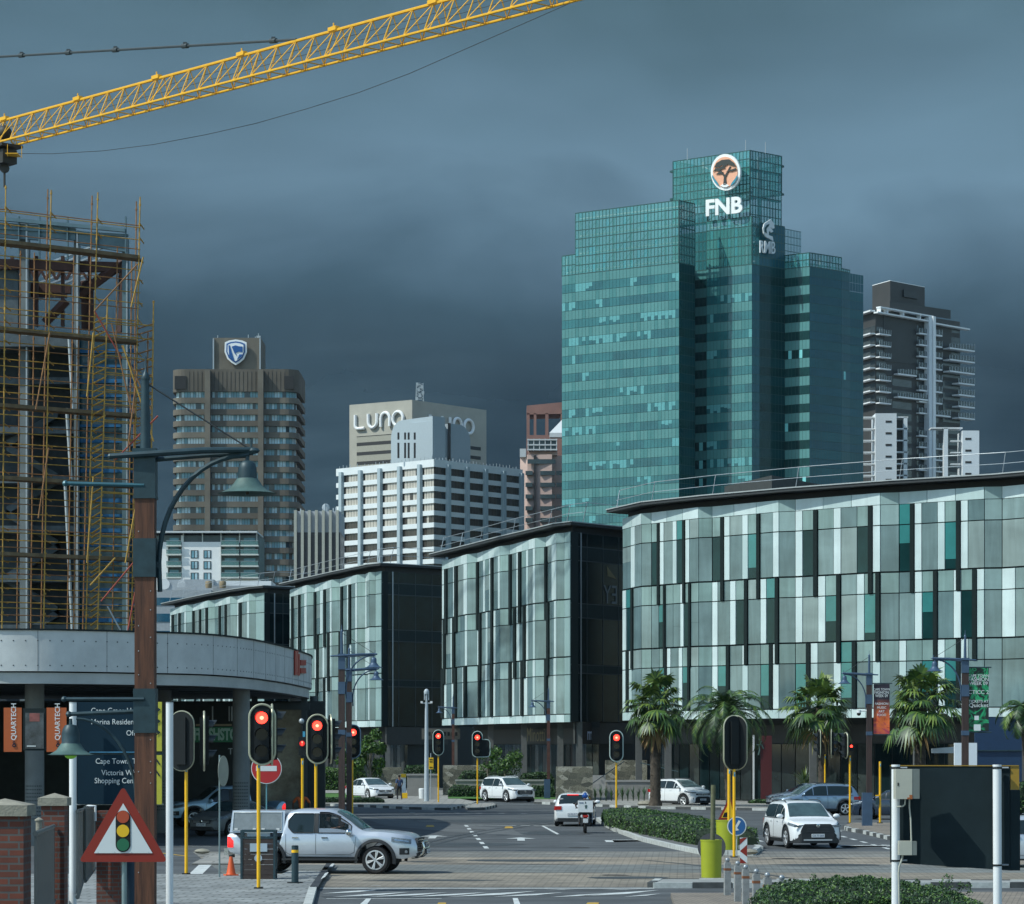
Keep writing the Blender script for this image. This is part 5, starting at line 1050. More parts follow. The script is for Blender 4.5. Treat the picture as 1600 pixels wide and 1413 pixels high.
 f=thing('shop_sign','green and white shop sign in the shade under the concrete canopy','sign',P(334,1150,127));m=MB();Zs=127;m.box(P(334,1148,Zs+.06),(62*Zs/F,.1,24*Zs/F),'neon_green');m.box(P(334,1133,Zs+.1),(56*Zs/F,.1,3*Zs/F),'sign_tan');m.build('sign_panel',f);m=MB()
 text(m,'FRESHSTOP',.70,P(303,1156,Zs),(1,0,0),(0,0,1),'pale_green',.02,bold=.03,sx=.62,space=.95);m.build('lettering',f);m=MB();text(m,'T',.4,P(356,1179,Zs),(1,0,0),(0,0,1),'galv',.01);m.build('hanging_letter',f)
 i0=33;
 def fp(px,z,off=.03):
  k=(px-800)/F;best= None
  for i in range(len(pts)-1):
   a=Vector(pts[i]);b=Vector(pts[i+1]);d=b-a;den=d.x-k*d.y
   if abs(den)<1e-9: continue
   s_=(k*a.y-a.x)/den
   if 0<=s_<=1 and a.y>104:nn=Vector((d.y,-d.x)).normalized();p=a+d*s_+nn*off; return Vector((p.x,p.y,z))
 l=MB()
 def q4(x0,x1,y0,y1,m):
  za= lambda y,p:CH+(HOR-y)*p.y/F
  a=fp(x0,0);b=fp(x1,0);l.plate([(a.x,a.y,za(y0,a)),(b.x,b.y,za(y0,b)),(b.x,b.y,za(y1,b)),(a.x,a.y,za(y1,a))],Vector((.05,-.02,0)),m)
 q4(458.5,463.5,1017,1055,'fascia_red');q4(464.5,466,1022,1056,'fascia_red')
 a=fp(468,0,.05);b=fp(475.5,0,.05)
 if a and b:
  for tx,y in (('MARINA',1041),('MOTORS',1054)):
   pass
  for y0 in (1036,1048):
   for k in range(5):q4(467.5+k*1.7,468.7+k*1.7,y0-4,y0+4,'fascia_red')
   q4(467.5,476,y0-4.6,y0-3.2,'fascia_red') if y0==1036 else q4(467.5,476,y0+3,y0+4.4,'fascia_red')
 l.build('red_lettering',t)
 return t
canopy()
def colsign():
 Zs=99
 for (x0,x1,lab) in ((6,34,'orange vertical sign left of the framed poster'),(73,104,'orange vertical sign right of the framed poster')):
  s=thing('column_sign',lab+', under the canopy','sign',P((x0+x1)/2,1175,Zs),'orange signs on the canopy column');m=MB();m.box(P((x0+x1)/2,1140.5,Zs),((x1-x0)*Zs/F,.06,69*Zs/F),'orange_sign');m.build('panel',s)
  m=MB();xc=(x0+x1)/2+5;text(m,'QUARTECH',.245,P(xc,1157,Zs-.04),(0,0,1),(-1,0,0),'sign_white',.01,sx=.98,bold=.003);m.build('lettering',s)
  m=MB();c=P(xc-3,1165,Zs-.05);m.lathe(c,[(.03,0),(.065,0),(.065,-.01),(.03,-.01)],'board_navy',n=12,axis='Y',cap= False);m.lathe(c+Vector((0,0,.1)),[(.02,0),(.045,0),(.045,-.01),(.02,-.01)],'board_navy',n=10,axis='Y',cap= False);m.build('emblem',s)
 s=thing('poster_frame','dark framed poster between the two orange signs','poster',P(54,1175,Zs));m=MB();m.box(P(54,1140,Zs+.02),(35*Zs/F,.08,66*Zs/F),'mullion');m.build('frame',s);m=MB();m.box(P(54,1142,Zs-.03),(29*Zs/F,.02,56*Zs/F),'poster');m.box(P(54,1121,Zs-.042),(16*Zs/F,.01,13*Zs/F),'poster_red');m.box(P(49,1166,Zs-.045),(14*Zs/F,.01,1.6*Zs/F),'sign_white');m.build('picture',s)
colsign()
# - street lamps (all one pattern)
WOODM=bpy.data.materials.new('wood_post');WOODM.use_nodes= True
def woodmat(m,c1,c2):
 nt=m.node_tree;ns=nt.nodes;ls=nt.links;b=ns['Principled BSDF'];b.inputs['Roughness'].default_value=.65
 t=ns.new('ShaderNodeTexCoord');mpn=ns.new('ShaderNodeMapping');mpn.inputs['Scale'].default_value=(14,14,.8);ls.new(t.outputs['Object'],mpn.inputs[0])
 n=ns.new('ShaderNodeTexNoise');n.inputs['Scale'].default_value=1.6;n.inputs['Detail'].default_value=8;n.inputs['Roughness'].default_value=.7;n.inputs['Distortion'].default_value=.4;ls.new(mpn.outputs[0],n.inputs[0])
 rp=ns.new('ShaderNodeValToRGB');rp.color_ramp.elements[0].position=.35;rp.color_ramp.elements[0].color=tuple(c1)+(1,);rp.color_ramp.elements[1].position=.68;rp.color_ramp.elements[1].color=tuple(c2)+(1,)
 ls.new(n.outputs[0],rp.inputs[0]);ls.new(rp.outputs[0],b.inputs['Base Color']);bp=ns.new('ShaderNodeBump');bp.inputs['Strength'].default_value=.3;bp.inputs['Distance'].default_value=.02;ls.new(n.outputs[0],bp.inputs['Height']);ls.new(bp.outputs[0],b.inputs['Normal'])
woodmat(WOODM,(.045,.016,.008),(.16,.060,.028));M['wood']=WOODM
WOOD2=bpy.data.materials.new('wood_post_dark');WOOD2.use_nodes= True ;woodmat(WOOD2,(.028,.018,.016),(.06,.032,.026));M['wood_dark']=WOOD2
def lamp_head(mb,c,s=1.0,n=24,mt='lamp_metal',mc='lamp_patina'):
 mb.lathe(c,[(.012,.0),(.02,-.02),(.02,-.06),(.06,-.07),(.085,-.10),(.097,-.15),(.100,-.245),(.107,-.25)],mt,n=n,cap= False)
 mb.lathe(c,[(.107,-.25),(.125,-.275),(.155,-.32),(.205,-.365),(.27,-.395),(.305,-.405),(.295,-.412),(.20,-.39),(.12,-.33),(.07,-.29)],mc,n=n,cap= False)
def lamp_tree(name,label,base,px,d1=1,wood='wood',W=.205,second= None,front= False,banner= None,sleeve= None,topz=6.6,mt='lamp_metal'):
 """wood post, metal caps, spike, straight arm with arc brace and bell lamp; d1 = side of the lamp"""
 x,y,z0=base;t=thing('street_lamp',label,'street lamp',base,'bell shaped street lamps on brown square posts')
 z1=z0+topz;m=MB();m.box((x,y,z0+(topz-.5)/2),(W,W,topz-.5),wood)
 if front:
  rn=random.Random(3)
  for k in range(26):zz=z0+rn.uniform(1.5,5.9);m.cyl((x+rn.choice([-.07,.07,.02]),y-W/2-.006,zz),(x+rn.choice([-.07,.07,.02])*0+x*0+(x+rn.choice([-.07,.07]))*0+x+.0,y-W/2-.006,zz+.0005),.006,'galv',n=6) if False else m.sphere((x+rn.choice([-.06,.065]),y-W/2,zz),.007,'galv',n=6)
 m.build('post',t)
 c=MB();c.box((x,y,z1-.28),(W+.02,W+.02,.44),mt);c.box((x,y,z1-.03),(W+.045,W+.045,.07),mt);c.box((x,y,z1-.5),(W+.03,W+.03,.03),mt);c.box((x,y,z1-1.13),(W+.03,W+.03,.40),mt);c.build('clamp',t)
 s=MB();s.cyl((x,y,z1),(x-.005*d1,y,z1+.72),.055,mt,r2=.042,n=12);s.lathe((x,y,z1+.72),[(.042,0),(.05,.03),(.03,.07),(.01,.1),(.008,.25)],mt,n=10);s.build('spike',t)
 a=MB();z2=z1-.03;ax=x+d1*1.12
 a.tube([(x-d1*.35,y-W/2-.03,z2-.05),(x,y-W/2-.04,z2-.03),(x+d1*.6,y-W/2-.02,z2+.01),(ax,y,z2+.03)],[.028,.034,.034,.028],mt,n=8);a.tube([(x,y,z2-.08),(x+d1*.6,y,z2-.03),(ax,y,z2+.0)],.026,mt,n=8)
 a.sphere((x-d1*.35,y-W/2-.03,z2-.05),.03,mt,n=8);a.sphere((ax,y,z2+.02),.045,mt,n=8,sc=(1.6,1,.8))
 arc=[]
 for k in range(13):th=math.pi/2*k/12;arc.append((x+d1*(.14+.88*(1-math.cos(th))**1.0),y,z2-1.15+1.12*math.sin(th)))
 a.tube([(x+d1*.15,y,z2-1.45)]+arc+[(ax-d1*.04,y,z2-.02)],.026,mt,n=8);a.box((x+d1*(W/2+.02),y,z1-1.2),(.06,.05,.06),mt)
 a.cyl((ax-d1*.02,y,z2),(ax-d1*.02,y,z2+.14),.012,mt,n=6);a.build('arm',t)
 k=MB();k.tube([(x+d1*.03,y,z1+.68),(ax-d1*.05,y,z2+.05)],.009,'cable',n=5);k.build('stay_wire',t)
 h=MB();lamp_head(h,(ax-d1*.06,y,z2-.02),mt=mt,mc='lamp_patina' if front else mt);o=h.build('lamp_shade',t)
 b=MB();b.lathe((ax-d1*.06,y,z2-.38),[(.0,-.06),(.015,-.055),(.018,-.03),(.09,-.01),(.09,.03)],'lens_dark',n=12,cap= False);b.build('bulb',o)
 if second:
  zc=second;q=MB();q.box((x,y,z0+zc-.12),(W+.025,W+.025,.46),mt);q.build('clamp',t);a=MB();ax2=x-d1*.8
  a.tube([(x,y-.12,z0+zc-.0),(ax2-.03*d1,y-.12,z0+zc)],.02,mt,n=8);a.sphere((ax2-.03*d1,y-.12,z0+zc),.032,mt,n=8);a.tube([(x,y,z0+zc-.12),(ax2,y,z0+zc-.155)],.022,mt,n=8);a.sphere((ax2,y,z0+zc-.155),.035,mt,n=8)
  arc=[(x-d1*(.10+.62*(1-math.cos(math.pi/2*k/12))),y,z0+zc-1.05+.85*math.sin(math.pi/2*k/12)) for k in range(13)];a.tube([(x-d1*.1,y,z0+zc-1.5)]+arc,.016,mt,n=8);a.build('arm',t)
  a=MB();a.tube([(x,y-.1,z1-.38),(x-d1*.82,y-.1,z1-.36)],.022,'lamp_teal',n=8);a.sphere((x-d1*.82,y-.1,z1-.36),.034,'lamp_teal',n=8);a.build('arm',t)
  h=MB();lc=(ax2+.02,y,z0+zc-.26)
  for pr,mm in (([(.015,.06),(.02,0),(.06,-.01),(.085,-.05),(.095,-.10),(.095,-.19),(.1,-.2)],mt),([(.1,-.2),(.115,-.22),(.15,-.27),(.215,-.31),(.245,-.315),(.2,-.325),(.1,-.27)],'lamp_patina')):h.lathe(lc,pr,mm,n=22,cap= False)
  o=h.build('lamp_shade',t);b=MB();b.sphere((lc[0],lc[1],lc[2]-.31),.07,'bulb_green',n=14,sc=(1,1,.75));b.build('bulb',o)
 if sleeve:q=MB();q.box((x-.09,y,z0+sleeve/2),(W+.2,W+.12,sleeve),mt);q.build('base_sleeve',t)
 if banner:banner(t,x,y,z0)
 for zz in ((z0+4.0,) if not second else ()):q=MB();q.box((x,y,zz),(W+.03,W+.03,.16),mt);q.build('clamp',t)
 return t
lamp_tree('street_lamp','nearest street lamp, tall rust brown post with a high shade and a low one',(X(227.5,30),30,0),227,1,second=4.0,front= True)
lamp_tree('street_lamp','street lamp with dark post behind the silver pickup, left of the close pair',(X(534,95.5),95.5,0),534,1,wood='wood_dark',mt='lamp_blue',topz=6.6)
lamp_tree('street_lamp','street lamp with dark post behind the silver pickup, right of the close pair',(X(545.5,113),113,0),545,1,wood='wood_dark',mt='lamp_blue',topz=6.6)
lamp_tree('street_lamp','distant street lamp beside the pale camera mast',(X(708,221),221,0),708,-1,wood='post_brown',mt='lamp_blue',sleeve=1.4)
lamp_tree('street_lamp','distant street lamp between the white crossover and the stone wall',(X(857,190),190,0),857,-1,wood='post_brown',mt='lamp_blue',sleeve=1.4)
lamp_tree('street_lamp','street lamp standing among the palm fronds behind the boxy white car',(X(1055,190),190,.7),1055,-1,wood='post_brown',mt='lamp_blue')
def bannermat(name,kind):
 m=bpy.data.materials.new(name);m.use_nodes= True ;nt=m.node_tree;ns=nt.nodes;ls=nt.links;b=ns['Principled BSDF'];b.inputs['Roughness'].default_value=.5
 t=ns.new('ShaderNodeTexCoord');n=ns.new('ShaderNodeTexNoise');n.inputs['Scale'].default_value=1.9 if kind else 1.3;n.inputs['Detail'].default_value=4;n.inputs['Distortion'].default_value=1.8;ls.new(t.outputs['Object'],n.inputs[0])
 rp=ns.new('ShaderNodeValToRGB');e=rp.color_ramp.elements
 if kind:cols=[(.44,(.008,.016,.014)),(.50,(.01,.17,.07)),(.56,(.02,.42,.16)),(.62,(.006,.03,.022))]
 else:cols=[(.3,(.35,.02,.08)),(.5,(.75,.16,.03)),(.62,(.5,.05,.02)),(.75,(.04,.02,.03))]
 while len(e)<len(cols):e.new(.5)
 for q,(p,c) in zip(e,cols):q.position=p;q.color=c+(1,)
 ls.new(n.outputs[0],rp.inputs[0])
 if not kind:
  s=ns.new('ShaderNodeSeparateXYZ');ls.new(t.outputs['Object'],s.inputs[0]);mr=ns.new('ShaderNodeMapRange');ls.new(s.outputs[2],mr.inputs[0]);mr.inputs[1].default_value=4.7;mr.inputs[2].default_value=5.5
  mixn=ns.new('ShaderNodeMix');mixn.data_type='RGBA';ls.new(mr.outputs[0],mixn.inputs[0]);ls.new(rp.outputs[0],mixn.inputs[6]);mixn.inputs[7].default_value=(.025,.018,.03,1);ls.new(mixn.outputs[2],b.inputs['Base Color'])
 else:ls.new(rp.outputs[0],b.inputs['Base Color'])
 M[name]=m
bannermat('banner_print_green',1);bannermat('banner_print_red',0)
def ban(kind,px0,px1,py0,py1,Zd,tl):
 def f(t,x,y,z0):
  lab='green and black fashion week banner hanging from the right hand lamp post' if kind else 'black and orange fashion week banner hanging from the lamp post between two palms'
  s=thing('banner',lab,'banner',(x,y-.02,z0+4));OFF[s.name]=Vector((x,y-.02,z0));s.location=(x,y-.02,z0)
  m=MB();a=P(px0,py0,y-.02);b=P(px1,py1,y-.02);nx=10;vs=[];fs=[]
  for j in range(13):
   for i in range(nx+1):u=i/nx;v=j/12;vs.append((a.x+(b.x-a.x)*u,y-.02+.02*math.sin(u*6+v*4)*math.sin(v*3.14),a.z+(b.z-a.z)*v))
  for j in range(12):
   for i in range(nx):q=j*(nx+1)+i;fs.append((q,q+1,q+nx+2,q+nx+1))
  m.add(vs,fs,'banner_print_green' if kind else 'banner_print_red', True);m.build('cloth',s,recalc= False)
  r=MB();xr=a.x-.12
  for pz in (py0-1,py1+1.5):r.cyl(P(px0-6,pz,y),P(px1+4,pz,y),.022,'lamp_metal',n=8)
  r.build('rod',s);l=MB();cx=(px0+px1)/2
  for sx,st,py,sz,xs_ in tl:text(l,st,sz,P(cx,py,y-.06),(1,0,0),(0,0,1),'sign_white',.004,align='CENTER',bold=.001,sx=xs_)
  l.build('lettering',s)
 return f
lamp_tree('street_lamp','street lamp carrying the orange and black banner, right of the fan palm',(X(1358,124),124,.1),1357,-1,wood='wood_dark',mt='lamp_blue',W=.22,sleeve=1.45,banner=ban(0,1365,1390,1069,1147,124,[(0,'CAPE TOWN',1079,.135,.9),(0,'FASHION',1084.5,.19,.8),(0,'WEEK 09',1089.5,.17,.8),(0,'FASHION',1101.5,.14,1),(0,'MUSIC',1107.5,.14,1),(0,'ART',1113.5,.14,1),(0,'FOOD',1119,.14,1)]))
lamp_tree('street_lamp','street lamp carrying the green banner behind the dark board',(X(1508,100),100,0),1508,-1,wood='wood_dark',mt='lamp_blue',W=.22,banner=ban(1,1513,1545,1044,1143,100,[(0,'CAPE TOWN',1058,.13,.95),(0,'FASHION',1064.5,.19,.9),(0,'WEEK 09',1070.5,.17,.95),(0,'CTICC 2',1084.5,.19,1),(0,'TICKETS AT',1098,.13,1),(0,'Quicket',1105,.19,1.1)]))
for px,py,Zd in ((1526,1122,100),(1527,1137,100)):
 m=MB();p=P(px,py,Zd-.09);m.box(p,(.15 if py==1122 else .24,.01,.15 if py==1122 else .22),'sign_white');
 o=m.build('banner_patch',bpy.data.objects.get('banner.001'))
 # - traffic lights
def capsule(cx,cz,w,h,n=14):
 r=w/2;pts=[]
 for k in range(n+1):th=math.pi*k/n;pts.append((cx+r*math.cos(th),cz+h/2-r+r*math.sin(th)))
 for k in range(n+1):th=math.pi+math.pi*k/n;pts.append((cx+r*math.cos(th),cz-h/2+r+r*math.sin(th)))
 return pts
def signal_head(t,x,y,zc,rz=0,lit=0,bulge= False,w=.60,h=1.42,trim='brass_trim',vis= True):
 """backboard with pale rim, three round lenses with visors; faces -Y before rz"""
 R_=Matrix.Rotation(rz,4,'Z');org=Vector((x,y,zc))
 def T(p): return org+R_@Vector(p)
 pts=capsule(0,0,w,h)
 if bulge:
  r=.12;pts=[q for q in pts]
  top=[(w/2*math.cos(math.pi*k/14)-.0,h/2-w/2+w/2*math.sin(math.pi*k/14)) for k in range(15)];top=[(a,b) for a,b in top][::-1]
  pts=[(-w/2,h/2-w/2)]+top[1:-1]+[(w/2,h*.18)]+[(w/2+.45-.22+.22*math.sin(th),h*.18-.22+.22*math.cos(th)) for th in [k*math.pi/2/5 for k in range(6)]]+[(w/2+.45-.22+.22*math.cos(th),-h/2+.22-.22*math.sin(th)) for th in [k*math.pi/2/5 for k in range(6)]]+[(-w/2+.25-.25*math.sin(th),-h/2+.25-.25*math.cos(th)) for th in [k*math.pi/2/5 for k in range(6)]]
 m=MB();m.plate([T((a,0,b)) for a,b in pts],R_@Vector((0,.03,0)),'black_paint');bd=m.build('backboard',t)
 m=MB();ring=[T((a,-.015,b)) for a,b in pts];m.tube(ring+[ring[0],ring[1]],.028,trim,n=6,caps= False);m.build('rim',bd)
 m=MB();m.hexa([T(p) for p in ((-.17,-.02,-h*.42),(.17,-.02,-h*.42),(.17,-.14,-h*.42),(-.17,-.14,-h*.42),(-.17,-.02,h*.42),(.17,-.02,h*.42),(.17,-.14,h*.42),(-.17,-.14,h*.42))],'black_paint')
 m.hexa([T(p) for p in ((-.14,.02,-h*.4),(.14,.02,-h*.4),(.14,.10,-h*.4),(-.14,.10,-h*.4),(-.14,.02,h*.4),(.14,.02,h*.4),(.14,.10,h*.4),(-.14,.10,h*.4))],'black_paint');m.build('housing',t)
 for k,z in enumerate((.40,0,-.40)):
  m=MB();n=20;c=T((0,-.145,z));rr=.145;on=(k==lit)
  ra=[T((rr*math.cos(2*math.pi*i/n),-.148,z+rr*math.sin(2*math.pi*i/n))) for i in range(n)];m.poly(ra,'red_lamp' if on else 'lens_dark')
  if on:m.poly([T((.05*math.cos(2*math.pi*i/n),-.152,z+.045*math.sin(2*math.pi*i/n))) for i in range(n)],'lamp_core')
  o=m.build('lens',t)
  v=MB();a0,a1=-.25,math.pi+.25;vs=[]
  for dep,dr in ((-.14,0),(-.36,.0)):
   for i in range(15):a=a0+(a1-a0)*i/14;q=dep if dep>-.3 else -.14-.22*(.55+.45*math.sin(max(0,min(math.pi,a))));vs.append(T(((rr+.012)*math.cos(a),q,z+(rr+.012)*math.sin(a))))
  v.add(vs,[(i,i+1,15+i+1,15+i) for i in range(14)],'visor');v.build('visor',o,recalc= False)
def pole(t,x,y,z0,z1,r=.045,m='pole_yellow',sticker= True,n=14):
 mb=MB();mb.cyl((x,y,z0),(x,y,z1),r,m,n=n);mb.build('pole',t)
 b=MB();b.cyl((x,y,z0),(x,y,z0+.03),r*2.6,'black_paint',n=12);b.build('base',t)
 if sticker:s=MB();s.box((x+.01,y-r,z1-.16),(.05,.01,.14),'sticker_blue');s.box((x+.015,y-r-.006,z1-.13),(.02,.006,.05),'sign_white');s.build('sticker',t)
def tl(px,base_y,top_y,label,heads=((0,0),),h_px= None,bulge= False,lit=0,name='traffic_light',z0=.1,w= None,ptop= None,trim='brass_trim',group='traffic lights round the junction'):
 Zd=GY(base_y);x=X(px,Zd);t=thing(name,label,'traffic light',(x,Zd,z0),group);zt=Zh(top_y,Zd);H=(h_px or 94)*Zd/F
 for i_,(dx,rz) in enumerate(heads):signal_head(t,x+dx,Zd-(.12 if abs(rz)<1.5 else -.1),zt-H/2,R(rz),lit if i_==0 else -1,bulge,w=w or H*.425,h=H,trim=trim)
 pole(t,x,Zd,z0,zt-H+.15 if ptop is None else Zh(ptop,Zd)); return t
tl(404,1395,1101,'nearest traffic light, large red signal in front of the slatted bin',heads=((.10,0),(.30,96)),h_px=94)
tl(493.5,1349,1117,'red traffic light rising behind the cab of the silver pickup',heads=((.06,0),(.42,100)),h_px=76)
tl(550.5,1293,1133,'red traffic light just right of the two dark lamp posts',heads=((.05,0),),h_px=52,trim='rim_blue')
tl(685,1257,1141,'small red traffic light on the far corner beside the camera mast',h_px=39,trim='rim_green')
tl(746,1260,1143,'red traffic light with a wider lower right corner on the small island',h_px=40,bulge= True,trim='rim_green',w=.60)
tl(963,1283,1142,'red traffic light at the tip of the hedged median',h_px=48,trim='rim_green',z0=.14)
def tl_multi(px,base_y,zpx_top,heads,label,poles= None,name='traffic_light',ptop= None,hpx=90):
 Zd=GY(base_y);x=X(px,Zd);t=thing(name,label,'traffic light',(x,Zd,.1),'traffic lights round the junction');H=hpx*Zd/F
 for (dpx,dy,rz) in heads:signal_head(t,x+dpx*Zd/F,Zd+dy,Zh(zpx_top,Zd)-H/2,R(rz),-1,w=H*.425,h=H)
 pole(t,x,Zd,.1,Zh(ptop,Zd)); return t
tl_multi(291,1372,1112,((-6,-.15,165),(27,.0,97)),'traffic light seen from behind and edge on, left under the canopy',ptop=1193,hpx=92)
tl_multi(1147,1345,1119,((-1,.0,212),(3,.15,158)),'paired traffic light heads seen from behind above the yellow planters',ptop=1202,hpx=84)
tl_multi(1289,1268,1140,((-8,0,-86),(10,0,80)),'traffic light with back to back heads behind the blue grey car',ptop=1179,hpx=44)
t=tl_multi(1328,1290,1145,((-6,0,-75),),'traffic light with a red pedestrian lamp, left of the orange banner',ptop=1181,hpx=40)
m=MB();p=P(1330,1168,GY(1290));m.box(p,(.22,.16,.34),'black_paint');m.build('pedestrian_signal',t);m=MB();m.lathe((p.x,p.y-.085,p.z+.05),[(.06,0),(.055,-.01)],'red_lamp',n=14,axis='Y');m.build('pedestrian_lamp',t)
def ped_pole(px,base_y,top_y,label,lampy= None,z0=.1):
 Zd=GY(base_y);x=X(px,Zd);t=thing('signal_pole',label,'signal pole',(x,Zd,z0));pole(t,x,Zd,z0,Zh(top_y,Zd),r=.05)
 if lampy:
  m=MB();m.box((x,Zd,Zh(lampy,Zd)),(.26,.2,.66),'black_paint');m.build('housing',t);m=MB();m.lathe((x,Zd-.11,Zh(lampy-4,Zd)),[(.10,0),(.095,-.02)],'ped_glass',n=16,axis='Y');m.build('lens',t)
  zz=Zh(lampy-4,Zd);m=MB();m.box((x,Zd-.14,zz-.015),(.035,.01,.1),'red_lamp');m.sphere((x,Zd-.14,zz+.05),.02,'lamp_core',n=8);m.build('red_figure',t);m=MB();m.box((x+.05,Zd,Zh(lampy-16,Zd)),(.1,.05,.32),'sticker_blue');m.sphere((x-.03,Zd,Zh(1127,Zd)),.1,'galv',n=10);m.cyl((x,Zd,Zh(lampy-8,Zd)),(x,Zd,Zh(1128,Zd)),.03,'black_paint',n=6);m.build('sensor',t)
ped_pole(472.5,1320,1185,'short yellow pole with red pedestrian figure left of the second signal',1166)
ped_pole(1375,1291,1190,'plain yellow pole with push button right of the orange banner post', None,.13)
ped_pole(1139,1334,1198,'yellow pole immediately left of the paired signal pole', None,.14)
m=MB();Zd=GY(1291);m.box((X(1375,Zd)-.12,Zd,1.1),(.14,.16,.3),'lamp_metal');m.box((X(1375,Zd)-.1,Zd-.02,1.36),(.2,.1,.05),'pole_yellow');m.build('push_button',bpy.data.objects['signal_pole.001'])
def mast():
 Zd=180;x=X(666.5,Zd);t=thing('camera_mast','tall pale grey camera mast on the far corner','camera mast',(x,Zd,.1));m=MB();m.cyl((x,Zd,.1),(x,Zd,Zh(1100,Zd)),.16,'pale_mast',r2=.10,n=12);m.build('mast',t)
 m=MB();m.cyl((x,Zd,Zh(1100,Zd)),(x,Zd,Zh(1081,Zd)),.06,'pale_mast',n=8);m.cyl((x-.3,Zd,Zh(1099,Zd)),(x+.3,Zd,Zh(1099,Zd)),.035,'pale_mast',n=6);
 for s in (-1,1):m.box((x+s*.3,Zd-.05,Zh(1097.5,Zd)),(.14,.2,.13),'white_paint');m.cyl((x+s*.13,Zd,Zh(1094,Zd)),(x+s*.13,Zd,Zh(1082,Zd)),.03,'pale_mast',n=6)
 m.lathe((x,Zd,Zh(1081,Zd)),[(.14,-.15),(.17,0),(.12,.12),(.03,.18)],'pale_mast',n=12);m.build('camera_head',t)
 m=MB();m.lathe((x+.02,Zd-.13,.12),[(.16,0),(.15,.9)],'white_paint',n=8);
mast()
# - big direction sign, warning triangle, posts
def whitepost(px,top,Zd,w,label,cat='post'):
 t=thing('white_post',label,cat,(X(px,Zd),Zd,.1));m=MB();r=w*Zd/F/2;m.cyl((X(px,Zd),Zd,.1),(X(px,Zd),Zd,Zh(top,Zd)),r,'white_paint',n=20);m.build('tube',t);m=MB();m.cyl((X(px,Zd),Zd,Zh(top,Zd)),(X(px,Zd),Zd,Zh(top,Zd)+.02),r*1.04,'galv',n=20);m.build('cap',t); return t
whitepost(114,1099,52,11.5,'white tubular sign post on the left of the navy direction board');whitepost(265,1099,52,11.5,'white tubular sign post on the right of the navy direction board')
def board():
 Zd=52.3;t=thing('direction_board','navy direction board with white place names and yellow arrow strip between white posts','sign',P(190,1257,Zd));k=Zd/F
 def bx(m,x0,x1,y0,y1,d,mm,th=.02):m.box(((X(x0,Zd)+X(x1,Zd))/2,Zd+d,(Zh(y0,Zd)+Zh(y1,Zd))/2),((x1-x0)*k,th,(y1-y0)*k),mm)
 for i,(y0,y1) in enumerate(((1097,1174),(1180,1257))):
  m=MB();bx(m,121,243,y0,y1,0,'board_navy',.04);m.build('panel',t);m=MB();bx(m,243.2,253,y0,y1,0,'board_yellow',.04);m.build('arrow_strip',t)
 m=MB();yy=Zd-.03
 for s,px,py,sz in (('Cape Grace Hotel',142,1114.5,.125),('Marina Residential',142,1132,.125),('Offices',197,1149.5,.125),('Cape Town  Tourism',149,1193.5,.125),('Victoria Wharf',158.5,1211.5,.125),('Shopping Centre',147.5,1224,.125)):text(m,s,sz*1.12,P(px,py,yy),(1,0,0),(0,0,1),'sign_white',.002,sx=.9)
 m.build('lettering',t)
 m=MB()
 for y in (1109,1127,1144.5):m.plate([P(244,y-5,yy),P(251,y,yy),P(244,y+5,yy),P(244,y+3,yy),P(248,y,yy),P(244,y-3,yy)],(0,-.004,0),'board_navy');m.box(P(245.5,y,yy-.004),(.03,.004,.02),'board_navy')
 for y in (1190,1208):m.plate([P(243.5,y-6,yy),P(250,y+4,yy),P(249,y+6,yy),P(243.5,y-2,yy)],(0,-.004,0),'board_navy')
 m.build('arrow',t);m=MB();bx(m,140,212,1174.5,1176.3,.0,'strip_blue');bx(m,118,255,1176.5,1179.5,.05,'lamp_metal');bx(m,118,255,1256,1258,.05,'galv');m.build('crossbar',t)
board()
def triangle():
 Zd=28.6;cx,cy=192.5,1347;t=thing('warning_sign','red bordered triangle sign showing a traffic light, in front of the brown post','road sign',(X(192,Zd),Zd,0));
 def tri(s,z,m,rr,th=.004,name= None):
  A=[(192.5,1228),(262.5,1347),(123,1347)];g=(sum(a[0] for a in A)/3,sum(a[1] for a in A)/3);pts=[]
  A=[(g[0]+(a[0]-g[0])*s,g[1]+(a[1]-g[1])*s) for a in A]
  for i in range(3):
   p=Vector(A[i]);a=(Vector(A[i-1])-p).normalized();b=(Vector(A[(i+1)%3])-p).normalized()
   for q in range(6):f=q/5;pts.append(p+(a*(1-f)**2+b*f**2)*rr)
  mb=MB();mb.plate([P(q[0],q[1],Zd+z) for q in pts],(0,-th,0),m); return mb
 tri(1.0,.01,'sign_red',9,.012).build('border',t);tri(.655,-.006,'sign_white',.5,.003).build('face',t)
 m=MB();k=Zd/F;m.plate([(X(192.5,Zd)+a,Zd-.012,Zh(1299,Zd)+b) for a,b in capsule(0,0,23*k,65*k)],(0,-.003,0),'black_paint');m.build('signal_symbol',t)
 for y,c in ((1276.5,'sym_red'),(1298.5,'sym_yellow'),(1320,'sym_green')):m=MB();m.lathe((X(192.5,Zd),Zd-.017,Zh(y,Zd)),[(9.8*k,0),(9.7*k,-.002)],c,n=24,axis='Y');m.build('symbol_lamp',t)
 m=MB();m.cyl((X(193,Zd),Zd+.06,0),(X(193,Zd),Zd+.06,Zh(1300,Zd)),.027,'galv_pole',n=14);m.build('post',t);m=MB()
 for x_ in (153,179,205,232):m.sphere(P(x_,1331.5,Zd-.01),.0035,'galv',n=6)
 m.build('rivet',t)
triangle()
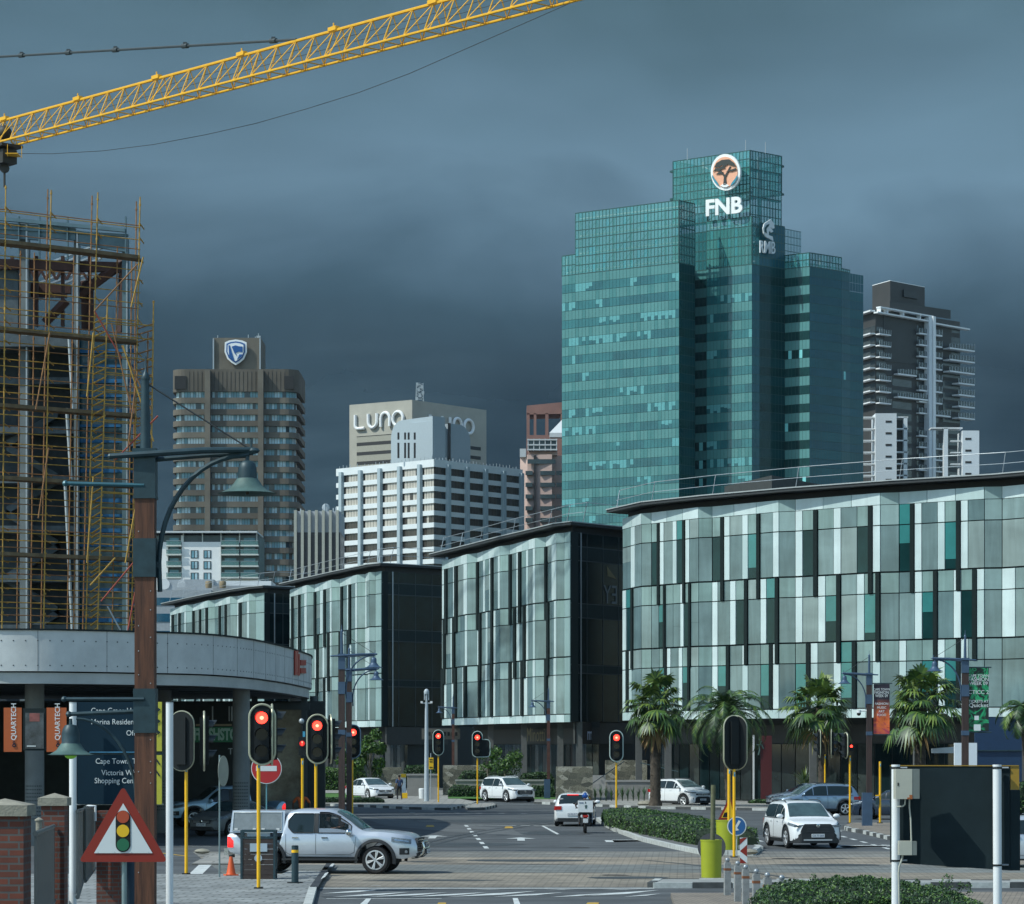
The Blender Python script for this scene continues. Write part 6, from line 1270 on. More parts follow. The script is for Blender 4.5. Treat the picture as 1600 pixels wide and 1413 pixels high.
# - brick piers, gates
BR=brickmat('red_brick',(.17,.046,.026),(.10,.032,.02),(.09,.085,.08),.24,.085,.012);M['red_brick']=BR;mk('pier_cap',(.26,.245,.195),.85,var=.2,scale=6,bump=.3);mk('gate_grey',(.10,.115,.115),.45,.3,var=.15,scale=3)
def pier(x0,x1,ytop,Zd,label,cap= True,rz=0):
 c=X((x0+x1)/2,Zd);w=(x1-x0)*Zd/F;zt=Zh(ytop,Zd);t=thing('brick_pier',label,'brick pier',(c,Zd,0),'brick piers by the left gate');m=MB();m.box((c,Zd+w/2,(zt-.06)/2),(w-.06,w-.06,zt-.06),'red_brick',rz);m.build('brickwork',t)
 if cap:m=MB();m.box((c,Zd+w/2,zt),(w+.04,w+.04,.13),'pier_cap',rz);h=w/2+.01;m.add([(c-h,Zd+w/2-h,zt+.065),(c+h,Zd+w/2-h,zt+.065),(c+h,Zd+w/2+h,zt+.065),(c-h,Zd+w/2+h,zt+.065),(c,Zd+w/2,zt+.14)],[(0,1,4),(1,2,4),(2,3,4),(3,0,4)],'pier_cap');m.build('cap',t)
pier(-38,40,1267,34,'nearest brick pier with pyramid cap at the left edge');pier(61,103,1253,47,'brick pier with pyramid cap behind the left white post');
pier(148,190,1263,60,'brick pier without a cap behind the warning triangle',cap= False)
def gate(pa,pb,za,zb,label,zlow):
 a=Vector((*pa,0));b=Vector((*pb,0));t=thing('metal_gate',label,'gate',(a.x,a.y,0),'grey steel gate panels');d=b-a;L=d.length;n=max(3,int(L/.11));m=MB();u=d/L
 for i in range(n):p=a+d*(i+.5)/n;h=za+(zb-za)*(i+.5)/n;m.box((p.x,p.y,(h+zlow)/2),(.085,.03,h-zlow),'gate_grey',math.atan2(u.y,u.x))
 m.build('panel',t);m=MB();m.tube([(a.x,a.y,za),(b.x,b.y,zb)],.035,'gate_grey',n=8);m.tube([(a.x,a.y,zlow),(b.x,b.y,zlow)],.04,'gate_grey',n=8);m.build('rail',t)
gate(xy(-14,36),xy(22,45),Zh(1317,36),Zh(1309,45),'grey slatted gate panel at the far left edge',.3);gate(xy(55,36),xy(84,47),Zh(1303,36),Zh(1291,47),'grey slatted gate panel between the two capped piers',1.0)
gate(xy(121,50),xy(131,58),Zh(1268,50),Zh(1265,58),'narrow slatted gate panel right of the left white post',.9);gate(xy(133,56),xy(148,62),Zh(1262,56),Zh(1262,62),'dark slatted gate panel against the uncapped brick pier',.9)
for px,py,Zd,lab in ((61,1283,40,'slim grey gate post beside the nearest brick pier'),(1,1299,35,'slim grey gate post at the far left edge')):m=MB();m.cyl((X(px,Zd),Zd,0),(X(px,Zd),Zd,Zh(py,Zd)),.045,'pier_cap',n=10);m.lathe((X(px,Zd),Zd,Zh(py,Zd)),[(.06,0),(.06,.02),(.01,.05)],'pier_cap',n=10);tag(m.build('gate_post'),lab,'gate post')
m=MB();pts=[P(133,1262,58),P(138,1259.5,58),P(149,1259.5,58),P(149,1283,58)];m.tube(pts,.025,'white_paint',n=8);tag(m.build('boom_arm'),'white bent pipe on top of the uncapped brick pier','pipe')
m=MB();m.prism([xy(54,40),xy(62,40),xy(100,56),xy(84,56)],0,.95,'pier_cap');tag(m.build('gate_plinth'),'pale concrete plinth at the foot of the second brick pier','plinth')
m=MB();m.cyl((X(206,58),58,.1),(X(206,58),58,1.15),.18,'bin_blue',n=16);m.cyl((X(206,58),58,1.15),(X(206,58),58,1.22),.2,'bin_blue',n=16);tag(m.build('litter_bin'),'dark blue round bin half hidden by the brown post','bin')
def round_sign(px,base,topy,cy,d,label,face,rz=0,dx=0,polem='galv',post= None,z0=.1,bar= False):
 Zd=GY(base);x=X(px,Zd);t=thing('road_sign',label,'road sign',(x,Zd,z0));m=MB();m.cyl((x,Zd,z0),(x,Zd,Zh(topy,Zd)),.022 if not post else post,polem,n=10);m.build('post',t)
 R_=Matrix.Rotation(rz,4,'Z');c=Vector((x+dx,Zd-.05,Zh(cy,Zd)));r=d*Zd/F/2
 def disc(rr,y,mm,th=.006,nm='disc'):m=MB();m.plate([c+R_@Vector((rr*math.cos(2*math.pi*i/36),y,rr*math.sin(2*math.pi*i/36))) for i in range(36)],R_@Vector((0,-th,0)),mm); return m.build(nm,t)
 disc(r,0,'sign_white' if face!='back' else 'sign_back',.008);
 if face=='noentry':disc(r*.95,-.009,'sign_red2',.003,'red_face');m=MB();m.box(c+Vector((0,-.016,0)),(r*1.35,.004,r*.34),'sign_white');m.build('bar',t)
 if face=='arrow':
  disc(r*.9,-.009,'sign_blue',.003,'blue_face');m=MB()
  A=[(.42,.50),(.20,.62),(-.18,-.02),(-.42,.14),(-.38,-.52),(.26,-.42),(.02,-.20)];m.plate([c+Vector((a*r,-.014,b*r)) for a,b in A],(0,-.004,0),'sign_white');m.build('arrow',t)
 return t
round_sign(343,1377,1180,1205,48,'round road sign on a thin grey post seen nearly edge on','back',rz=R(76),dx=.10,polem='galv_pole')
round_sign(416.5,1345,1180,1201,48,'red round no entry sign behind the nearest traffic light','noentry',polem='pole_teal')
round_sign(1151,1344,1285,1291,30,'blue round keep left arrow sign on the yellow signal poles','arrow',z0=.14)
def chevron():
 Zd=84;t=thing('hazard_marker','small red and white striped hazard marker beside the yellow pole','hazard marker',(X(1161,Zd),Zd,.1));k=Zd/F;x0,x1,y0,y1=1156,1167.5,1309,1349
 m=MB();m.box(((X(x0,Zd)+X(x1,Zd))/2,Zd,(Zh(y0,Zd)+Zh(y1,Zd))/2),((x1-x0)*k,.02,(y1-y0)*k),'sign_white');m.build('plate',t);m=MB()
 for a in (1311,1336):s=1 if a==1311 else 1
 m.plate([P(1156,1311,Zd-.012),P(1162,1309.2,Zd-.012),P(1167.3,1309.2,Zd-.012),P(1156,1320,Zd-.012)],(0,-.003,0),'sign_red');m.plate([P(1167.3,1320,Zd-.012),P(1167.3,1339,Zd-.012),P(1156.2,1330,Zd-.012)],(0,-.003,0),'sign_red');m.plate([P(1156.2,1340,Zd-.012),P(1167,1349,Zd-.012),P(1156.2,1349,Zd-.012)],(0,-.003,0),'sign_red');m.build('stripe',t)
 m=MB();m.cyl((X(1161,Zd),Zd+.03,.1),(X(1161,Zd),Zd+.03,Zh(1345,Zd)),.03,'galv',n=8);m.build('post',t)
chevron()
def rw():
 Zd=97;t=thing('roadworks_sign','yellow triangle sign with red border behind the yellow poles','road sign',(X(1134,Zd),Zd,.14));m=MB();m.plate([P(1122,1281,Zd),P(1150,1281,Zd),P(1141,1243,Zd)],(0,-.02,0),'sign_red');m.build('border',t);m=MB();m.plate([P(1127,1278,Zd-.022),P(1147,1278,Zd-.022),P(1141,1250,Zd-.022)],(0,-.004,0),'sym_yellow');m.build('face',t);m=MB();m.plate([P(1129,1277,Zd-.028),P(1139,1277,Zd-.028),P(1138,1269,Zd-.028),P(1132,1270,Zd-.028)],(0,-.003,0),'black_paint');m.build('symbol',t);m=MB();m.cyl((X(1137,Zd),Zd+.05,.1),(X(1137,Zd),Zd+.05,Zh(1275,Zd)),.03,'galv',n=8);m.build('post',t)
rw()
def planter(px,base,top,w,label,polex= None,poletop= None):
 Zd=GY(base);x=X(px,Zd);k=Zd/F;r=w*k/2;h=Zh(top,Zd)-.1;t=thing('planter',label,'planter',(x,Zd+r,.1),'lime yellow drum planters on the median');m=MB();c=(x,Zd+r,.1);m.lathe(c,[(r*.93,0),(r,h-.02),(r*1.03,h-.02),(r*1.03,h+.02),(r*.92,h+.02),(r*.9,h-.12)],'lime_paint',n=28,cap= False);m.lathe(c,[(r*.9,h-.12),(.01,h-.12)],'soil',n=28,cap= False);m.build('drum',t)
 if poletop:m=MB();p=(X(polex,Zd),Zd+r,0);m.cyl((p[0],p[1],.1+h-.2),(p[0]+.02,p[1],Zh(poletop,Zd)),.062,'wood_pole',n=12);tag(m.build('wooden_pole'),'short wooden pole standing in the nearer lime planter','wooden pole')
planter(1112.5,1378,1314,33.5,'lime yellow drum planter with a wooden pole, nearer of the two',1114.5,1227);planter(1138,1335,1283,36,'lime yellow drum planter behind the yellow signal poles, farther of the two')
m=MB();Zd=82;m.lathe((X(1112,Zd),Zd,Zh(1324,Zd)),[(.40,0),(.40,.03),(.37,.05)],'disc_grey',n=28,axis='Y');m.cyl((X(1112,Zd),Zd+.04,.14),(X(1112,Zd),Zd+.04,Zh(1324,Zd)),.03,'galv',n=8);tag(m.build('round_sign_back'),'dark round sign back behind the nearer lime planter','road sign');
for i,(px,ball,base,w,desc) in enumerate(((1136.5,1341,1405.5,9.8,'first square concrete bollard, by the lime planter'),(1152.5,1346.5,1416,9.8,'second square concrete bollard, counted from the lime planter'),(1165,1352.5,1426,10,'third square concrete bollard, counted from the lime planter'),(1181.5,1359.5,1438,11,'fourth square concrete bollard, at the tip of the near bush'),(1199,1365.5,1450,12,'fifth square concrete bollard, half behind the near bush'),(1221.5,1370,1462,12.5,'farthest right bollard, only its ball top above the near bush'))):
 Zd=GY(base);k=Zd/F;x=X(px,Zd);t=thing('bollard',desc,'bollard',(x,Zd,0),'square concrete bollards with ball tops');zt=Zh(ball+8,Zd);W_=w*k;m=MB();m.box((x,Zd,zt/2),(W_,W_,zt),'bollard_conc',rz=.12);m.box((x,Zd,zt+.01),(W_*.9,W_*.9,.03),'bollard_conc',rz=.12);m.build('shaft',t)
 m=MB();m.box((x,Zd,zt-.14),(W_*1.03,W_*1.03,.055),'bollard_rust',rz=.12);m.build('reflector_band',t);m=MB();m.sphere((x,Zd,zt+.075),.056,'galv_ball',n=14);m.cyl((x,Zd,zt),(x,Zd,zt+.04),.03,'galv_ball',n=10);m.build('ball',t)
def slat_bin():
 Zd=74.3;k=Zd/F;t=thing('slatted_bin','tall dark slatted litter bin with pale label behind the nearest traffic light','litter bin',(X(403,Zd),Zd,.1));x0,x1=X(375.5,Zd),X(430.5,Zd);f=MB();D=.55
 for x in (x0+.03,x1-.03):
  for y in (Zd,Zd+D):f.box((x,y,(.1+Zh(1298,Zd))/2),(.055,.055,Zh(1298,Zd)-.1),'lamp_metal')
 for y in (Zd,Zd+D):f.box(((x0+x1)/2,y,Zh(1299,Zd)),(x1-x0,.06,.05),'lamp_metal');f.box(((x0+x1)/2,y,Zh(1309.5,Zd)),(x1-x0-.1,.05,.03),'lamp_metal')
 for x in (x0+.03,x1-.03):f.box((x,Zd+D/2,Zh(1299,Zd)),(.05,D,.05),'lamp_metal');f.box((x,Zd+D/2,.38),(.05,D,.05),'lamp_metal')
 f.build('frame',t)
 for i in range(8):s=MB();z=Zh(1375-i*8.1,Zd)+.06;s.box(((x0+x1)/2,Zd-.0,z),(x1-x0-.11,.03,.125),'bin_slat');s.box((x0+.045,Zd+D/2,z),(.03,D-.1,.125),'bin_slat');s.box((x1-.045,Zd+D/2,z),(.03,D-.1,.125),'bin_slat');s.build('slat',t)
 m=MB();m.box(P(403,1370,Zd+.3),(.75,.4,.3),'black_paint');m.build('inner_bin',t);m=MB();m.box(P(404,1324.5,Zd-.03),(27*k,.01,13*k),'bin_label');m.box(P(404,1303.5,Zd+.06),(36*k,.01,7*k),'bin_label');m.build('label',t);m=MB();m.lathe(P(403.5,1341,Zd-.02),[(.10,0),(.10,-.015)],'bin_label',n=20,axis='Y');m.build('round_plate',t)
slat_bin()
Zd=GY(1386);x=X(461,Zd);t=thing('bollard','dark round bollard with a yellow band on the front left pavement','bollard',(x,Zd,.1));m=MB();m.cyl((x,Zd,.1),(x,Zd,1.02),.088,'lamp_metal',n=18);m.cyl((x,Zd,1.02),(x,Zd,1.04),.08,'black_paint',n=18);m.build('tube',t);m=MB();m.cyl((x,Zd,.86),(x,Zd,.93),.091,'pole_yellow',n=18);m.build('yellow_band',t);m=MB();m.cyl((x,Zd,.1),(x,Zd,.12),.2,'black_paint',n=18);m.build('base',t)
Zd=GY(1374);x=X(361,Zd);t=thing('traffic_cone','orange traffic cone beside the slatted bin','traffic cone',(x,Zd,.1));m=MB();m.lathe((x,Zd,.1),[(.135,.03),(.12,.06),(.05,.46),(.04,.5),(.03,.5)],'cone_orange',n=18);m.build('cone',t);m=MB();m.box((x,Zd,.115),(.34,.34,.03),'cone_orange',rz=.3);m.build('base',t)
# - board on two white posts (back of a big sign)
def sign_back():
 t=thing('large_sign','back of a large dark sign board carried on two white posts at right','sign',(X(1480,39),39,0));Za,Zb_=39.2,39.0
 def pt(px,z,d=0):f=(px-1391)/(1590-1391);Q=Za+(Zb_-Za)*f+d; return Vector((X(px,Q),Q,z))
 zt=Zh(1197.5,39.2);zb=Zh(1361,39.0)
 def panel(x0,x1,z0,z1,d,m,th=.05):mb=MB();a,b=pt(x0,0,d),pt(x1,0,d);mb.hexa([(a.x,a.y,z0+(.10 if x0<1400 and z0==zb else 0)),(b.x,b.y,z0),(b.x,b.y+th,z0),(a.x,a.y+th,z0+(.10 if x0<1400 and z0==zb else 0)),(a.x,a.y,z1),(b.x,b.y,z1),(b.x,b.y+th,z1),(a.x,a.y+th,z1)],m); return mb
 panel(1391.5,1578,zb,zt,.12,'board_back').build('board',t);panel(1578.5,1594,zb,Zh(1235,39),.13,'board_back').build('side_board',t);panel(1579,1592.5,Zh(1235,39)+.005,zt+.01,.125,'board_ochre').build('ochre_corner',t)
 mb=panel(1391.5,1592,zt+.001,zt+.014,.11,'board_ochre',.07);mb.build('edge_strip',t)
 for i,(px,w) in enumerate(((1399.5,13),(1558,13.6))):
  Q=pt(px,0).y;r=w*Q/F/2;p=MB();p.cyl((X(px+(1 if i else 0),Q),Q,0),(X(px,Q),Q,Zh(1195.5,Q)),r,'white_paint',n=24);p.cyl((X(px,Q),Q,Zh(1195.5,Q)-.02),(X(px,Q),Q,Zh(1195,Q)),r*1.05,'white_paint',n=24);p.build('post',t)
  for y in (1200,1345 if not i else 1352):
   c=MB();c.cyl((X(px,Q),Q,Zh(y,Q)-.012),(X(px,Q),Q,Zh(y,Q)+.012),r*1.12,'black_paint',n=20);a=pt(px-7,Zh(y,Q),.1);b=pt(px+18,Zh(y,Q),.1);c.cyl(a,b,.012,'galv',n=6);c.build('clamp',t)
 Q=38.9
 def bx(m,x0,x1,y0,y1,d,dep,mm):m.box(((X(x0,Q)+X(x1,Q))/2,Q+d+dep/2,(Zh(y0,Q)+Zh(y1,Q))/2),((x1-x0)*Q/F,dep,(y1-y0)*Q/F),mm)
 m=MB();bx(m,1398,1423.5,1202,1248.5,-.12,.26,'box_cream');o=m.build('cabinet',t);m=MB();bx(m,1423.7,1435,1202,1248,-.115,.25,'box_grey');m.build('cabinet_side',o);m=MB();bx(m,1400.5,1402.5,1223,1228,-.125,.01,'black_paint');m.build('lock',o);m=MB();bx(m,1415.5,1423.6,1246,1248.6,-.124,.01,'rust');bx(m,1419,1423.6,1242,1246,-.123,.01,'rust');m.build('rust_stain',o)
 m=MB();bx(m,1403.5,1423.5,1314,1336,-.10,.16,'box_cream');bx(m,1423.6,1431,1314.5,1336,-.095,.15,'box_grey');m.build('junction_box',t)
 m=MB();T_= lambda px,py:P(px,py,Q-.03);m.tube([T_(1421,1249),T_(1421,1262),T_(1423,1280),T_(1424,1314)],.011,'box_cream',n=8);m.tube([T_(1414.5,1249),T_(1414,1257),T_(1411,1260),T_(1401,1261)],.011,'box_cream',n=8);m.tube([T_(1410.5,1336),T_(1409,1344),T_(1405,1354),T_(1404,1365),T_(1405,1413),T_(1405,1500)],.013,'box_cream',n=8);m.build('conduit',t)
sign_back()
def navy():
 Zd=150;t=thing('navy_hoarding','tall navy blue hoarding behind the green banner','hoarding',(X(1560,Zd),Zd,0));m=MB();m.box(((X(1524,Zd)+X(1597,Zd))/2,Zd+.2,Zh(1121,Zd)/2),(X(1597,Zd)-X(1524,Zd),.3,Zh(1121,Zd)),'navy_paint');m.box(((X(1524,Zd)+X(1597,Zd))/2,Zd,Zh(1173,Zd)),(X(1597,Zd)-X(1524,Zd),.1,.06),'lamp_metal');m.build('panel',t)
 m=MB();m.box(((X(1491,148)+X(1526,148))/2,148,Zh(1161,148)/2),(X(1526,148)-X(1491,148),.25,Zh(1161,148)),'white_cool');tag(m.build('white_board'),'plain white panel behind the lamp post with the green banner','panel')
 m=MB();m.hexa([P(1455,1177,158),P(1492,1177,158),P(1492,1177,162),P(1455,1177,162),P(1455,1170,158),P(1492,1167,158),P(1492,1167,162),P(1455,1170,162)],'white_cool');tag(m.build('awning'),'small pale awning left of the white panel','awning')
navy()
# - walls, steps, totem on the far side
def stonemat():
 m=bpy.data.materials.new('rubble_stone');m.use_nodes= True ;nt=m.node_tree;ns=nt.nodes;ls=nt.links;b=ns['Principled BSDF'];b.inputs['Roughness'].default_value=.9
 t=ns.new('ShaderNodeTexCoord');mp_=ns.new('ShaderNodeMapping');mp_.inputs['Scale'].default_value=(2.0,2.0,3.2);ls.new(t.outputs['Object'],mp_.inputs[0])
 v=ns.new('ShaderNodeTexVoronoi');v.inputs['Scale'].default_value=1;ls.new(mp_.outputs[0],v.inputs['Vector']);v2=ns.new('ShaderNodeTexVoronoi');v2.feature='DISTANCE_TO_EDGE';ls.new(mp_.outputs[0],v2.inputs['Vector'])
 sp=ns.new('ShaderNodeSeparateXYZ');ls.new(v.outputs['Color'],sp.inputs[0]);rp=ns.new('ShaderNodeValToRGB');e=rp.color_ramp.elements;e[0].color=(.10,.105,.085,1);e[1].color=(.55,.53,.44,1);e.new(.5).color=(.28,.27,.20,1);ls.new(sp.outputs[0],rp.inputs[0])
 mr=ns.new('ShaderNodeMapRange');ls.new(v2.outputs[0],mr.inputs[0]);mr.inputs[1].default_value=.01;mr.inputs[2].default_value=.05;mx_=ns.new('ShaderNodeMix');mx_.data_type='RGBA';ls.new(mr.outputs[0],mx_.inputs[0]);mx_.inputs[6].default_value=(.03,.03,.025,1);ls.new(rp.outputs[0],mx_.inputs[7]);ls.new(mx_.outputs[2],b.inputs['Base Color'])
 bp=ns.new('ShaderNodeBump');bp.inputs['Distance'].default_value=.06;ls.new(mr.outputs[0],bp.inputs['Height']);ls.new(bp.outputs[0],b.inputs['Normal']);M['stone']=m
stonemat()
def wallbox(name,x0,x1,ytop,Zd,th,m,label,cat='wall',cap= None,z0=0,Z2= None,grp= None):
 Z2=Z2 or Zd;a=xy(x0,Zd);b=xy(x1,Z2);w=Wall(a,b);t=thing(name,label,cat,(a[0],a[1],z0),grp);zt=Zh(ytop,(Zd+Z2)/2);mb=MB();w.box(mb,0,w.L,z0,zt,-th,0,m);mb.build('wall',t)
 if cap:mb=MB();w.box(mb,-.05,w.L+.05,zt+.003,zt+.12,-th-.05,.06,cap);mb.build('coping',t)
 return t
wallbox('stone_wall',576,627,1199,206,.5,'stone','rubble stone wall behind the walking man');wallbox('stone_wall',869,926,1198,184,.5,'stone','dark rubble stone wall left of the steps');wallbox('stone_wall',946,1011,1188,196,.5,'stone','rubble stone wall above the pale wall, behind the median signal');wallbox('stone_wall',692,760,1196,208,.5,'stone','rubble stone wall behind the distant lamp beside the camera mast')
wallbox('low_wall',948,1200,1222,186,.4,'low_wall','long pale rendered wall behind the boxy white car',cap='wall_cap');wallbox('low_wall',636,683,1212,204,.4,'low_wall','grey rendered wall right of the walking man',cap='wall_cap');wallbox('low_wall',712,858,1221,203,.4,'low_wall','low pale wall under the clipped hedge',cap='wall_cap');wallbox('low_wall',1206,1480,1222,188,.4,'low_wall','low pale wall behind the blue grey car',cap='wall_cap')
t=thing('steps','pale stone steps between the dark stone wall and the rendered wall','steps',(X(905,186),186,0))
for k in range(6):m=MB();m.box(((X(878+5*k,186)+X(947,186))/2,185.2+k*.45,.14+k*.28),(X(947,186)-X(878+5*k,186),.9,.28),'wall_cap');m.build('step',t)
m=MB();m.cyl(P(926,1224,185.5),P(975,1190,190),.03,'lamp_metal',n=6);m.cyl(P(1000,1192,190),P(1060,1206,186),.03,'lamp_metal',n=6);m.build('handrail',t)
t=thing('totem_sign','dark red totem sign with small figure emblem and pale edge','sign',(X(1197,176),176,.1));m=MB();m.box((X(1197,176),176,Zh(1151,176)/2+.05),(17*176/F,.3,Zh(1151,176)),'totem_red');m.build('panel',t);m=MB();m.box((X(1177.3,176),175.9,Zh(1150,176)/2+.05),(.08,.34,Zh(1150,176)),'white_trim');m.build('edge',t)
m=MB();m.tube([P(1190,1158,175.8),P(1186,1166,175.8),P(1187,1172,175.8),P(1185,1180,175.8)],.05,'lamp_patina',n=5);m.tube([P(1182,1164,175.8),P(1190,1164,175.8),P(1193,1170,175.8)],.04,'lamp_patina',n=5);m.sphere(P(1187,1156,175.8),.07,'lamp_patina',n=6);m.build('emblem',t)
t=thing('small_sign','small yellow sign with dark writing between camera mast and signal pole','road sign',(X(673,183),183,.1));m=MB();m.box(P(673.5,1193,183),(7.5*183/F,.03,18*183/F),'sym_yellow');m.build('panel',t);m=MB();m.cyl((X(673,183),183.05,.1),(X(673,183),183.05,Zh(1177,183)),.03,'galv',n=6);m.build('post',t);m=MB()
for y in (1187,1190.5,1199):m.box(P(673.5,y,182.97),(5*183/F,.01,1.3*183/F),'black_paint')
m.build('symbol',t)
t=thing('notice_post','white notice post with yellow top behind the walking man','sign',(X(630,201),201,0));m=MB();m.box((X(630.5,201),201,Zh(1209,201)/2),(7*201/F,.25,Zh(1209,201)),'white_cool');m.build('panel',t);m=MB();m.box((X(630.5,201),200.9,Zh(1212,201)),(7.5*201/F,.3,.25),'sym_yellow');m.build('yellow_top',t)
for px,lab in ((632.5,'left'),(659,'right')):m=MB();m.box((X(px,190),190,.32),(.35,.35,.35),'sym_yellow');tag(m.build('yellow_block'),'small yellow concrete block, %s end of the kerb by the grey wall'%lab,'block','yellow blocks')
m=MB();m.box((X(673,186),186,.45),(.9,.5,.9),'wall_cap');tag(m.build('planter_box'),'square pale planter box at the foot of the camera mast','planter')
t=thing('shop_sign','dim rectangular shop sign box behind the camera mast','sign',P(689,1146,247));m=MB();m.box(P(689,1147,230),(60*230/F,.2,17*230/F),'sign_dim');m.build('panel',t);m=MB();
for k in range(9):m.box(P(665+k*6,1147,229.8),(3.4*230/F,.05,6*230/F),'black_paint')
m.build('lettering',t)
t=thing('dome_camera','white dome camera on a short arm left of the orange banner post','camera',P(1350,1112,124));m=MB();m.cyl(P(1354,1111,124),P(1343,1111,124),.03,'white_paint',n=6);m.cyl(P(1342,1110,124),P(1342,1114,124),.1,'white_paint',n=12);m.build('arm',t);m=MB();m.sphere(P(1342,1115.5,124),.09,'lens_dark',n=12);m.build('dome',t)
# - cars
def interp(tab,x):
 if x<=tab[0][0]: return tab[0][1]
 for (a,b),(c,d) in zip(tab,tab[1:]):
  if x<=c: return b+(d-b)*(x-a)/(c-a)
 return tab[-1][1]
def sinterp(tab,x):
 n=len(tab)
 if x<=tab[0][0]: return tab[0][1]
 if x>=tab[-1][0]: return tab[-1][1]
 for i in range(n-1):
  if x<=tab[i+1][0]:
   x0,y0=tab[i];x1,y1=tab[i+1];h=x1-x0;s=(x-x0)/h;d=(y1-y0)/h
   m0=d if i==0 else ((y0-tab[i-1][1])/(x0-tab[i-1][0])+d)/2;m1=d if i==n-2 else ((tab[i+2][1]-y1)/(tab[i+2][0]-x1)+d)/2
   if i>0 and (y0-tab[i-1][1])*(y1-y0)<=0:m0=0
   if i<n-2 and (tab[i+2][1]-y1)*(y1-y0)<=0:m1=0
   return (2*s**3-3*s*s+1)*y0+(s**3-2*s*s+s)*h*m0+(-2*s**3+3*s*s)*y1+(s**3-s*s)*h*m1
class Car:
 """lofted body; x runs forward, tables give roof line, belt line, half width and underside along x"""
 def __init__(s,top,belt,width,low,wheels,rw,paint,archr= None,tum=.8,holes= None,ra= None):
  s.top,s.belt,s.width,s.low,s.wheels,s.rw,s.paint,s.tum=top,belt,width,low,wheels,rw,paint,tum;s.ra=ra or rw+.06
  s.x0,s.x1=top[0][0],top[-1][0];s.holes=holes or []
 def sec(s,x):
  zt=sinterp(s.top,x);zb=min(interp(s.belt,x),zt-.02);w=sinterp(s.width,x);zl=interp(s.low,x);t=max(0,min(1,(zt-zb-.02)/.45));
  for xw in s.wheels:
   if abs(x-xw)<s.ra:zl=max(zl,s.rw+math.sqrt(s.ra**2-(x-xw)**2))
  zs=zl;side=[]
  for k,(fw,fz) in enumerate(((.955,0),(.985,.12),(1.0,.35),(1.0,.6),(.99,.85),(.965,1.0))):side.append((w*fw,zs+(zb-zs)*fz))
  wt=w*(.93+(s.tum-.93)*t);zr=zt-(.015+.075*t);up=[]
  for k in range(1,5):f=k/4;up.append((w*.955+(wt-w*.955)*f+.02*math.sin(math.pi*f)*t,zb+.01+(zr-zb-.01)*f))
  cap=[(wt*.90,zt-.035*(.3+.7*t)-.008),(wt*.72,zt-.012),(wt*.35,zt-.002),(0,zt)]
  return [(0,zl),(w*.7,zl)]+side+up+cap
 def yside(s,x,z):
  q=s.sec(x)[2:13]
  for (a,b),(c,d) in zip(q,q[1:]):
   if b<=z<=d: return a+(c-a)*(z-b)/max(1e-6,d-b)
  return q[0][0] if z<q[0][1] else q[-1][0]
 def ztop(s,x,y):
  q=s.sec(x)[8:][::-1];y=abs(y)
  for (a,b),(c,d) in zip(q,q[1:]):
   if a<=y<=c: return b+(d-b)*(y-a)/max(1e-6,c-a)
  return q[-1][1]
 def body(s,root):
  xs_=sorted(set([s.x0+(s.x1-s.x0)*i/96 for i in range(97)]+[xw+s.ra*math.sin(k*math.pi/18) for xw in s.wheels for k in range(-9,10)]+[s.x0+.02,s.x0+.05,s.x1-.02,s.x1-.05]))
  xs_=[x for i,x in enumerate(xs_) if i==0 or x-xs_[i-1]>.004]
  m=MB();vs=[];k= None
  for x in xs_:
   q=s.sec(x);full=q+[(-a,b) for a,b in q[-2:0:-1]];k=len(full);vs+=[(x,a,b) for a,b in full]
  fs=[]
  for i in range(len(xs_)-1):
   for j in range(k):
    a,b,c,d=i*k+j,i*k+(j+1)%k,(i+1)*k+(j+1)%k,(i+1)*k+j;cx=(xs_[i]+xs_[i+1])/2;cz=(vs[a][2]+vs[b][2])/2
    if any(h(cx,cz) for h in s.holes) and 8<=(j if j<k/2 else k-1-j)<=11: continue
    fs.append((a,b,c,d))
  fs+=[tuple(range(k)),tuple((len(xs_)-1)*k+j for j in range(k-1,-1,-1))]
  m.add(vs,fs,s.paint, True); return m.build('body',root)
 def side(s,root,name,x0,x1,bot,top,m,off=.008,sides=(1,-1),n=14,r=5,parent= None):
  out=[]
  for sg in sides:
   mb=MB();vs=[];fs=[]
   for i in range(n+1):
    x=x0+(x1-x0)*i/n;b=bot(x) if callable(bot) else bot;t=top(x) if callable(top) else top
    for j in range(r+1):z=b+(t-b)*j/r;vs.append((x,sg*(s.yside(x,z)+off),z))
   for i in range(n):
    for j in range(r):a=i*(r+1)+j;fs.append((a,a+1,a+r+2,a+r+1))
   mb.add(vs,fs,m, True);out.append(mb.build(name,parent or root,recalc= False))
  return out
 def topp(s,root,name,x0,x1,yw,m,off=.010,n=10,r=12):
  mb=MB();vs=[];fs=[]
  for i in range(n+1):
   x=x0+(x1-x0)*i/n;w=yw(x) if callable(yw) else yw
   for j in range(r+1):y=-w+2*w*j/r;vs.append((x+off*(1 if x>0 else -1)*.7,y,s.ztop(x,y)+off))
  for i in range(n):
   for j in range(r):a=i*(r+1)+j;fs.append((a,a+1,a+r+2,a+r+1))
  mb.add(vs,fs,m, True); return mb.build(name,root,recalc= False)
 def xend(s,y,front= True):
  y=abs(y);xs_=[(s.x1-.5*i/40 if front else s.x0+.5*i/40) for i in range(41)]
  for x in xs_:
   if sinterp(s.width,x)*.985>=y: return x
  return xs_[-1]
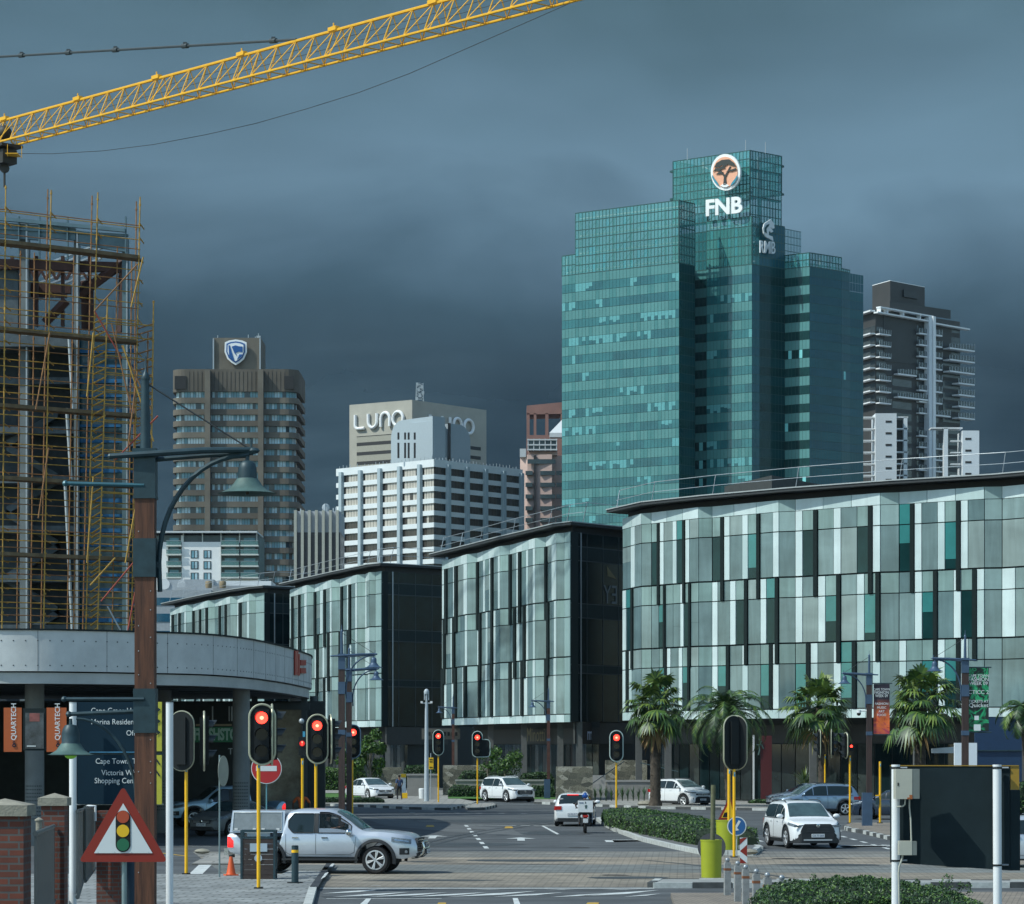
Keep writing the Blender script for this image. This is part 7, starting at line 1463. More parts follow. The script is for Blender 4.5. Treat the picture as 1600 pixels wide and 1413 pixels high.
 def front(s,root,name,pts,m,front= True,off=.012,th=.02,parent= None):
  mb=MB();sg=1 if front else -1;ys=[p[0] for p in pts];y0,y1=min(ys),max(ys);n=28;vs=[];fs=[]
  for i in range(n+1):
   y=y0+.002+(y1-y0-.004)*i/n;zz=[]
   for (a,b),(c,d) in zip(pts,pts[1:]+pts[:1]):
    if (a-y)*(c-y)<0:zz.append(b+(d-b)*(y-a)/(c-a))
   x=s.xend(y,front);vs+=[(x+sg*off,y,min(zz)),(x+sg*off,y,max(zz)),(x-sg*.06,y,max(zz)),(x-sg*.06,y,min(zz))]
  for i in range(n):
   for k in range(4):fs.append((i*4+k,i*4+(k+1)%4,(i+1)*4+(k+1)%4,(i+1)*4+k))
  fs+=[(0,1,2,3),(n*4+3,n*4+2,n*4+1,n*4)];mb.add(vs,fs,m); return mb.build(name,parent or root)
def wheels(root,car,W,wr,rw= None,tw=.21,spokes=5,rim='alloy',rr=.62,hub='plastic'):
 for xw in car.wheels:
  for sg in (1,-1):
   y=sg*(W/2-tw/2-.01);r=car.rw;m=MB();m.lathe((xw,y,r),[(r*.60,-tw/2+.01),(r*.88,-tw/2),(r*.97,-tw/2+.025),(r,-tw/4),(r,tw/4),(r*.97,tw/2-.025),(r*.88,tw/2),(r*.60,tw/2-.01)],'rubber',n=32,axis='Y');m.build('tyre', None) if False else None
   w=m.build('wheel',root);c=MB();yo=y+sg*(tw/2-.012);c.lathe((xw,yo,r),[(r*rr,0),(r*(rr+.04),sg*.012),(r*(rr-.05),sg*.014),(r*(rr-.06),-sg*.03)],rim,n=32,axis='Y',cap= False);c.lathe((xw,yo-sg*.03,r),[(r*(rr-.02),0),(.01,0)],hub,n=24,axis='Y',cap= False)
   for k in range(spokes):
    for dd in (-.10,.10):
     a=2*math.pi*k/spokes+.3;a2=a+dd;p=Vector((xw+math.cos(a)*r*.10,yo+sg*.004,r+math.sin(a)*r*.10));q=Vector((xw+math.cos(a2)*r*(rr-.02),yo+sg*.010,r+math.sin(a2)*r*(rr-.02)));c.cyl(p,q,.020,rim,r2=.024,n=6)
   c.lathe((xw,yo,r),[(.055,0),(.05,sg*.018),(.01,sg*.02)],rim,n=12,axis='Y',cap= False);c.build('rim',w)
 m=MB();m.box(((car.wheels[0]+car.wheels[1])/2,0,car.rw+.02),(abs(car.wheels[1]-car.wheels[0])+.9,W-.50,.26),'interior');m.build('chassis',root)
def mirrors(root,x,y,z,m,s=1.0):
 for sg in (1,-1):mb=MB();mb.sphere((x,sg*(y+.12),z),.10*s,m,n=12,sc=(.7,1.25,.85));mb.cyl((x,sg*(y-.02),z-.05),(x,sg*(y+.08),z-.03),.025,'plastic',n=6);mb.build('mirror',root)
def handles(root,car,xs_,z,m='chrome'):
 for x in xs_:
  for sg in (1,-1):mb=MB();y=sg*(car.yside(x,z)+.02);mb.box((x,y,z),(.17,.03,.03),m);mb.build('door_handle',root)
def shutline(root,car,segs,m='plastic'):
 mb=MB()
 for (xa,za,xb,zb) in segs:
  for sg in (1,-1):
   n=6;pts=[(xa+(xb-xa)*k/n,sg*(car.yside(xa+(xb-xa)*k/n,za+(zb-za)*k/n)+.002),za+(zb-za)*k/n) for k in range(n+1)];mb.tube(pts,.006,m,n=4)
 mb.build('door_seam',root)
def platetext(root,x,z,s,front= True,y=0,w=.46):
 sg=1 if front else -1;m=MB();m.box((x,y,z),(.02,w,.12),'plate_white');o=m.build('number_plate',root);m=MB();text(m,s,.10,(x+sg*.012,y-sg*w*.44,z-.035),(0,sg,0),(0,0,1),'plate_ink',.001,sx=.9);m.build('plate_lettering',o)
 # ---- silver double cab pickup
def pickup(label,loc,rz,paint='silver_paint',canopy= True,driver= True,detail= True,name='pickup_truck'):
 t=local(name,label,'pickup truck');
 top=[(-2.66,1.08),(-2.62,1.12),(-1.10,1.14),(-1.06,1.50),(-.99,1.68),(-.82,1.765),(-.4,1.80),(.1,1.80),(.40,1.74),(.72,1.56),(1.08,1.28),(1.22,1.215),(1.6,1.20),(2.1,1.155),(2.42,1.09),(2.55,1.01),(2.61,.92),(2.64,.82)] if detail else [(-2.66,1.08),(-2.62,1.12),(-1.10,1.14),(-1.06,1.50),(-.99,1.68),(-.4,1.80),(.1,1.80),(.40,1.74),(1.08,1.25),(1.6,1.15),(2.42,1.00),(2.64,.74)]
 belt=[(-2.66,1.04),(-1.1,1.08),(.3,1.10),(1.1,1.10),(1.6,1.08),(2.3,.98),(2.64,.76)];width=[(-2.66,.86),(-2.5,.915),(-1,.925),(1.2,.925),(1.9,.93),(2.3,.88),(2.5,.76),(2.64,.60)];low=[(-2.66,.62),(-2.3,.50),(-1.9,.48),(1.9,.46),(2.3,.42),(2.64,.50)]
 xw=(-1.56,1.525);RW=.39
 botf= lambda x:1.125+(.0 if x<.3 else 0);
 rear=(-.93,-.20);fr=(-.09,.84)
 def topc(x): return min(1.66,sinterp(top,x)-.135 if x>.1 else 1.66)
 def rbot(x): return 1.13+max(0,(-.80-x))*1.2
 hole= lambda cx,cz:(fr[0]+.03<cx<fr[1]-.08 and 1.13<cz<topc(cx)-.0) if driver else False
 c=Car(top,belt,width,low,xw,RW,paint,tum=.80,holes=[hole],ra=.50);c.body(t)
 c.side(t,'window',rear[0],rear[1],rbot, lambda x:min(1.66,1.46+(x+.93)*1.4),'car_glass',.010,n=16)
 for sg in (1,-1):c.side(t,'window',fr[0],fr[1],1.13,topc,('glass_tint' if driver else 'car_glass'),.008 if not driver else .003,sides=(sg,),n=18)
 c.side(t,'pillar_trim',-.205,-.085,1.12,1.672,'plastic',.012,n=3)
 c.topp(t,'windscreen',.40,1.13, lambda x:.66+(x-.4)*.14,'car_glass_pale',.012)
 mb=MB()
 for sg in (1,-1):
  for (a,b,f0,f1) in ((rear[0],rear[1],rbot, lambda x:min(1.66,1.46+(x+.93)*1.4)),(fr[0],fr[1], lambda x:1.13,topc)):
   lo=[(a+(b-a)*k/14,f0(a+(b-a)*k/14)) for k in range(15)];hi=[(a+(b-a)*k/14,f1(a+(b-a)*k/14)) for k in range(14,-1,-1)]
   mb.tube([(x,sg*(c.yside(x,z)+.010),z) for x,z in lo+hi+lo[:1]],.016,'plastic',n=6,caps= False)
 mb.build('window_seal',t)
 shutline(t,c,[(-.99,.56,-1.0,1.1),(-.15,.54,-.15,1.1),(.93,.60,.98,1.02),(.93,.60,.80,.54),(.80,.54,-.90,.54),(-.99,.56,-1.0,.64),(-.90,.54,-.99,.60)]);handles(t,c,(-.73,.10),1.0)
 for x in xw:
  for sg in (1,-1):
   f=MB();pts=[];n=22;vs=[]
   for k in range(n+1):a=math.pi*(-.06+1.12*k/n);ca,sa=math.cos(a),math.sin(a);yy=sg*(.93);vs+=[(x+.49*ca,yy+sg*.01,RW+.49*sa),(x+.505*ca,yy+sg*.05,RW+.505*sa),(x+.575*ca,yy+sg*.035,RW+.575*sa),(x+.585*ca,yy-sg*.03,RW+.585*sa)]
   fs=[(i*4+j,i*4+j+1,(i+1)*4+j+1,(i+1)*4+j) for i in range(n) for j in range(3)];f.add(vs,fs,'plastic', True);f.build('arch_flare',t)
 for sg in (1,-1):m=MB();m.box((-.02,sg*.90,.40),(2.15,.17,.05),'plastic');m.box((-.02,sg*.80,.47),(2.1,.05,.13),'plastic');m.build('side_step',t)
 wheels(t,c,1.87,0,tw=.265,spokes=6,rr=.66)
 for sg in (1,-1):
  c.side(t,'headlight',1.98,2.50, lambda x:.83+(2.5-x)*.12, lambda x:.96+(2.5-x)*.13,'head_glass',.012,sides=(sg,),n=8,r=3);o=c.side(t,'headlight_trim',2.06,2.44, lambda x:.885+(2.5-x)*.12, lambda x:.91+(2.5-x)*.13,'chrome',.018,sides=(sg,),n=6,r=1)
  c.side(t,'fog_lamp_surround',2.20,2.46, lambda x:.54, lambda x:.72,'plastic',.012,sides=(sg,),n=5,r=3);m=MB();m.lathe((2.38,sg*(c.yside(2.38,.62)+.02),.62),[(.045,0),(.04,sg*.01)],'head_glass',n=12,axis='Y');m.build('fog_lamp',t)
  c.side(t,'tail_light',-2.655,-2.48, lambda x:.72, lambda x:1.02-max(0,x+2.58)*1.2,'tail_lit',.012,sides=(sg,),n=5,r=5)
 c.front(t,'grille',[(-.52,.62),(.52,.62),(.58,.84),(.55,.99),(-.55,.99),(-.58,.84)],'plastic',th=.03);m=MB()
 for k in range(4):m.box((c.xend(.3)+.02,0,.66+k*.065),(.02,1.0,.012),'chrome')
 m.box((c.xend(.0)+.03,0,.80),(.02,.16,.10),'chrome');m.box((c.xend(.52)+.02,0,.93),(.03,1.04,.02),'chrome');m.build('grille_bar',t)
 c.front(t,'lower_bumper',[(-.60,.44),(.60,.44),(.62,.58),(-.62,.58)],'plastic')
 if detail:
  nb=MB()
  for sg in (1,-1):nb.tube([(2.45,sg*.36,.44),(2.62,sg*.38,.46),(2.76,sg*.39,.56),(2.80,sg*.39,.72),(2.76,sg*.38,.86)],.036,'chrome',n=10);nb.tube([(2.76,sg*.38,.86),(2.76,sg*.20,.88),(2.76,0,.88)],.036,'chrome',n=10)
  nb.tube([(2.80,-.39,.70),(2.80,.39,.70)],.03,'chrome',n=8);nb.build('bull_bar',t);m=MB();m.box((2.83,0,.62),(.04,.60,.14),'plastic');m.box((2.80,-.15,.80),(.08,.16,.10),'head_glass');m.box((2.80,.15,.80),(.08,.16,.10),'head_glass');m.build('spot_lamp',t);platetext(t,2.86,.62,'CA 481 602')
 m=MB();m.box((-2.70,0,.60),(.12,1.70,.20),'chrome' if detail else 'plastic');m.box((-2.74,0,.46),(.14,.12,.10),'plastic');m.build('rear_bumper',t)
 for sg in (1,-1):m=MB();m.sphere((.80,sg*1.05,1.16),.125,'chrome' if detail else paint,n=14,sc=(.75,1.0,.80));m.cyl((.78,sg*.90,1.10),(.80,sg*1.0,1.12),.03,'plastic',n=6);m.build('mirror',t)
 if canopy:
  k=MB();z0,z1=1.13,1.74;vs=[(-2.60,-.84,z0),(-1.06,-.84,z0),(-1.06,.84,z0),(-2.60,.84,z0),(-2.54,-.74,z1),(-1.05,-.74,z1),(-1.05,.74,z1),(-2.54,.74,z1)];k.hexa(vs,paint);k.build('canopy',t)
  for sg in (1,-1):
   for xa,xb in ((-2.52,-1.80),(-1.75,-1.13)):
    def cp(x,z):f=(z-z0)/(z1-z0); return (x+(0.02*f if x<-2.4 else 0),sg*(.84-.10*f+.008),z)
    m=MB();m.poly([cp(xa,z0+.07),cp(xb,z0+.07),cp(xb,z1-.07),cp(xa,z1-.07)],'canopy_panel');o=m.build('canopy_panel',t);m=MB();m.tube([cp(xa,z0+.05),cp(xb,z0+.05),cp(xb,z1-.05),cp(xa,z1-.05),cp(xa,z0+.05)],.018,'galv',n=6,caps= False)
    for xx in (xa+.1,xb-.1):q=cp(xx,z0+.1);m.box((q[0],q[1]+sg*.01,q[2]),(.09,.02,.05),'plate_white')
    m.build('panel_frame',o)
 if driver:
  m=MB();m.box((.1,0,.82),(1.9,1.5,.12),'interior');m.box((-.98,0,1.2),(.06,1.4,.8),'interior');m.box((.88,0,1.02),(.3,1.4,.24),'interior');m.build('cabin',t)
  for sg in (-1,1):m=MB();m.box((.06,sg*.38,1.0),(.5,.46,.2),'plastic');m.box((-.15,sg*.38,1.28),(.14,.44,.52),'plastic');m.box((-.17,sg*.38,1.60),(.1,.24,.14),'plastic');m.build('seat',t)
  m=MB();R2=Matrix.Rotation(R(-62),4,'Y');m.tube([Vector((.58,-.38,1.16))+R2@Vector((.19*math.cos(a),.19*math.sin(a),0)) for a in [2*math.pi*k/20 for k in range(21)]],.015,'plastic',n=6);m.build('steering_wheel',t)
 place(t,loc,rz); return t
g=G(512,1362.5);hil=pickup('silver double cab pickup truck with canopy and chrome bull bar crossing the junction',(X(512,80.5),80.5,0.004),R(-8))
# ---- generic hatch / crossover
def hatch(label,loc,rz,paint,L=4.3,W=1.8,H=1.6,wb=2.6,hood=.98,rw=.33,kind='suv',face='plain',name='parked_car',plate='CA 123-456',trim= None,lit= False,glass='car_glass',roofrail= False,rear='hatch',cat='car'):
 t=local(name,label,cat);f=L/2;xw=(-wb/2-.02,wb/2+.0);hz=hood
 if rear=='hatch':top=[(-f,.92*hz),(-f+.03,hz+.02),(-f+.16,H*.80),(-f+.38,H*.945),(-f+.8,H*.985),(-.3,H),(.15,H*.985),(.45,H*.93),(.80,H*.80),(1.10,hz+.09),(1.22,hz+.03),(f-.55,hz-.03),(f-.2,hz-.10),(f-.06,hz-.16),(f-.02,hz-.21),(f,hz-.28)]
 else:top=[(-f,.85*hz),(-f+.04,hz),(-f+.75,hz+.08),(-f+1.35,H*.93),(-.5,H*.99),(-.1,H),(.3,H*.96),(.75,H*.8),(1.05,hz+.08),(1.2,hz+.02),(f-.5,hz-.07),(f-.15,hz-.17),(f,hz-.33)]
 belt=[(-f,hz*.86),(-f+.6,hz),(0,hz-.02),(1.1,hz-.03),(f-.5,hz-.12),(f,hz-.4)];hw=W/2;width=[(-f,hw*.84),(-f+.15,hw*.94),(-f+.5,hw),(f-.8,hw),(f-.35,hw*.95),(f-.12,hw*.84),(f,hw*.66)]
 low=[(-f,.36),(-f+.35,.22),(f-.4,.20),(f,.28)]
 c=Car(top,belt,width,low,xw,rw,paint,tum=.76,ra=rw+.07);c.body(t)
 xa=-f+(.42 if rear=='hatch' else .95);tf= lambda x:sinterp(top,x)-.115
 c.side(t,'window',xa,-.40, lambda x:hz+.03+max(0,(xa+.35-x))*.35, lambda x:max(hz+.06,min(tf(x),H-.12)),glass,n=12);c.side(t,'window',-.36,.36,hz+.02, lambda x:min(tf(x),H-.12),glass,n=10);c.side(t,'window',.40,.98,hz+.02, lambda x:max(hz+.025,min(tf(x)-.01,H-.12)),glass,n=8)
 c.side(t,'pillar_trim',xa-.03,.99, lambda x:hz-.005, lambda x:hz+.02,'plastic',.012,n=16,r=1)
 c.topp(t,'windscreen',.34,1.12, lambda x:hw*(.66+(x-.34)*.16),'car_glass_pale',.012)
 if rear=='hatch':c.topp(t,'rear_window',-f+.40,-f+.045, lambda x:hw*(.64+(-f+.4-x)*.25),'car_glass',.012)
 else:c.topp(t,'rear_window',-f+1.32,-f+.78, lambda x:hw*.66,'car_glass',.012)
 tr=trim or 'plastic'
 for x in xw:
  for sg in (1,-1):
   if trim:
    m=MB();n=18;ra=c.ra;vs=[]
    for k in range(n+1):a=math.pi*(-.05+1.1*k/n);ca,sa=math.cos(a),math.sin(a);y_=sg*(hw+.004);vs+=[(x+(ra-.01)*ca,y_-sg*.01,rw+(ra-.01)*sa),(x+(ra+.01)*ca,y_+sg*.014,rw+(ra+.01)*sa),(x+(ra+.06)*ca,y_+sg*.010,rw+(ra+.06)*sa),(x+(ra+.065)*ca,y_-sg*.02,rw+(ra+.065)*sa)]
    m.add(vs,[(i*4+j,i*4+j+1,(i+1)*4+j+1,(i+1)*4+j) for i in range(n) for j in range(3)],trim, True);m.build('arch_trim',t)
 c.side(t,'sill_trim',xw[0]+rw+.09,xw[1]-rw-.09,.21,.34 if trim else .26,'plastic',.012,n=8,r=2)
 shutline(t,c,[(-.38,.36,-.38,hz),(.98,.38,1.0,hz-.05),(-.38,.36,.98,.36),(xa+.2,.62,xa+.1,hz),(-.38,.36,xa+.62,.38)]);handles(t,c,(-.75,.12),hz-.10,paint)
 wheels(t,c,W,0,tw=.2,rr=.66)
 mirrors(t,.93,hw-.02,hz+.08,paint)
 xe=c.xend(0)
 for sg in (1,-1):
  c.side(t,'headlight',f-.62,f-.14, lambda x:hz-.27+(f-.14-x)*.16, lambda x:hz-.19+(f-.14-x)*.18,'head_glass',.012,sides=(sg,),n=7,r=2)
  m=MB();y_=sg*hw*.72;m.box((c.xend(y_)+.0,y_,hz-.235),(.05,.34,.075),'head_glass');o=m.build('headlight_front',t)
  if lit:m=MB();m.sphere((c.xend(y_+sg*.06)+.02,y_+sg*.06,hz-.235),.032,'head_lit' if (sg<0 and lit==2) else 'head_lit_soft',n=8);m.build('lamp',o)
  c.side(t,'tail_light',-f+.02,-f+.36, lambda x:hz-.24, lambda x:hz-.06,'tail_red',.012,sides=(sg,),n=5,r=3);m=MB();y_=-sg*hw*.74;m.box((c.xend(y_, False)-.0,y_,hz-.14),(.05,.28,.17),'tail_red');m.build('tail_light',t)
 G_={'plain':([(-.42,.50),(.42,.50),(.46,.64),(-.46,.64)],[(-.60,.24),(.60,.24),(.56,.38),(-.56,.38)]),'cross':([(-.62,.56),(.62,.56),(.60,.66),(.47,.86),(-.47,.86),(-.60,.66)],[(-.88,.20),(.88,.20),(.88,.42),(.66,.47),(.60,.57),(-.60,.57),(-.66,.47),(-.88,.42)]),'wide':([(-.52,.50),(.52,.50),(.58,.66),(.50,.78),(-.50,.78),(-.58,.66)],[(-.66,.24),(.66,.24),(.60,.36),(-.60,.36)]),'boxy':([(-.52,.70),(.52,.70),(.56,.80),(-.56,.80)],[(-.60,.26),(.60,.26),(.58,.54),(.40,.62),(-.40,.62),(-.58,.54)])}[face]
 c.front(t,'grille',G_[0],'plastic',off=.02);c.front(t,'lower_grille',G_[1],'plastic',off=.016);m=MB();zz=G_[0][0][1];zt=G_[0][-2][1]
 for k in range(3 if face!='cross' else 5):m.box((xe+.026,0,zz+(zt-zz)*(k+1)/(4 if face!='cross' else 6)),(.01,.80,.012),'alloy' if face!='cross' else 'disc_grey')
 m.lathe((xe+.03,0,zt-.06),[(.065,0),(.065,.02),(.04,.025)],'chrome',n=14,axis='X');m.build('grille_bar',t)
 if face=='cross':m=MB();m.box((xe+.03,0,.31),(.03,1.0,.045),'alloy');m.build('skid_trim',t)
 if face=='boxy':
  for sg in (1,-1):m=MB();m.lathe((c.xend(.68)+.01,sg*.64,.50),[(.07,0),(.06,.02)],'disc_grey',n=12,axis='X');m.build('fog_lamp',t)
 platetext(t,xe+.036,.46 if face!='boxy' else .44,plate);m=MB();m.box((-f-.01,0,.30),(.04,W*.78,.16),'plastic');m.build('rear_bumper',t);platetext(t,-f-.02,.55,plate, False)
 if roofrail:
  for sg in (1,-1):m=MB();m.tube([(-f+.75,sg*hw*.70,H-.05),(-f+.9,sg*hw*.70,H+.01),(-.2,sg*hw*.70,H+.03),(.15,sg*hw*.69,H-.0),(.25,sg*hw*.69,H-.04)],.018,'plastic' if trim else 'galv',n=6);m.build('roof_rail',t)
 place(t,loc,rz); return t
def atpx(px,base,dz=0.0):Zd=GY(base); return (X(px,Zd),Zd,.004+dz)
hatch('white crossover with black grille driving towards the camera on the right',atpx(1252,1323.5),R(-90+9),'white_car',L=4.46,W=1.83,H=1.62,wb=2.64,hood=1.02,rw=.36,face='cross',name='crossover_car',plate='CA 77-064',trim='plastic',lit=2,roofrail= True)
hatch('white crossover driving right beyond the small island signal',atpx(793,1253.2),R(-60),'white_car',L=4.47,W=1.84,H=1.62,wb=2.70,hood=1.02,rw=.36,face='wide',name='crossover_car',plate='CF 91-330',roofrail= True)
hatch('boxy white compact car with dark roof rails in front of the pale wall',atpx(1063,1260.5),R(-52),'white_car',L=3.995,W=1.79,H=1.64,wb=2.50,hood=1.08,rw=.35,face='boxy',name='compact_car',plate='CA 20-118',trim='plastic',roofrail= True)
hatch('blue grey compact car in profile heading left at right of the junction',atpx(1274,1274),R(180+12),'blue_grey_car',L=4.3,W=1.79,H=1.63,wb=2.61,hood=1.02,rw=.35,face='wide',name='compact_car',plate='CA 5-731',trim='plastic',roofrail= True)
hatch('white sedan mostly hidden behind the blue grey car',atpx(1262,1263.5),R(180+10),'white_car',L=4.6,W=1.8,H=1.46,wb=2.7,hood=.92,rw=.32,rear='sedan',name='sedan_car',plate='CY 1-220')
pol=hatch('white hatchback seen from behind with a red L plate, beside the motorbike',atpx(899,1290),R(90-5),'white_car',L=3.97,W=1.68,H=1.47,wb=2.47,hood=.96,rw=.31,name='hatchback_car',plate='CA 82-917')
m=MB();m.box((-1.80,.52,1.14),(.012,.20,.20),'plate_white',0);
o=m.build('learner_plate',pol);m=MB();text(m,'L',.19,(-1.81,.58,1.07),(0,-1,0),(0,0,1),'sign_red2',.002,bold=.01);m.build('learner_letter',o)
m=MB();m.box((-1.66,0,1.40),(.05,.5,.035),'tail_lit');m.build('brake_light',pol)
hatch('white sedan facing right, beyond the dark lamp posts',(X(579,192),192,.05),R(-62),'white_car',L=4.6,W=1.81,H=1.43,wb=2.8,hood=.92,rw=.33,rear='sedan',face='plain',name='sedan_car',plate='CA 60-402')
pickup('pale blue double cab pickup in the shade under the canopy, behind the column',(X(347,127),127,.0),R(180+22),paint='light_blue_car',canopy= False,driver= False,detail= False)
hatch('old grey car parked in the shade behind the silver pickup',(X(366,115),115,.0),R(180+58),'old_grey_car',L=4.2,W=1.65,H=1.40,wb=2.5,hood=.92,rw=.30,rear='sedan',name='old_car',plate='CA 3-318',glass='car_glass')
hatch('dark blue car partly hidden behind the plain yellow pole',(X(1402,140),140,.0),R(180-20),'dark_blue_car',L=4.4,W=1.8,H=1.5,wb=2.6,hood=.98,rw=.33,name='dark_car',plate='CA 9-014',lit=1)
hatch('silver car half hidden behind the large sign board at the right edge',(X(1588,84.5),84.5,.004),R(180),'silver_paint',L=4.5,W=1.8,H=1.5,wb=2.72,hood=.98,rw=.33,name='silver_car',plate='CA 4-990')
# - people
def skinned(name,parent,joints,edges,m,sub=2):
 """one continuous surface grown round a joint skeleton"""
 me=bpy.data.meshes.new('sk');me.from_pydata([j[0] for j in joints],edges,[]);ob=bpy.data.objects.new('sk',me);COL.objects.link(ob)
 md=ob.modifiers.new('s','SKIN');sv=me.skin_vertices[0].data
 for i,j in enumerate(joints):r=j[1];sv[i].radius=(r,r) if not isinstance(r,tuple) else r
 sv[0].use_root= True ;md.use_smooth_shade= True ;s2=ob.modifiers.new('b','SUBSURF');s2.levels=sub;s2.render_levels=sub
 dg=bpy.context.evaluated_depsgraph_get();dg.update();nm=bpy.data.meshes.new_from_object(ob.evaluated_get(dg));bpy.data.objects.remove(ob);nm.name=name;nm.materials.clear();nm.materials.append(M[m]);nm.polygons.foreach_set('use_smooth',[True]*len(nm.polygons))
 o=bpy.data.objects.new(name,nm);COL.objects.link(o);o.parent=parent; return o
def person(label,loc,rz,pose,shirt,trouser,skin='skin',hair='hair_dark',H=1.72,cap= None):
 t=local('person',label,'person');s=H/1.72;P_={k:Vector(v)*s for k,v in pose.items()}
 def J(k,r): return (tuple(P_[k]),r*s if not isinstance(r,tuple) else tuple(a*s for a in r))
 n=['pelvis','waist','chest','neck','hipL','kneeL','ankL','toeL','hipR','kneeR','ankR','toeR','shL','elL','wrL','haL','shR','elR','wrR','haR','headb','head']
 r=[.105,.10,.12,.050,.078,.052,.036,.030,.078,.052,.036,.030,.050,.038,.026,.022,.050,.038,.026,.022,.060,.078]
 e=[(0,1),(1,2),(2,3),(3,20),(20,21),(0,4),(4,5),(5,6),(6,7),(0,8),(8,9),(9,10),(10,11),(2,12),(12,13),(13,14),(14,15),(2,16),(16,17),(17,18),(18,19)]
 body=skinned('body',t,[J(k,q) for k,q in zip(n,r)],e,skin)
 def clo(name,keys,rs,es,m):skinned(name,t,[J(k,q) for k,q in zip(keys,rs)],es,m)
 clo('trousers',['pelvis','hipL','kneeL','ankL','hipR','kneeR','ankR','waist'],[.122,.092,.066,.052,.092,.066,.052,.112],[(0,1),(1,2),(2,3),(0,4),(4,5),(5,6),(0,7)],trouser)
 clo('shirt',['waist','chest','neckl','shL','elL','shR','elR','hem'],[.125,.142,.06,.070,.055,.070,.055,.125],[(0,1),(1,2),(1,3),(3,4),(1,5),(5,6),(0,7)],shirt)
 m=MB();h=P_['head'];m.sphere(h+Vector((0,-.012*s,.030*s)),.092*s,hair,n=14,sc=(.95,1.05,.95));m.build('hair',t)
 m=MB();
 for k in ('L','R'):a=P_['ank'+k];b=P_['toe'+k];m.tube([a+Vector((0,0,-.03*s)),(a+b)/2+Vector((0,0,-.0)),b],[.045*s,.045*s,.035*s],'shoe',n=8)
 m.build('shoes',t)
 for sd_ in ('L','R'):
  w=P_['ha'+sd_];d=(w-P_['wr'+sd_]).normalized();u=d.orthogonal().normalized();m=MB()
  for k in range(4):b=w+u*(.022*(k-1.5))*s;m.tube([b-d*.01,b+d*.035*s,b+d*(.065+.012*(1-abs(k-1.3)))*s+d.cross(u)*.02*s],[.009*s,.009*s,.006*s],skin,n=6)
  m.tube([w-d*.02+u*.03*s,w+u*.055*s+d*.02*s,w+u*.058*s+d*.045*s],[.011*s,.010*s,.007*s],skin,n=6);m.build('fingers',t)
 place(t,loc,rz); return t
walk=dict(pelvis=(0,0,.93),waist=(0,0,1.08),chest=(0,.01,1.30),neck=(0,.02,1.46),neckl=(0,.02,1.44),headb=(0,.03,1.53),head=(0,.035,1.62),hem=(0,0,.93),hipL=(-.09,0,.90),kneeL=(-.10,.16,.52),ankL=(-.10,.06,.10),toeL=(-.11,.20,.04),hipR=(.09,0,.90),kneeR=(.10,-.02,.50),ankR=(.09,-.26,.14),toeR=(.09,-.16,.03),shL=(-.19,.01,1.40),elL=(-.25,-.10,1.14),wrL=(-.24,-.02,.90),haL=(-.24,.01,.83),shR=(.19,.01,1.40),elR=(.25,.10,1.15),wrR=(.22,.22,.95),haR=(.21,.25,.89))
person('person in blue shirt and dark trousers walking away past the stone wall',(X(624,187),187,.05),R(20),walk,'shirt_blue','trouser_dark',H=1.66)
stand=dict(walk,kneeL=(-.10,.02,.5),ankL=(-.11,0,.09),toeL=(-.12,.14,.03),kneeR=(.10,.02,.5),ankR=(.11,0,.09),toeR=(.12,.14,.03),elL=(-.36,.02,1.17),wrL=(-.36,.14,.96),haL=(-.35,.18,.90),elR=(.36,.02,1.17),wrR=(.36,.14,.96),haR=(.35,.18,.90))
person('person in an orange jacket behind the cab of the silver pickup',(X(471,121),121,.0),R(0),stand,'orange_cloth','trouser_dark',H=1.70)
def driver():
 drv=dict(pelvis=(0,0,.16),waist=(-.03,0,.30),chest=(-.05,0,.50),neck=(-.03,0,.66),neckl=(-.03,0,.64),headb=(0,0,.73),head=(.02,0,.82),hem=(0,0,.18),hipL=(.02,.09,.13),kneeL=(.46,.14,.26),ankL=(.62,.12,-.06),toeL=(.74,.12,-.06),hipR=(.02,-.09,.13),kneeR=(.46,-.12,.24),ankR=(.62,-.12,-.06),toeR=(.74,-.12,-.06),shL=(-.04,.19,.60),elL=(.16,.25,.40),wrL=(.38,.16,.50),haL=(.45,.13,.52),shR=(-.04,-.19,.60),elR=(.12,-.30,.38),wrR=(.36,-.20,.44),haR=(.43,-.16,.47))
 o=person('person driving the silver pickup, hands on the wheel, in a dark shirt',(0,0,0),0,drv,'tee_dark','trouser_dark',skin='skin_light',H=1.72)
 base=Vector(hil.location);R3=Matrix.Rotation(R(-8),4,'Z');o.location=base+R3@Vector((.10,-.38,1.00-.10));o.rotation_euler=(0,0,R(-8));o.scale=(.93,.93,.86)
driver()
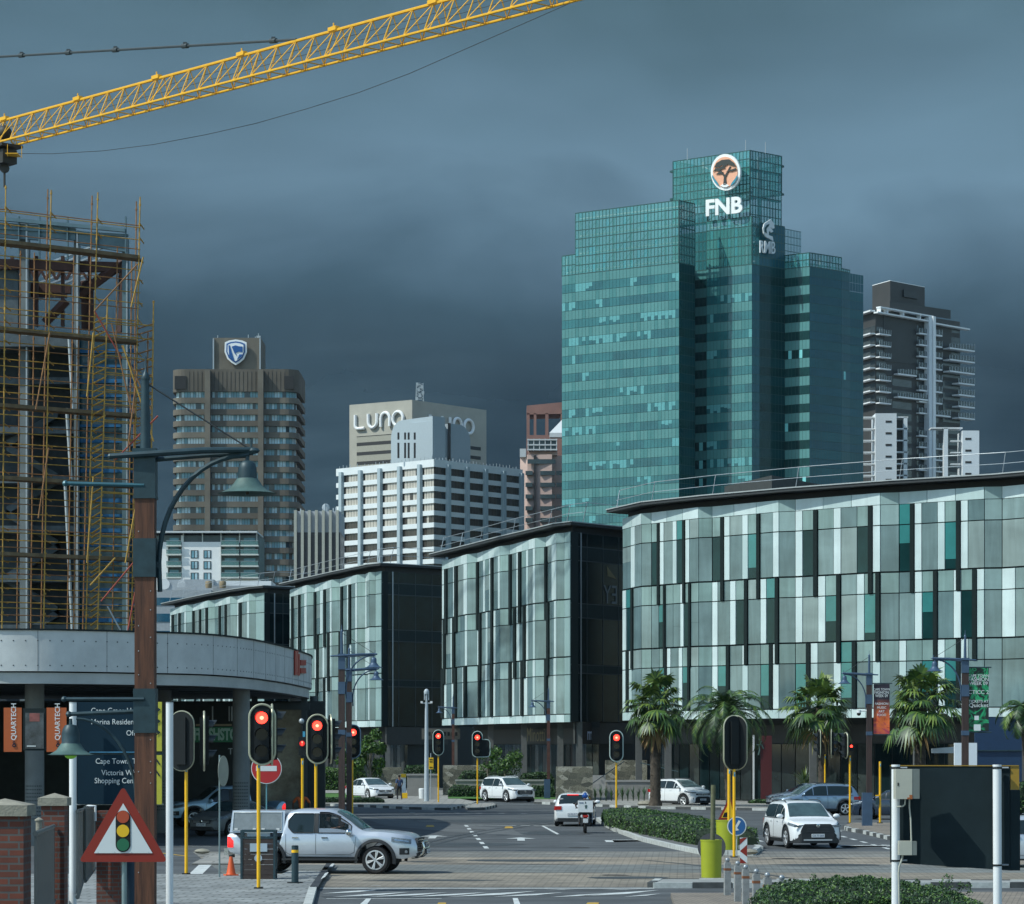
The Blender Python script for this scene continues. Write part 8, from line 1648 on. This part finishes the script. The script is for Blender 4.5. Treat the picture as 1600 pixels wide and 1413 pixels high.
# ---- motorbike with delivery box and its rider
def bike():
 loc=atpx(914,1301.5);t=local('motorcycle','delivery motorcycle with a large white top box seen from behind','motorcycle');m= None
 for x,nm in ((-.62,'rear'),(.66,'front')):
  m=MB();m.lathe((x,0,.30),[(.20,-.045),(.28,-.055),(.30,-.02),(.30,.02),(.28,.055),(.20,.045)],'rubber',n=28,axis='Y',cap= False);w=m.build('wheel',t);m=MB();m.lathe((x,0,.30),[(.205,-.03),(.21,0),(.205,.03)],'alloy',n=24,axis='Y',cap= False);
  for k in range(6):a=k*math.pi/3;m.cyl((x,0,.3),(x+.2*math.cos(a),0,.3+.2*math.sin(a)),.012,'alloy',n=5)
  m.build('rim',w)
 m=MB();m.tube([(-.62,.10,.30),(-.25,.11,.42),(0,.10,.50)],.03,'plastic',n=8);m.tube([(-.62,-.10,.30),(-.25,-.11,.42),(0,-.10,.50)],.03,'plastic',n=8);m.tube([(-.75,0,.74),(-.2,0,.66),(.2,0,.72),(.42,0,.88)],.05,'plastic',n=8);m.box((.02,0,.45),(.36,.26,.3),'disc_grey');m.build('frame',t)
 m=MB();m.sphere((.18,0,.82),.2,'sign_red2',n=14,sc=(1.3,.75,.7));m.build('fuel_tank',t);m=MB();m.sphere((-.25,0,.80),.2,'plastic',n=14,sc=(1.9,.75,.35));m.build('seat',t)
 m=MB();m.tube([(.66,.08,.30),(.52,.08,.65),(.40,.08,.96)],.025,'chrome',n=8);m.tube([(.66,-.08,.30),(.52,-.08,.65),(.40,-.08,.96)],.025,'chrome',n=8);m.build('fork',t);m=MB();m.tube([(.22,.38,1.0),(.36,.2,1.02),(.40,0,1.0),(.36,-.2,1.02),(.22,-.38,1.0)],.016,'plastic',n=8);m.build('handlebar',t)
 m=MB();m.box((-.72,0,.68),(.3,.2,.05),'plastic',0);m.hexa([(-.95,-.08,.38),(-.80,-.08,.62),(-.80,.08,.62),(-.95,.08,.38),(-.97,-.08,.40),(-.82,-.08,.66),(-.82,.08,.66),(-.97,.08,.40)],'plastic');m.build('mudguard',t);m=MB();m.box((-.92,0,.70),(.06,.22,.09),'tail_red');m.build('tail_light',t);m=MB();m.box((-.95,0,.52),(.015,.20,.17),'plate_white');m.build('number_plate',t)
 for sg in (1,-1):m=MB();m.cyl((-.2,sg*.14,.32),(-.85,sg*.16,.36),.04,'plastic',n=10);m.build('exhaust',t);m=MB();m.box((-.66,sg*.17,.50),(.3,.04,.3),'plastic');m.build('side_guard',t)
 for sg in (1,-1):m=MB();m.tube([(.24,sg*.34,1.02),(.26,sg*.42,1.18)],.01,'plastic',n=6);m.sphere((.25,sg*.44,1.20),.06,'plastic',n=8,sc=(.4,1,.7));m.build('mirror',t)
 b=MB();b.box((-.66,0,1.09),(.48,.60,.46),'box_white');o=b.build('top_box',t);b=MB();b.box((-.905,.17,1.24),(.01,.18,.03),'plate_ink');b.box((-.905,0,1.25),(.012,.03,.08),'plastic');b.box((-.905,-.02,1.08),(.01,.07,.14),'lamp_patina');b.box((-.905,-.02,1.12),(.014,.11,.03),'lamp_patina');b.build('box_marking',o)
 b=MB();b.box((-.66,0,.84),(.5,.5,.03),'plastic');b.build('rack',t)
 place(t,loc,R(90))
 rd=dict(pelvis=(0,0,.90),waist=(.04,0,1.05),chest=(.12,0,1.24),neck=(.16,0,1.38),neckl=(.16,0,1.36),headb=(.19,0,1.44),head=(.21,0,1.50),hem=(0,0,.92),hipL=(.04,.10,.86),kneeL=(.38,.24,.74),ankL=(.12,.22,.38),toeL=(.26,.23,.34),hipR=(.04,-.10,.86),kneeR=(.38,-.24,.74),ankR=(.12,-.22,.38),toeR=(.26,-.23,.34),shL=(.12,.20,1.33),elL=(.24,.38,1.14),wrL=(.38,.36,1.04),haL=(.42,.34,1.03),shR=(.12,-.20,1.33),elR=(.24,-.38,1.14),wrR=(.38,-.36,1.04),haR=(.42,-.34,1.03))
 p=person('person riding the delivery motorcycle in a blue and white helmet, behind the white box',(0,0,0),0,rd,'tee_dark','trouser_dark',H=1.72);h=MB();h.sphere((.20,0,1.53),.135,'helmet_blue',n=18,sc=(1.1,.95,1.0));h.build('helmet',p);h=MB();h.tube([(.10,.128*math.cos(a)*0+.1*math.cos(a),1.55+.12*math.sin(a)) for a in [math.pi*k/10 for k in range(11)]],.02,'box_white',n=6);h.build('helmet_stripe',p);place(p,(loc[0],loc[1]-.18,loc[2]),R(90))
bike()
# - plants
def leafcloud(mb,rnd,fn,n,size,mats,flat=.5):
 """n small bent leaves; fn() gives a point and an outward direction"""
 for _ in range(n):
  p,nr=fn();s=size*rnd.uniform(.6,1.3);a=Vector((rnd.uniform(-1,1),rnd.uniform(-1,1),rnd.uniform(-.6,1))).normalized();d=(nr*flat+a).normalized();u=d.orthogonal().normalized();w=d.cross(u);th=rnd.uniform(0,6.28);x=u*math.cos(th)+w*math.sin(th);y=d.cross(x);q=Vector(p)
  mb.add([q-x*s,q-y*s*.45+d*s*.15,q+x*s,q+y*s*.45+d*s*.15],[(0,1,2,3)],rnd.choice(mats))
def hedge_along(name,label,path,w,h,z0,rnd,n,size,mats,cat='hedge',wob=.12):
 """clipped hedge: rough core plus leaves on its skin"""
 pts=[Vector((p[0],p[1])) for p in path];t=thing(name,label,cat,(pts[0].x,pts[0].y,z0));core=MB();prof=[];segs=[]
 for i in range(len(pts)-1):
  L=(pts[i+1]-pts[i]).length;k=max(2,int(L/.6))
  for j in range(k):segs.append(pts[i]+(pts[i+1]-pts[i])*j/k)
 segs.append(pts[-1]);vs=[];N_=7;ws=w if isinstance(w,(list,tuple)) else [w,w]; from mathutils import noise
 def W_(f):k=f*(len(ws)-1);i=min(int(k),len(ws)-2); return ws[i]+(ws[i+1]-ws[i])*(k-i)
 def surf(f,a):
  k=f*(len(segs)-1);i=min(int(k),len(segs)-2);c=segs[i]+(segs[i+1]-segs[i])*(k-i);d=(segs[i+1]-segs[i]).normalized();nn=Vector((-d.y,d.x));ww=W_(f)/2;hh=h*(1+wob*noise.noise(Vector((c.x*.9,c.y*.9,1))))*min(1,(min(f,1-f)*len(segs)+.6)/1.2)
  if a<.3:x,z=-1,a/.3*.85
  elif a>.7:x,z=1,(1-a)/.3*.85
  else:x=(a-.5)/.2;z=.85+.15*math.cos(x*1.5)
  b=1+wob*.8*noise.noise(Vector((c.x*1.4,c.y*1.4,a*4))); return Vector((c.x+nn.x*x*ww*b,c.y+nn.y*x*ww*b,z0+z*hh)),Vector((nn.x*x,nn.y*x,.9 if abs(x)<.95 else .2)).normalized()
 m_=len(segs)*2;A=12
 for i in range(m_+1):
  for j in range(A+1):p,q=surf(i/m_,j/A);vs.append(p-q*.06)
 fs=[(i*(A+1)+j,i*(A+1)+j+1,(i+1)*(A+1)+j+1,(i+1)*(A+1)+j) for i in range(m_) for j in range(A)]+[tuple(range(A+1)),tuple(m_*(A+1)+j for j in range(A,-1,-1))]
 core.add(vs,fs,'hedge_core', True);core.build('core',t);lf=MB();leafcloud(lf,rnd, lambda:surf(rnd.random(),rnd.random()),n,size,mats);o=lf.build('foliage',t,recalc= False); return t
rnd=random.Random(31)
Cp=[G(958,1288),G(985,1297),G(1030,1307),G(1070,1316),G(1110,1327)]
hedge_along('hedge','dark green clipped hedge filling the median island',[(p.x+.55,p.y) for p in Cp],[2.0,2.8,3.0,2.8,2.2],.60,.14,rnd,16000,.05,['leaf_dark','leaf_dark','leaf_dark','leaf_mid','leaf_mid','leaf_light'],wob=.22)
fl=MB();leafcloud(fl,rnd, lambda:(P(1086+rnd.uniform(-10,12),1314+rnd.uniform(-7,8),104),Vector((0,-1,0))),90,.06,['flower','leaf_dark']);tag(fl.build('flower_clump',recalc= False),'purple flowers at the near end of the median hedge','flowers')
def nearbush():
 r=random.Random(5);t=thing('bush','leafy dark green bush in the lower right foreground behind the white posts','bush',(X(1390,52),52,0));lf=MB();core=MB();Q=52.0
 tab=[(1176,1440),(1185,1402),(1200,1389),(1225,1383),(1260,1378),(1300,1375),(1345,1371),(1390,1376),(1430,1381),(1470,1388),(1500,1397),(1530,1412),(1560,1430),(1600,1440)]
 from mathutils import noise
 def surf():
  px=r.uniform(1176,1600);d=r.random();Zd=Q-2.2+4.4*d;yt=interp(tab,px);zt=Zh(yt,Q)*(1-.18*(2*d-1)**2)+.10*noise.noise(Vector((px*.05,Zd,2)));f=r.random()**2.2;z=zt-f*1.3
  if f>.15:Zd=Q-2.2-.15*math.sin(f*3)+r.uniform(0,.25)
  return Vector((X(px,Q)+r.uniform(-.03,.03),Zd,z)),Vector((0,-.5,.8)).normalized()
 leafcloud(lf,r,surf,30000,.034,['leaf_dark','leaf_dark','leaf_dark','leaf_dark','leaf_mid','leaf_mid','leaf_light'],flat=.4)
 for (px,py,hh) in ((1262,1366,9),(1278,1372,6),(1298,1368,8),(1348,1368,8),(1360,1374,6),(1465,1366,16),(1472,1368,14),(1458,1377,8),(1487,1378,9),(1501,1378,14),(1420,1372,8),(1405,1377,6),(1382,1372,6),(1240,1376,6),(1325,1370,6)):
  for k in range(46):f=r.random();lf_p=Vector((X(px+r.uniform(-6,6)*(.4+.6*(1-abs(2*f-1))),Q),Q-1+r.uniform(-.1,.1),Zh(py+hh*1.6*(1-f),Q-1)));leafcloud(lf,r, lambda:(lf_p,Vector((0,-.4,1))),1,.030,['leaf_dark','leaf_mid'])
 lf.build('foliage',t,recalc= False)
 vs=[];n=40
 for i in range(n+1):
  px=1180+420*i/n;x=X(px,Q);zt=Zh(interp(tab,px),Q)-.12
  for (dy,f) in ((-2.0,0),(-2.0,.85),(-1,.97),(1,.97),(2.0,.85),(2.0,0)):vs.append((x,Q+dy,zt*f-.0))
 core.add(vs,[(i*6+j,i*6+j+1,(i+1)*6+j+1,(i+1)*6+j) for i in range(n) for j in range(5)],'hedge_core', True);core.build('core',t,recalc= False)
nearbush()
def frond_fan(mb,rnd,base,az,el,L,R_,mats,nb=19,droop=.5):
 d=Vector((math.cos(az)*math.cos(el),math.sin(az)*math.cos(el),math.sin(el)));tip=base+d*L-Vector((0,0,.10*L*L));mb.tube([base,base+d*L*.5,tip],[.022,.018,.012],mats[0],n=4,caps= False);s=Vector((-math.sin(az),math.cos(az),0));f=(tip-(base+d*L*.5)).normalized()
 for k in range(nb):
  a=(k/(nb-1)-.5)*3.7;dr=f*math.cos(a)+s*math.sin(a);ln=R_*(.75+.25*math.cos(a*.8))*rnd.uniform(.88,1.08);w=s*math.cos(a)-f*math.sin(a);m=rnd.choice(mats);p1=tip+dr*ln*.55-Vector((0,0,.06));p2=tip+dr*ln-Vector((0,0,droop*rnd.uniform(.5,1.2)*ln*.7));wd=.075
  mb.add([tip-w*.01,tip+w*.01,p1+w*wd,p1-w*wd,p2],[(0,1,2,3),(3,2,4)],m)
def fan_palm(px,ybase,ycrown,Zd,label,H= None,seed=1,nf=60,rad=2.0,lean=0.0,tr=.22,dead=6):
 r=random.Random(seed);x=X(px,Zd);z1=Zh(ycrown,Zd);z0=Zh(ybase,Zd);t=thing('fan_palm',label,'palm tree',(x,Zd,z0),'palms in front of the glass office block');m=MB();prof=[];n=26
 for k in range(n+1):f=k/n;rr=tr*(1.15-.25*f+(.25 if f<.06 else 0))*(1+.10*(k%2));prof.append((x+lean*f*f,Zd,z0+(z1-z0)*f,rr))
 m.tube([(a,b,c) for a,b,c,d in prof],[d for a,b,c,d in prof],'palm_trunk',n=12)
 for k in range(110):f=r.random();a=r.uniform(0,6.28);zz=z0+(z1-z0)*f;rr=tr*1.05;c=Vector((x+lean*f*f+rr*math.cos(a),Zd+rr*math.sin(a),zz));o=Vector((math.cos(a),math.sin(a),0));s=Vector((-math.sin(a),math.cos(a),0));m.add([c-s*.07,c+s*.07,c+o*.09+Vector((0,0,.12)),c-Vector((0,0,.05))+o*.02],[(0,1,2),(0,3,1)],'palm_trunk')
 m.build('trunk',t);c=Vector((x+lean,Zd,z1));cr=MB()
 for k in range(nf):
  u=k/nf;el=math.pi/2*(1-1.45*u**.8)+r.uniform(-.12,.12);az=k*2.39996+r.uniform(-.2,.2);L=rad*r.uniform(.30,.78);mats=['palm_mid','palm_light','palm_dark','palm_light'] if u<.55 else ['palm_dark','palm_mid','palm_dark','palm_mid','palm_light'] if u<.96 else ['leaf_yellow','palm_mid']
  frond_fan(cr,r,c+Vector((0,0,.12*(1-u))),az,el,L,rad*r.uniform(.30,.46),mats,nb=15,droop=.55+.5*u)
 for k in range(dead):az=r.uniform(0,6.28);frond_fan(cr,r,c-Vector((0,0,.2)),az,-1.15,rad*.45,rad*.45,['palm_dead','leaf_yellow'],nb=9,droop=.9)
 cr.build('crown',t,recalc= False); return t
fan_palm(1024,1262,1103,166,'fan palm with shaggy crown left of the boxy white car',seed=2,rad=2.25,tr=.27,nf=56,dead=12);fan_palm(1285,1240,1106,168,'fan palm behind the blue grey car, middle of the row',seed=7,rad=2.4,tr=.2,lean=-.25,nf=62,dead=8);fan_palm(1438,1240,1100,156,'fan palm between the two banner posts',seed=9,rad=2.5,tr=.27,nf=66,dead=5)
def date_palm(px,ybase,ycrown,Zd,label,seed,L=3.4,nf=44,tr=.24,lo= None):
 r=random.Random(seed);x=X(px,Zd);z1=Zh(ycrown,Zd);z0=Zh(ybase,Zd);t=thing('date_palm',label,'palm tree',(x,Zd,z0),'palms in front of the glass office block');m=MB();n=24;m.tube([(x-.3*(k/n),Zd,z0+(z1-z0)*k/n) for k in range(n+1)],[tr*(1.1+.12*(k%2)) for k in range(n+1)],'palm_trunk',n=12);m.build('trunk',t);c=Vector((x-.3,Zd,z1));cr=MB()
 for k in range(nf):
  u=k/nf;el=1.35-1.75*u**.8+r.uniform(-.1,.1);az=k*2.39996;l=L*r.uniform(.85,1.05)*(.8+.2*min(1,u*3));pts=[];p=Vector(c);e=el
  for j in range(13):pts.append(Vector(p));d=Vector((math.cos(az)*math.cos(e),math.sin(az)*math.cos(e),math.sin(e)));p+=d*l/12;e-=.11+.035*j*.5
  mats=['palm_dark','palm_dark','palm_mid'] if k%3 else ['palm_mid','palm_light','palm_dark'];cr.tube(pts,[.03-.002*j for j in range(13)],'palm_mid',n=4,caps= False);s=Vector((-math.sin(az),math.cos(az),0))
  for j in range(1,13):
   for h in range(3):
    b=pts[j-1]+(pts[j]-pts[j-1])*h/3;d=(pts[j]-pts[j-1]).normalized();up=s.cross(d)
    ll=.62*math.sin(math.pi*min(1,(j+h/3)/13*.86+.12))*r.uniform(.85,1.1)
    for sg in (1,-1):q=b+s*sg*ll*.75+d*ll*.55-Vector((0,0,ll*r.uniform(.1,.45)));cr.add([b-d*.045,b+d*.045,q],[(0,1,2)],r.choice(mats))
 cr.build('crown',t,recalc= False)
date_palm(1142,1262,1112,164,'date palm with long arching feather fronds behind the paired signal heads',4,L=3.9,nf=54);date_palm(1612,1250,1112,140,'date palm at the right edge, only its left fronds in view',8,L=2.0,nf=22)
def tree(px,ybase,ytop,Zd,wpx,label,seed,n=2600,size=.11,mats=('leaf_mid','leaf_light','leaf_dark'),low=.35):
 r=random.Random(seed);x=X(px,Zd);z0=Zh(ybase,Zd);z1=Zh(ytop,Zd);H=z1-z0;Rr=wpx*Zd/F/2;t=thing('tree',label,'tree',(x,Zd,z0));m=MB();m.tube([(x,Zd,z0),(x+.05,Zd,z0+H*.3),(x,Zd,z0+H*.6)],[.09,.07,.04],'bark',n=8);cl=[]
 for k in range(11):
  a=k*2.4;f=r.uniform(low,.92);q=Vector((x+Rr*.66*math.cos(a)*(1-abs(f-.6)),Zd+Rr*.66*math.sin(a),z0+H*f));m.tube([(x,Zd,z0+H*max(.12,f*.5)),((x+q.x)/2,(Zd+q.y)/2,z0+H*f*.8),q],[.04,.025,.012],'bark',n=5);cl.append((q,Rr*r.uniform(.26,.46)))
 m.build('trunk',t);lf=MB()
 def fn():q,rr=r.choice(cl);d=Vector((r.gauss(0,1),r.gauss(0,1),r.gauss(0,.8))).normalized(); return q+d*rr*r.random()**.4,d
 leafcloud(lf,r,fn,n,size,list(mats));lf.build('crown',t,recalc= False)
tree(578,1236,1140,200,52,'leafy bright green tree behind the red signal beside the dark lamp posts',3,3400,.14,mats=('leaf_mid','leaf_light','leaf_light','leaf_dark'),low=.3);tree(548,1238,1150,206,44,'leafy green tree partly hidden by the dark lamp posts',6,2400,.14,mats=('leaf_mid','leaf_light'));tree(789,1220,1160,199,60,'small multi stemmed tree above the clipped hedge',12,1500,.11);tree(762,1222,1168,200,30,'small sparse tree behind the signal with the wide corner',13,700,.1);tree(1388,1222,1150,184,34,'slender tree in shade behind the orange banner post',14,900,.11,mats=('leaf_dark','leaf_mid'));tree(1363,1222,1172,186,26,'small tree in shade right of the pedestrian lamp',16,500,.1,mats=('leaf_dark','leaf_mid'))
def H2(x0,x1,Zd,ytop,label,size=.08,n=1800,mats=('leaf_mid','leaf_dark'),w=1.2,z0=.6,name='hedge',cat='hedge'):hedge_along(name,label,[xy(x0,Zd),xy(x1,Zd)],w,Zh(ytop,Zd)-z0,z0,rnd,n,size,list(mats),cat,.12)
H2(716,806,206,1206,'clipped green hedge above the low wall, left of its lamp post',z0=.8);H2(811,866,205,1207,'clipped green hedge above the low wall, right of the small tree',z0=.8);H2(630,682,208,1196,'dark clipped hedge above the grey rendered wall',z0=1.0,mats=('leaf_dark','leaf_mid'));H2(480,574,210,1199,'sunlit hedge behind the bright green trees',z0=.4,mats=('leaf_light','leaf_mid'),n=3000)
H2(700,768,196,1228,'low scrubby bush under the low wall left of the white crossover',z0=.1,name='bush',cat='bush',n=1500,mats=('leaf_dark','leaf_mid'));H2(826,868,194,1227,'low scrubby bush between the white crossover and the stone wall',z0=.1,name='bush',cat='bush',n=1500,mats=('leaf_dark','leaf_mid'));H2(1215,1300,180,1240,'dark low shrub behind the blue grey car',z0=.1,name='bush',cat='bush',n=2000,mats=('leaf_dark','leaf_mid'));H2(1330,1480,182,1218,'dark shrubbery behind the orange banner post',z0=.1,name='bush',cat='bush',n=4200,mats=('leaf_dark','leaf_dark','leaf_mid'),w=2);H2(1585,1640,150,1222,'green shrub at the right edge beyond the navy hoarding',z0=.1,name='bush',cat='bush',n=1200);H2(1170,1216,174,1250,'small green shrub at the foot of the red totem',z0=.1,name='bush',cat='bush',n=900,mats=('leaf_mid','leaf_dark'))
struct(sheet('lawn',[(*xy(470,212),0),(*xy(560,212),0),(*xy(565,193),0),(*xy(470,193),0)],.14,'grass'));sheet('lawn',[(*xy(700,203),0),(*xy(868,203),0),(*xy(868,187),0),(*xy(700,189),0)],.145,'grass')
H2(497,600,176,1247,'low dark clipped hedge behind the lamp posts and signal',z0=.1,n=3000,mats=('leaf_dark',),w=1.0,size=.07)
def strappy(px,ybase,h,Zd,label,r,n=26,m='leaf_dark',spread=.35,name='grass_clump',w=.018,grp= None,z0=.13):
 x=X(px,Zd);t=MB();hh=h*Zd/F
 for k in range(n):
  a=r.uniform(0,6.28);e=r.uniform(.1,1)*spread;L=hh*r.uniform(.6,1.1);p=[Vector((x,Zd,z0))+Vector((math.cos(a)*e*s_*s_,math.sin(a)*e*s_*s_,L*(s_-(.35*s_*s_*s_*e/max(spread,.01))))) for s_ in (0,.35,.7,1)]
  s=Vector((-math.sin(a),math.cos(a),0))*w;t.add([p[0]-s,p[0]+s,p[1]-s,p[1]+s,p[2]-s*.7,p[2]+s*.7,p[3]],[(0,1,3,2),(2,3,5,4),(4,5,6)],m if not isinstance(m,list) else r.choice(m))
 return tag(t.build(name,recalc= False),label,'plant',grp)
r=random.Random(44)
for i in range(12):strappy(930+i*8.5,1262,26,181+(i%2),'strap leaved plant along the foot of the long pale wall',r,m=['leaf_dark','leaf_mid','aloe'],grp='strap leaved plants by the pale wall',w=.03)
for px,h,lab in ((1257,44,'large aloe with arching leaves behind the roof of the blue grey car'),(1342,42,'large aloe with arching leaves between the pedestrian lamp and banner post'),(1352,28,'smaller aloe low beside the banner post'),(1330,30,'smaller aloe left of the banner post')):strappy(px,1250,h,176,lab,r,n=70,m=['aloe','palm_mid','palm_light'],spread=1.35,name='aloe',w=.05,z0=.7)
strappy(232,1400,26,60,'spiky green plant right of the brown post',r,n=30,m='leaf_mid',spread=.22,name='spiky_plant',w=.012,z0=.1);strappy(10,1230,40,70,'straggly bush behind the nearest brick pier',r,n=60,m=['leaf_dark','bark'],spread=.9,name='straggly_bush',w=.01,z0=1.6)
def rock(px,py,w,label):
 m=MB();c=G(px,py);m.sphere((c.x,c.y,.14+w*.18),w,'pier_cap',n=8,sc=(1.3,.8,.45));tag(m.build('rock'),label,'rock')
rock(1011,1262,.45,'pale rock at the kerb beside the boxy white car');rock(1171,1340,.22,'flat dark stone on the crossing beside the hazard marker');rock(316,1339,.20,'loose stone on the pale paving left of the silver pickup')
m=MB();c=G(660,1251);m.lathe((c.x,c.y,.05),[(.22,0),(.25,.7),(.2,.75)],'box_white',n=12);tag(m.build('white_bin'),'small white bin left of the planter box','bin')
# - haze
def haze():
 m=bpy.data.materials.new('air');m.use_nodes= True ;nt=m.node_tree;ns=nt.nodes;ns.clear();o=ns.new('ShaderNodeOutputMaterial');v=ns.new('ShaderNodeVolumePrincipled');v.inputs['Color'].default_value=(.45,.68,.88,1);v.inputs['Density'].default_value=HAZE;v.inputs['Anisotropy'].default_value=.0;nt.links.new(v.outputs[0],o.inputs['Volume'])
 mb=MB();mb.box((0,2100,455),(6200,4300,940),m);h=mb.build('haze');stuff(h)
HAZE=.000026
haze()
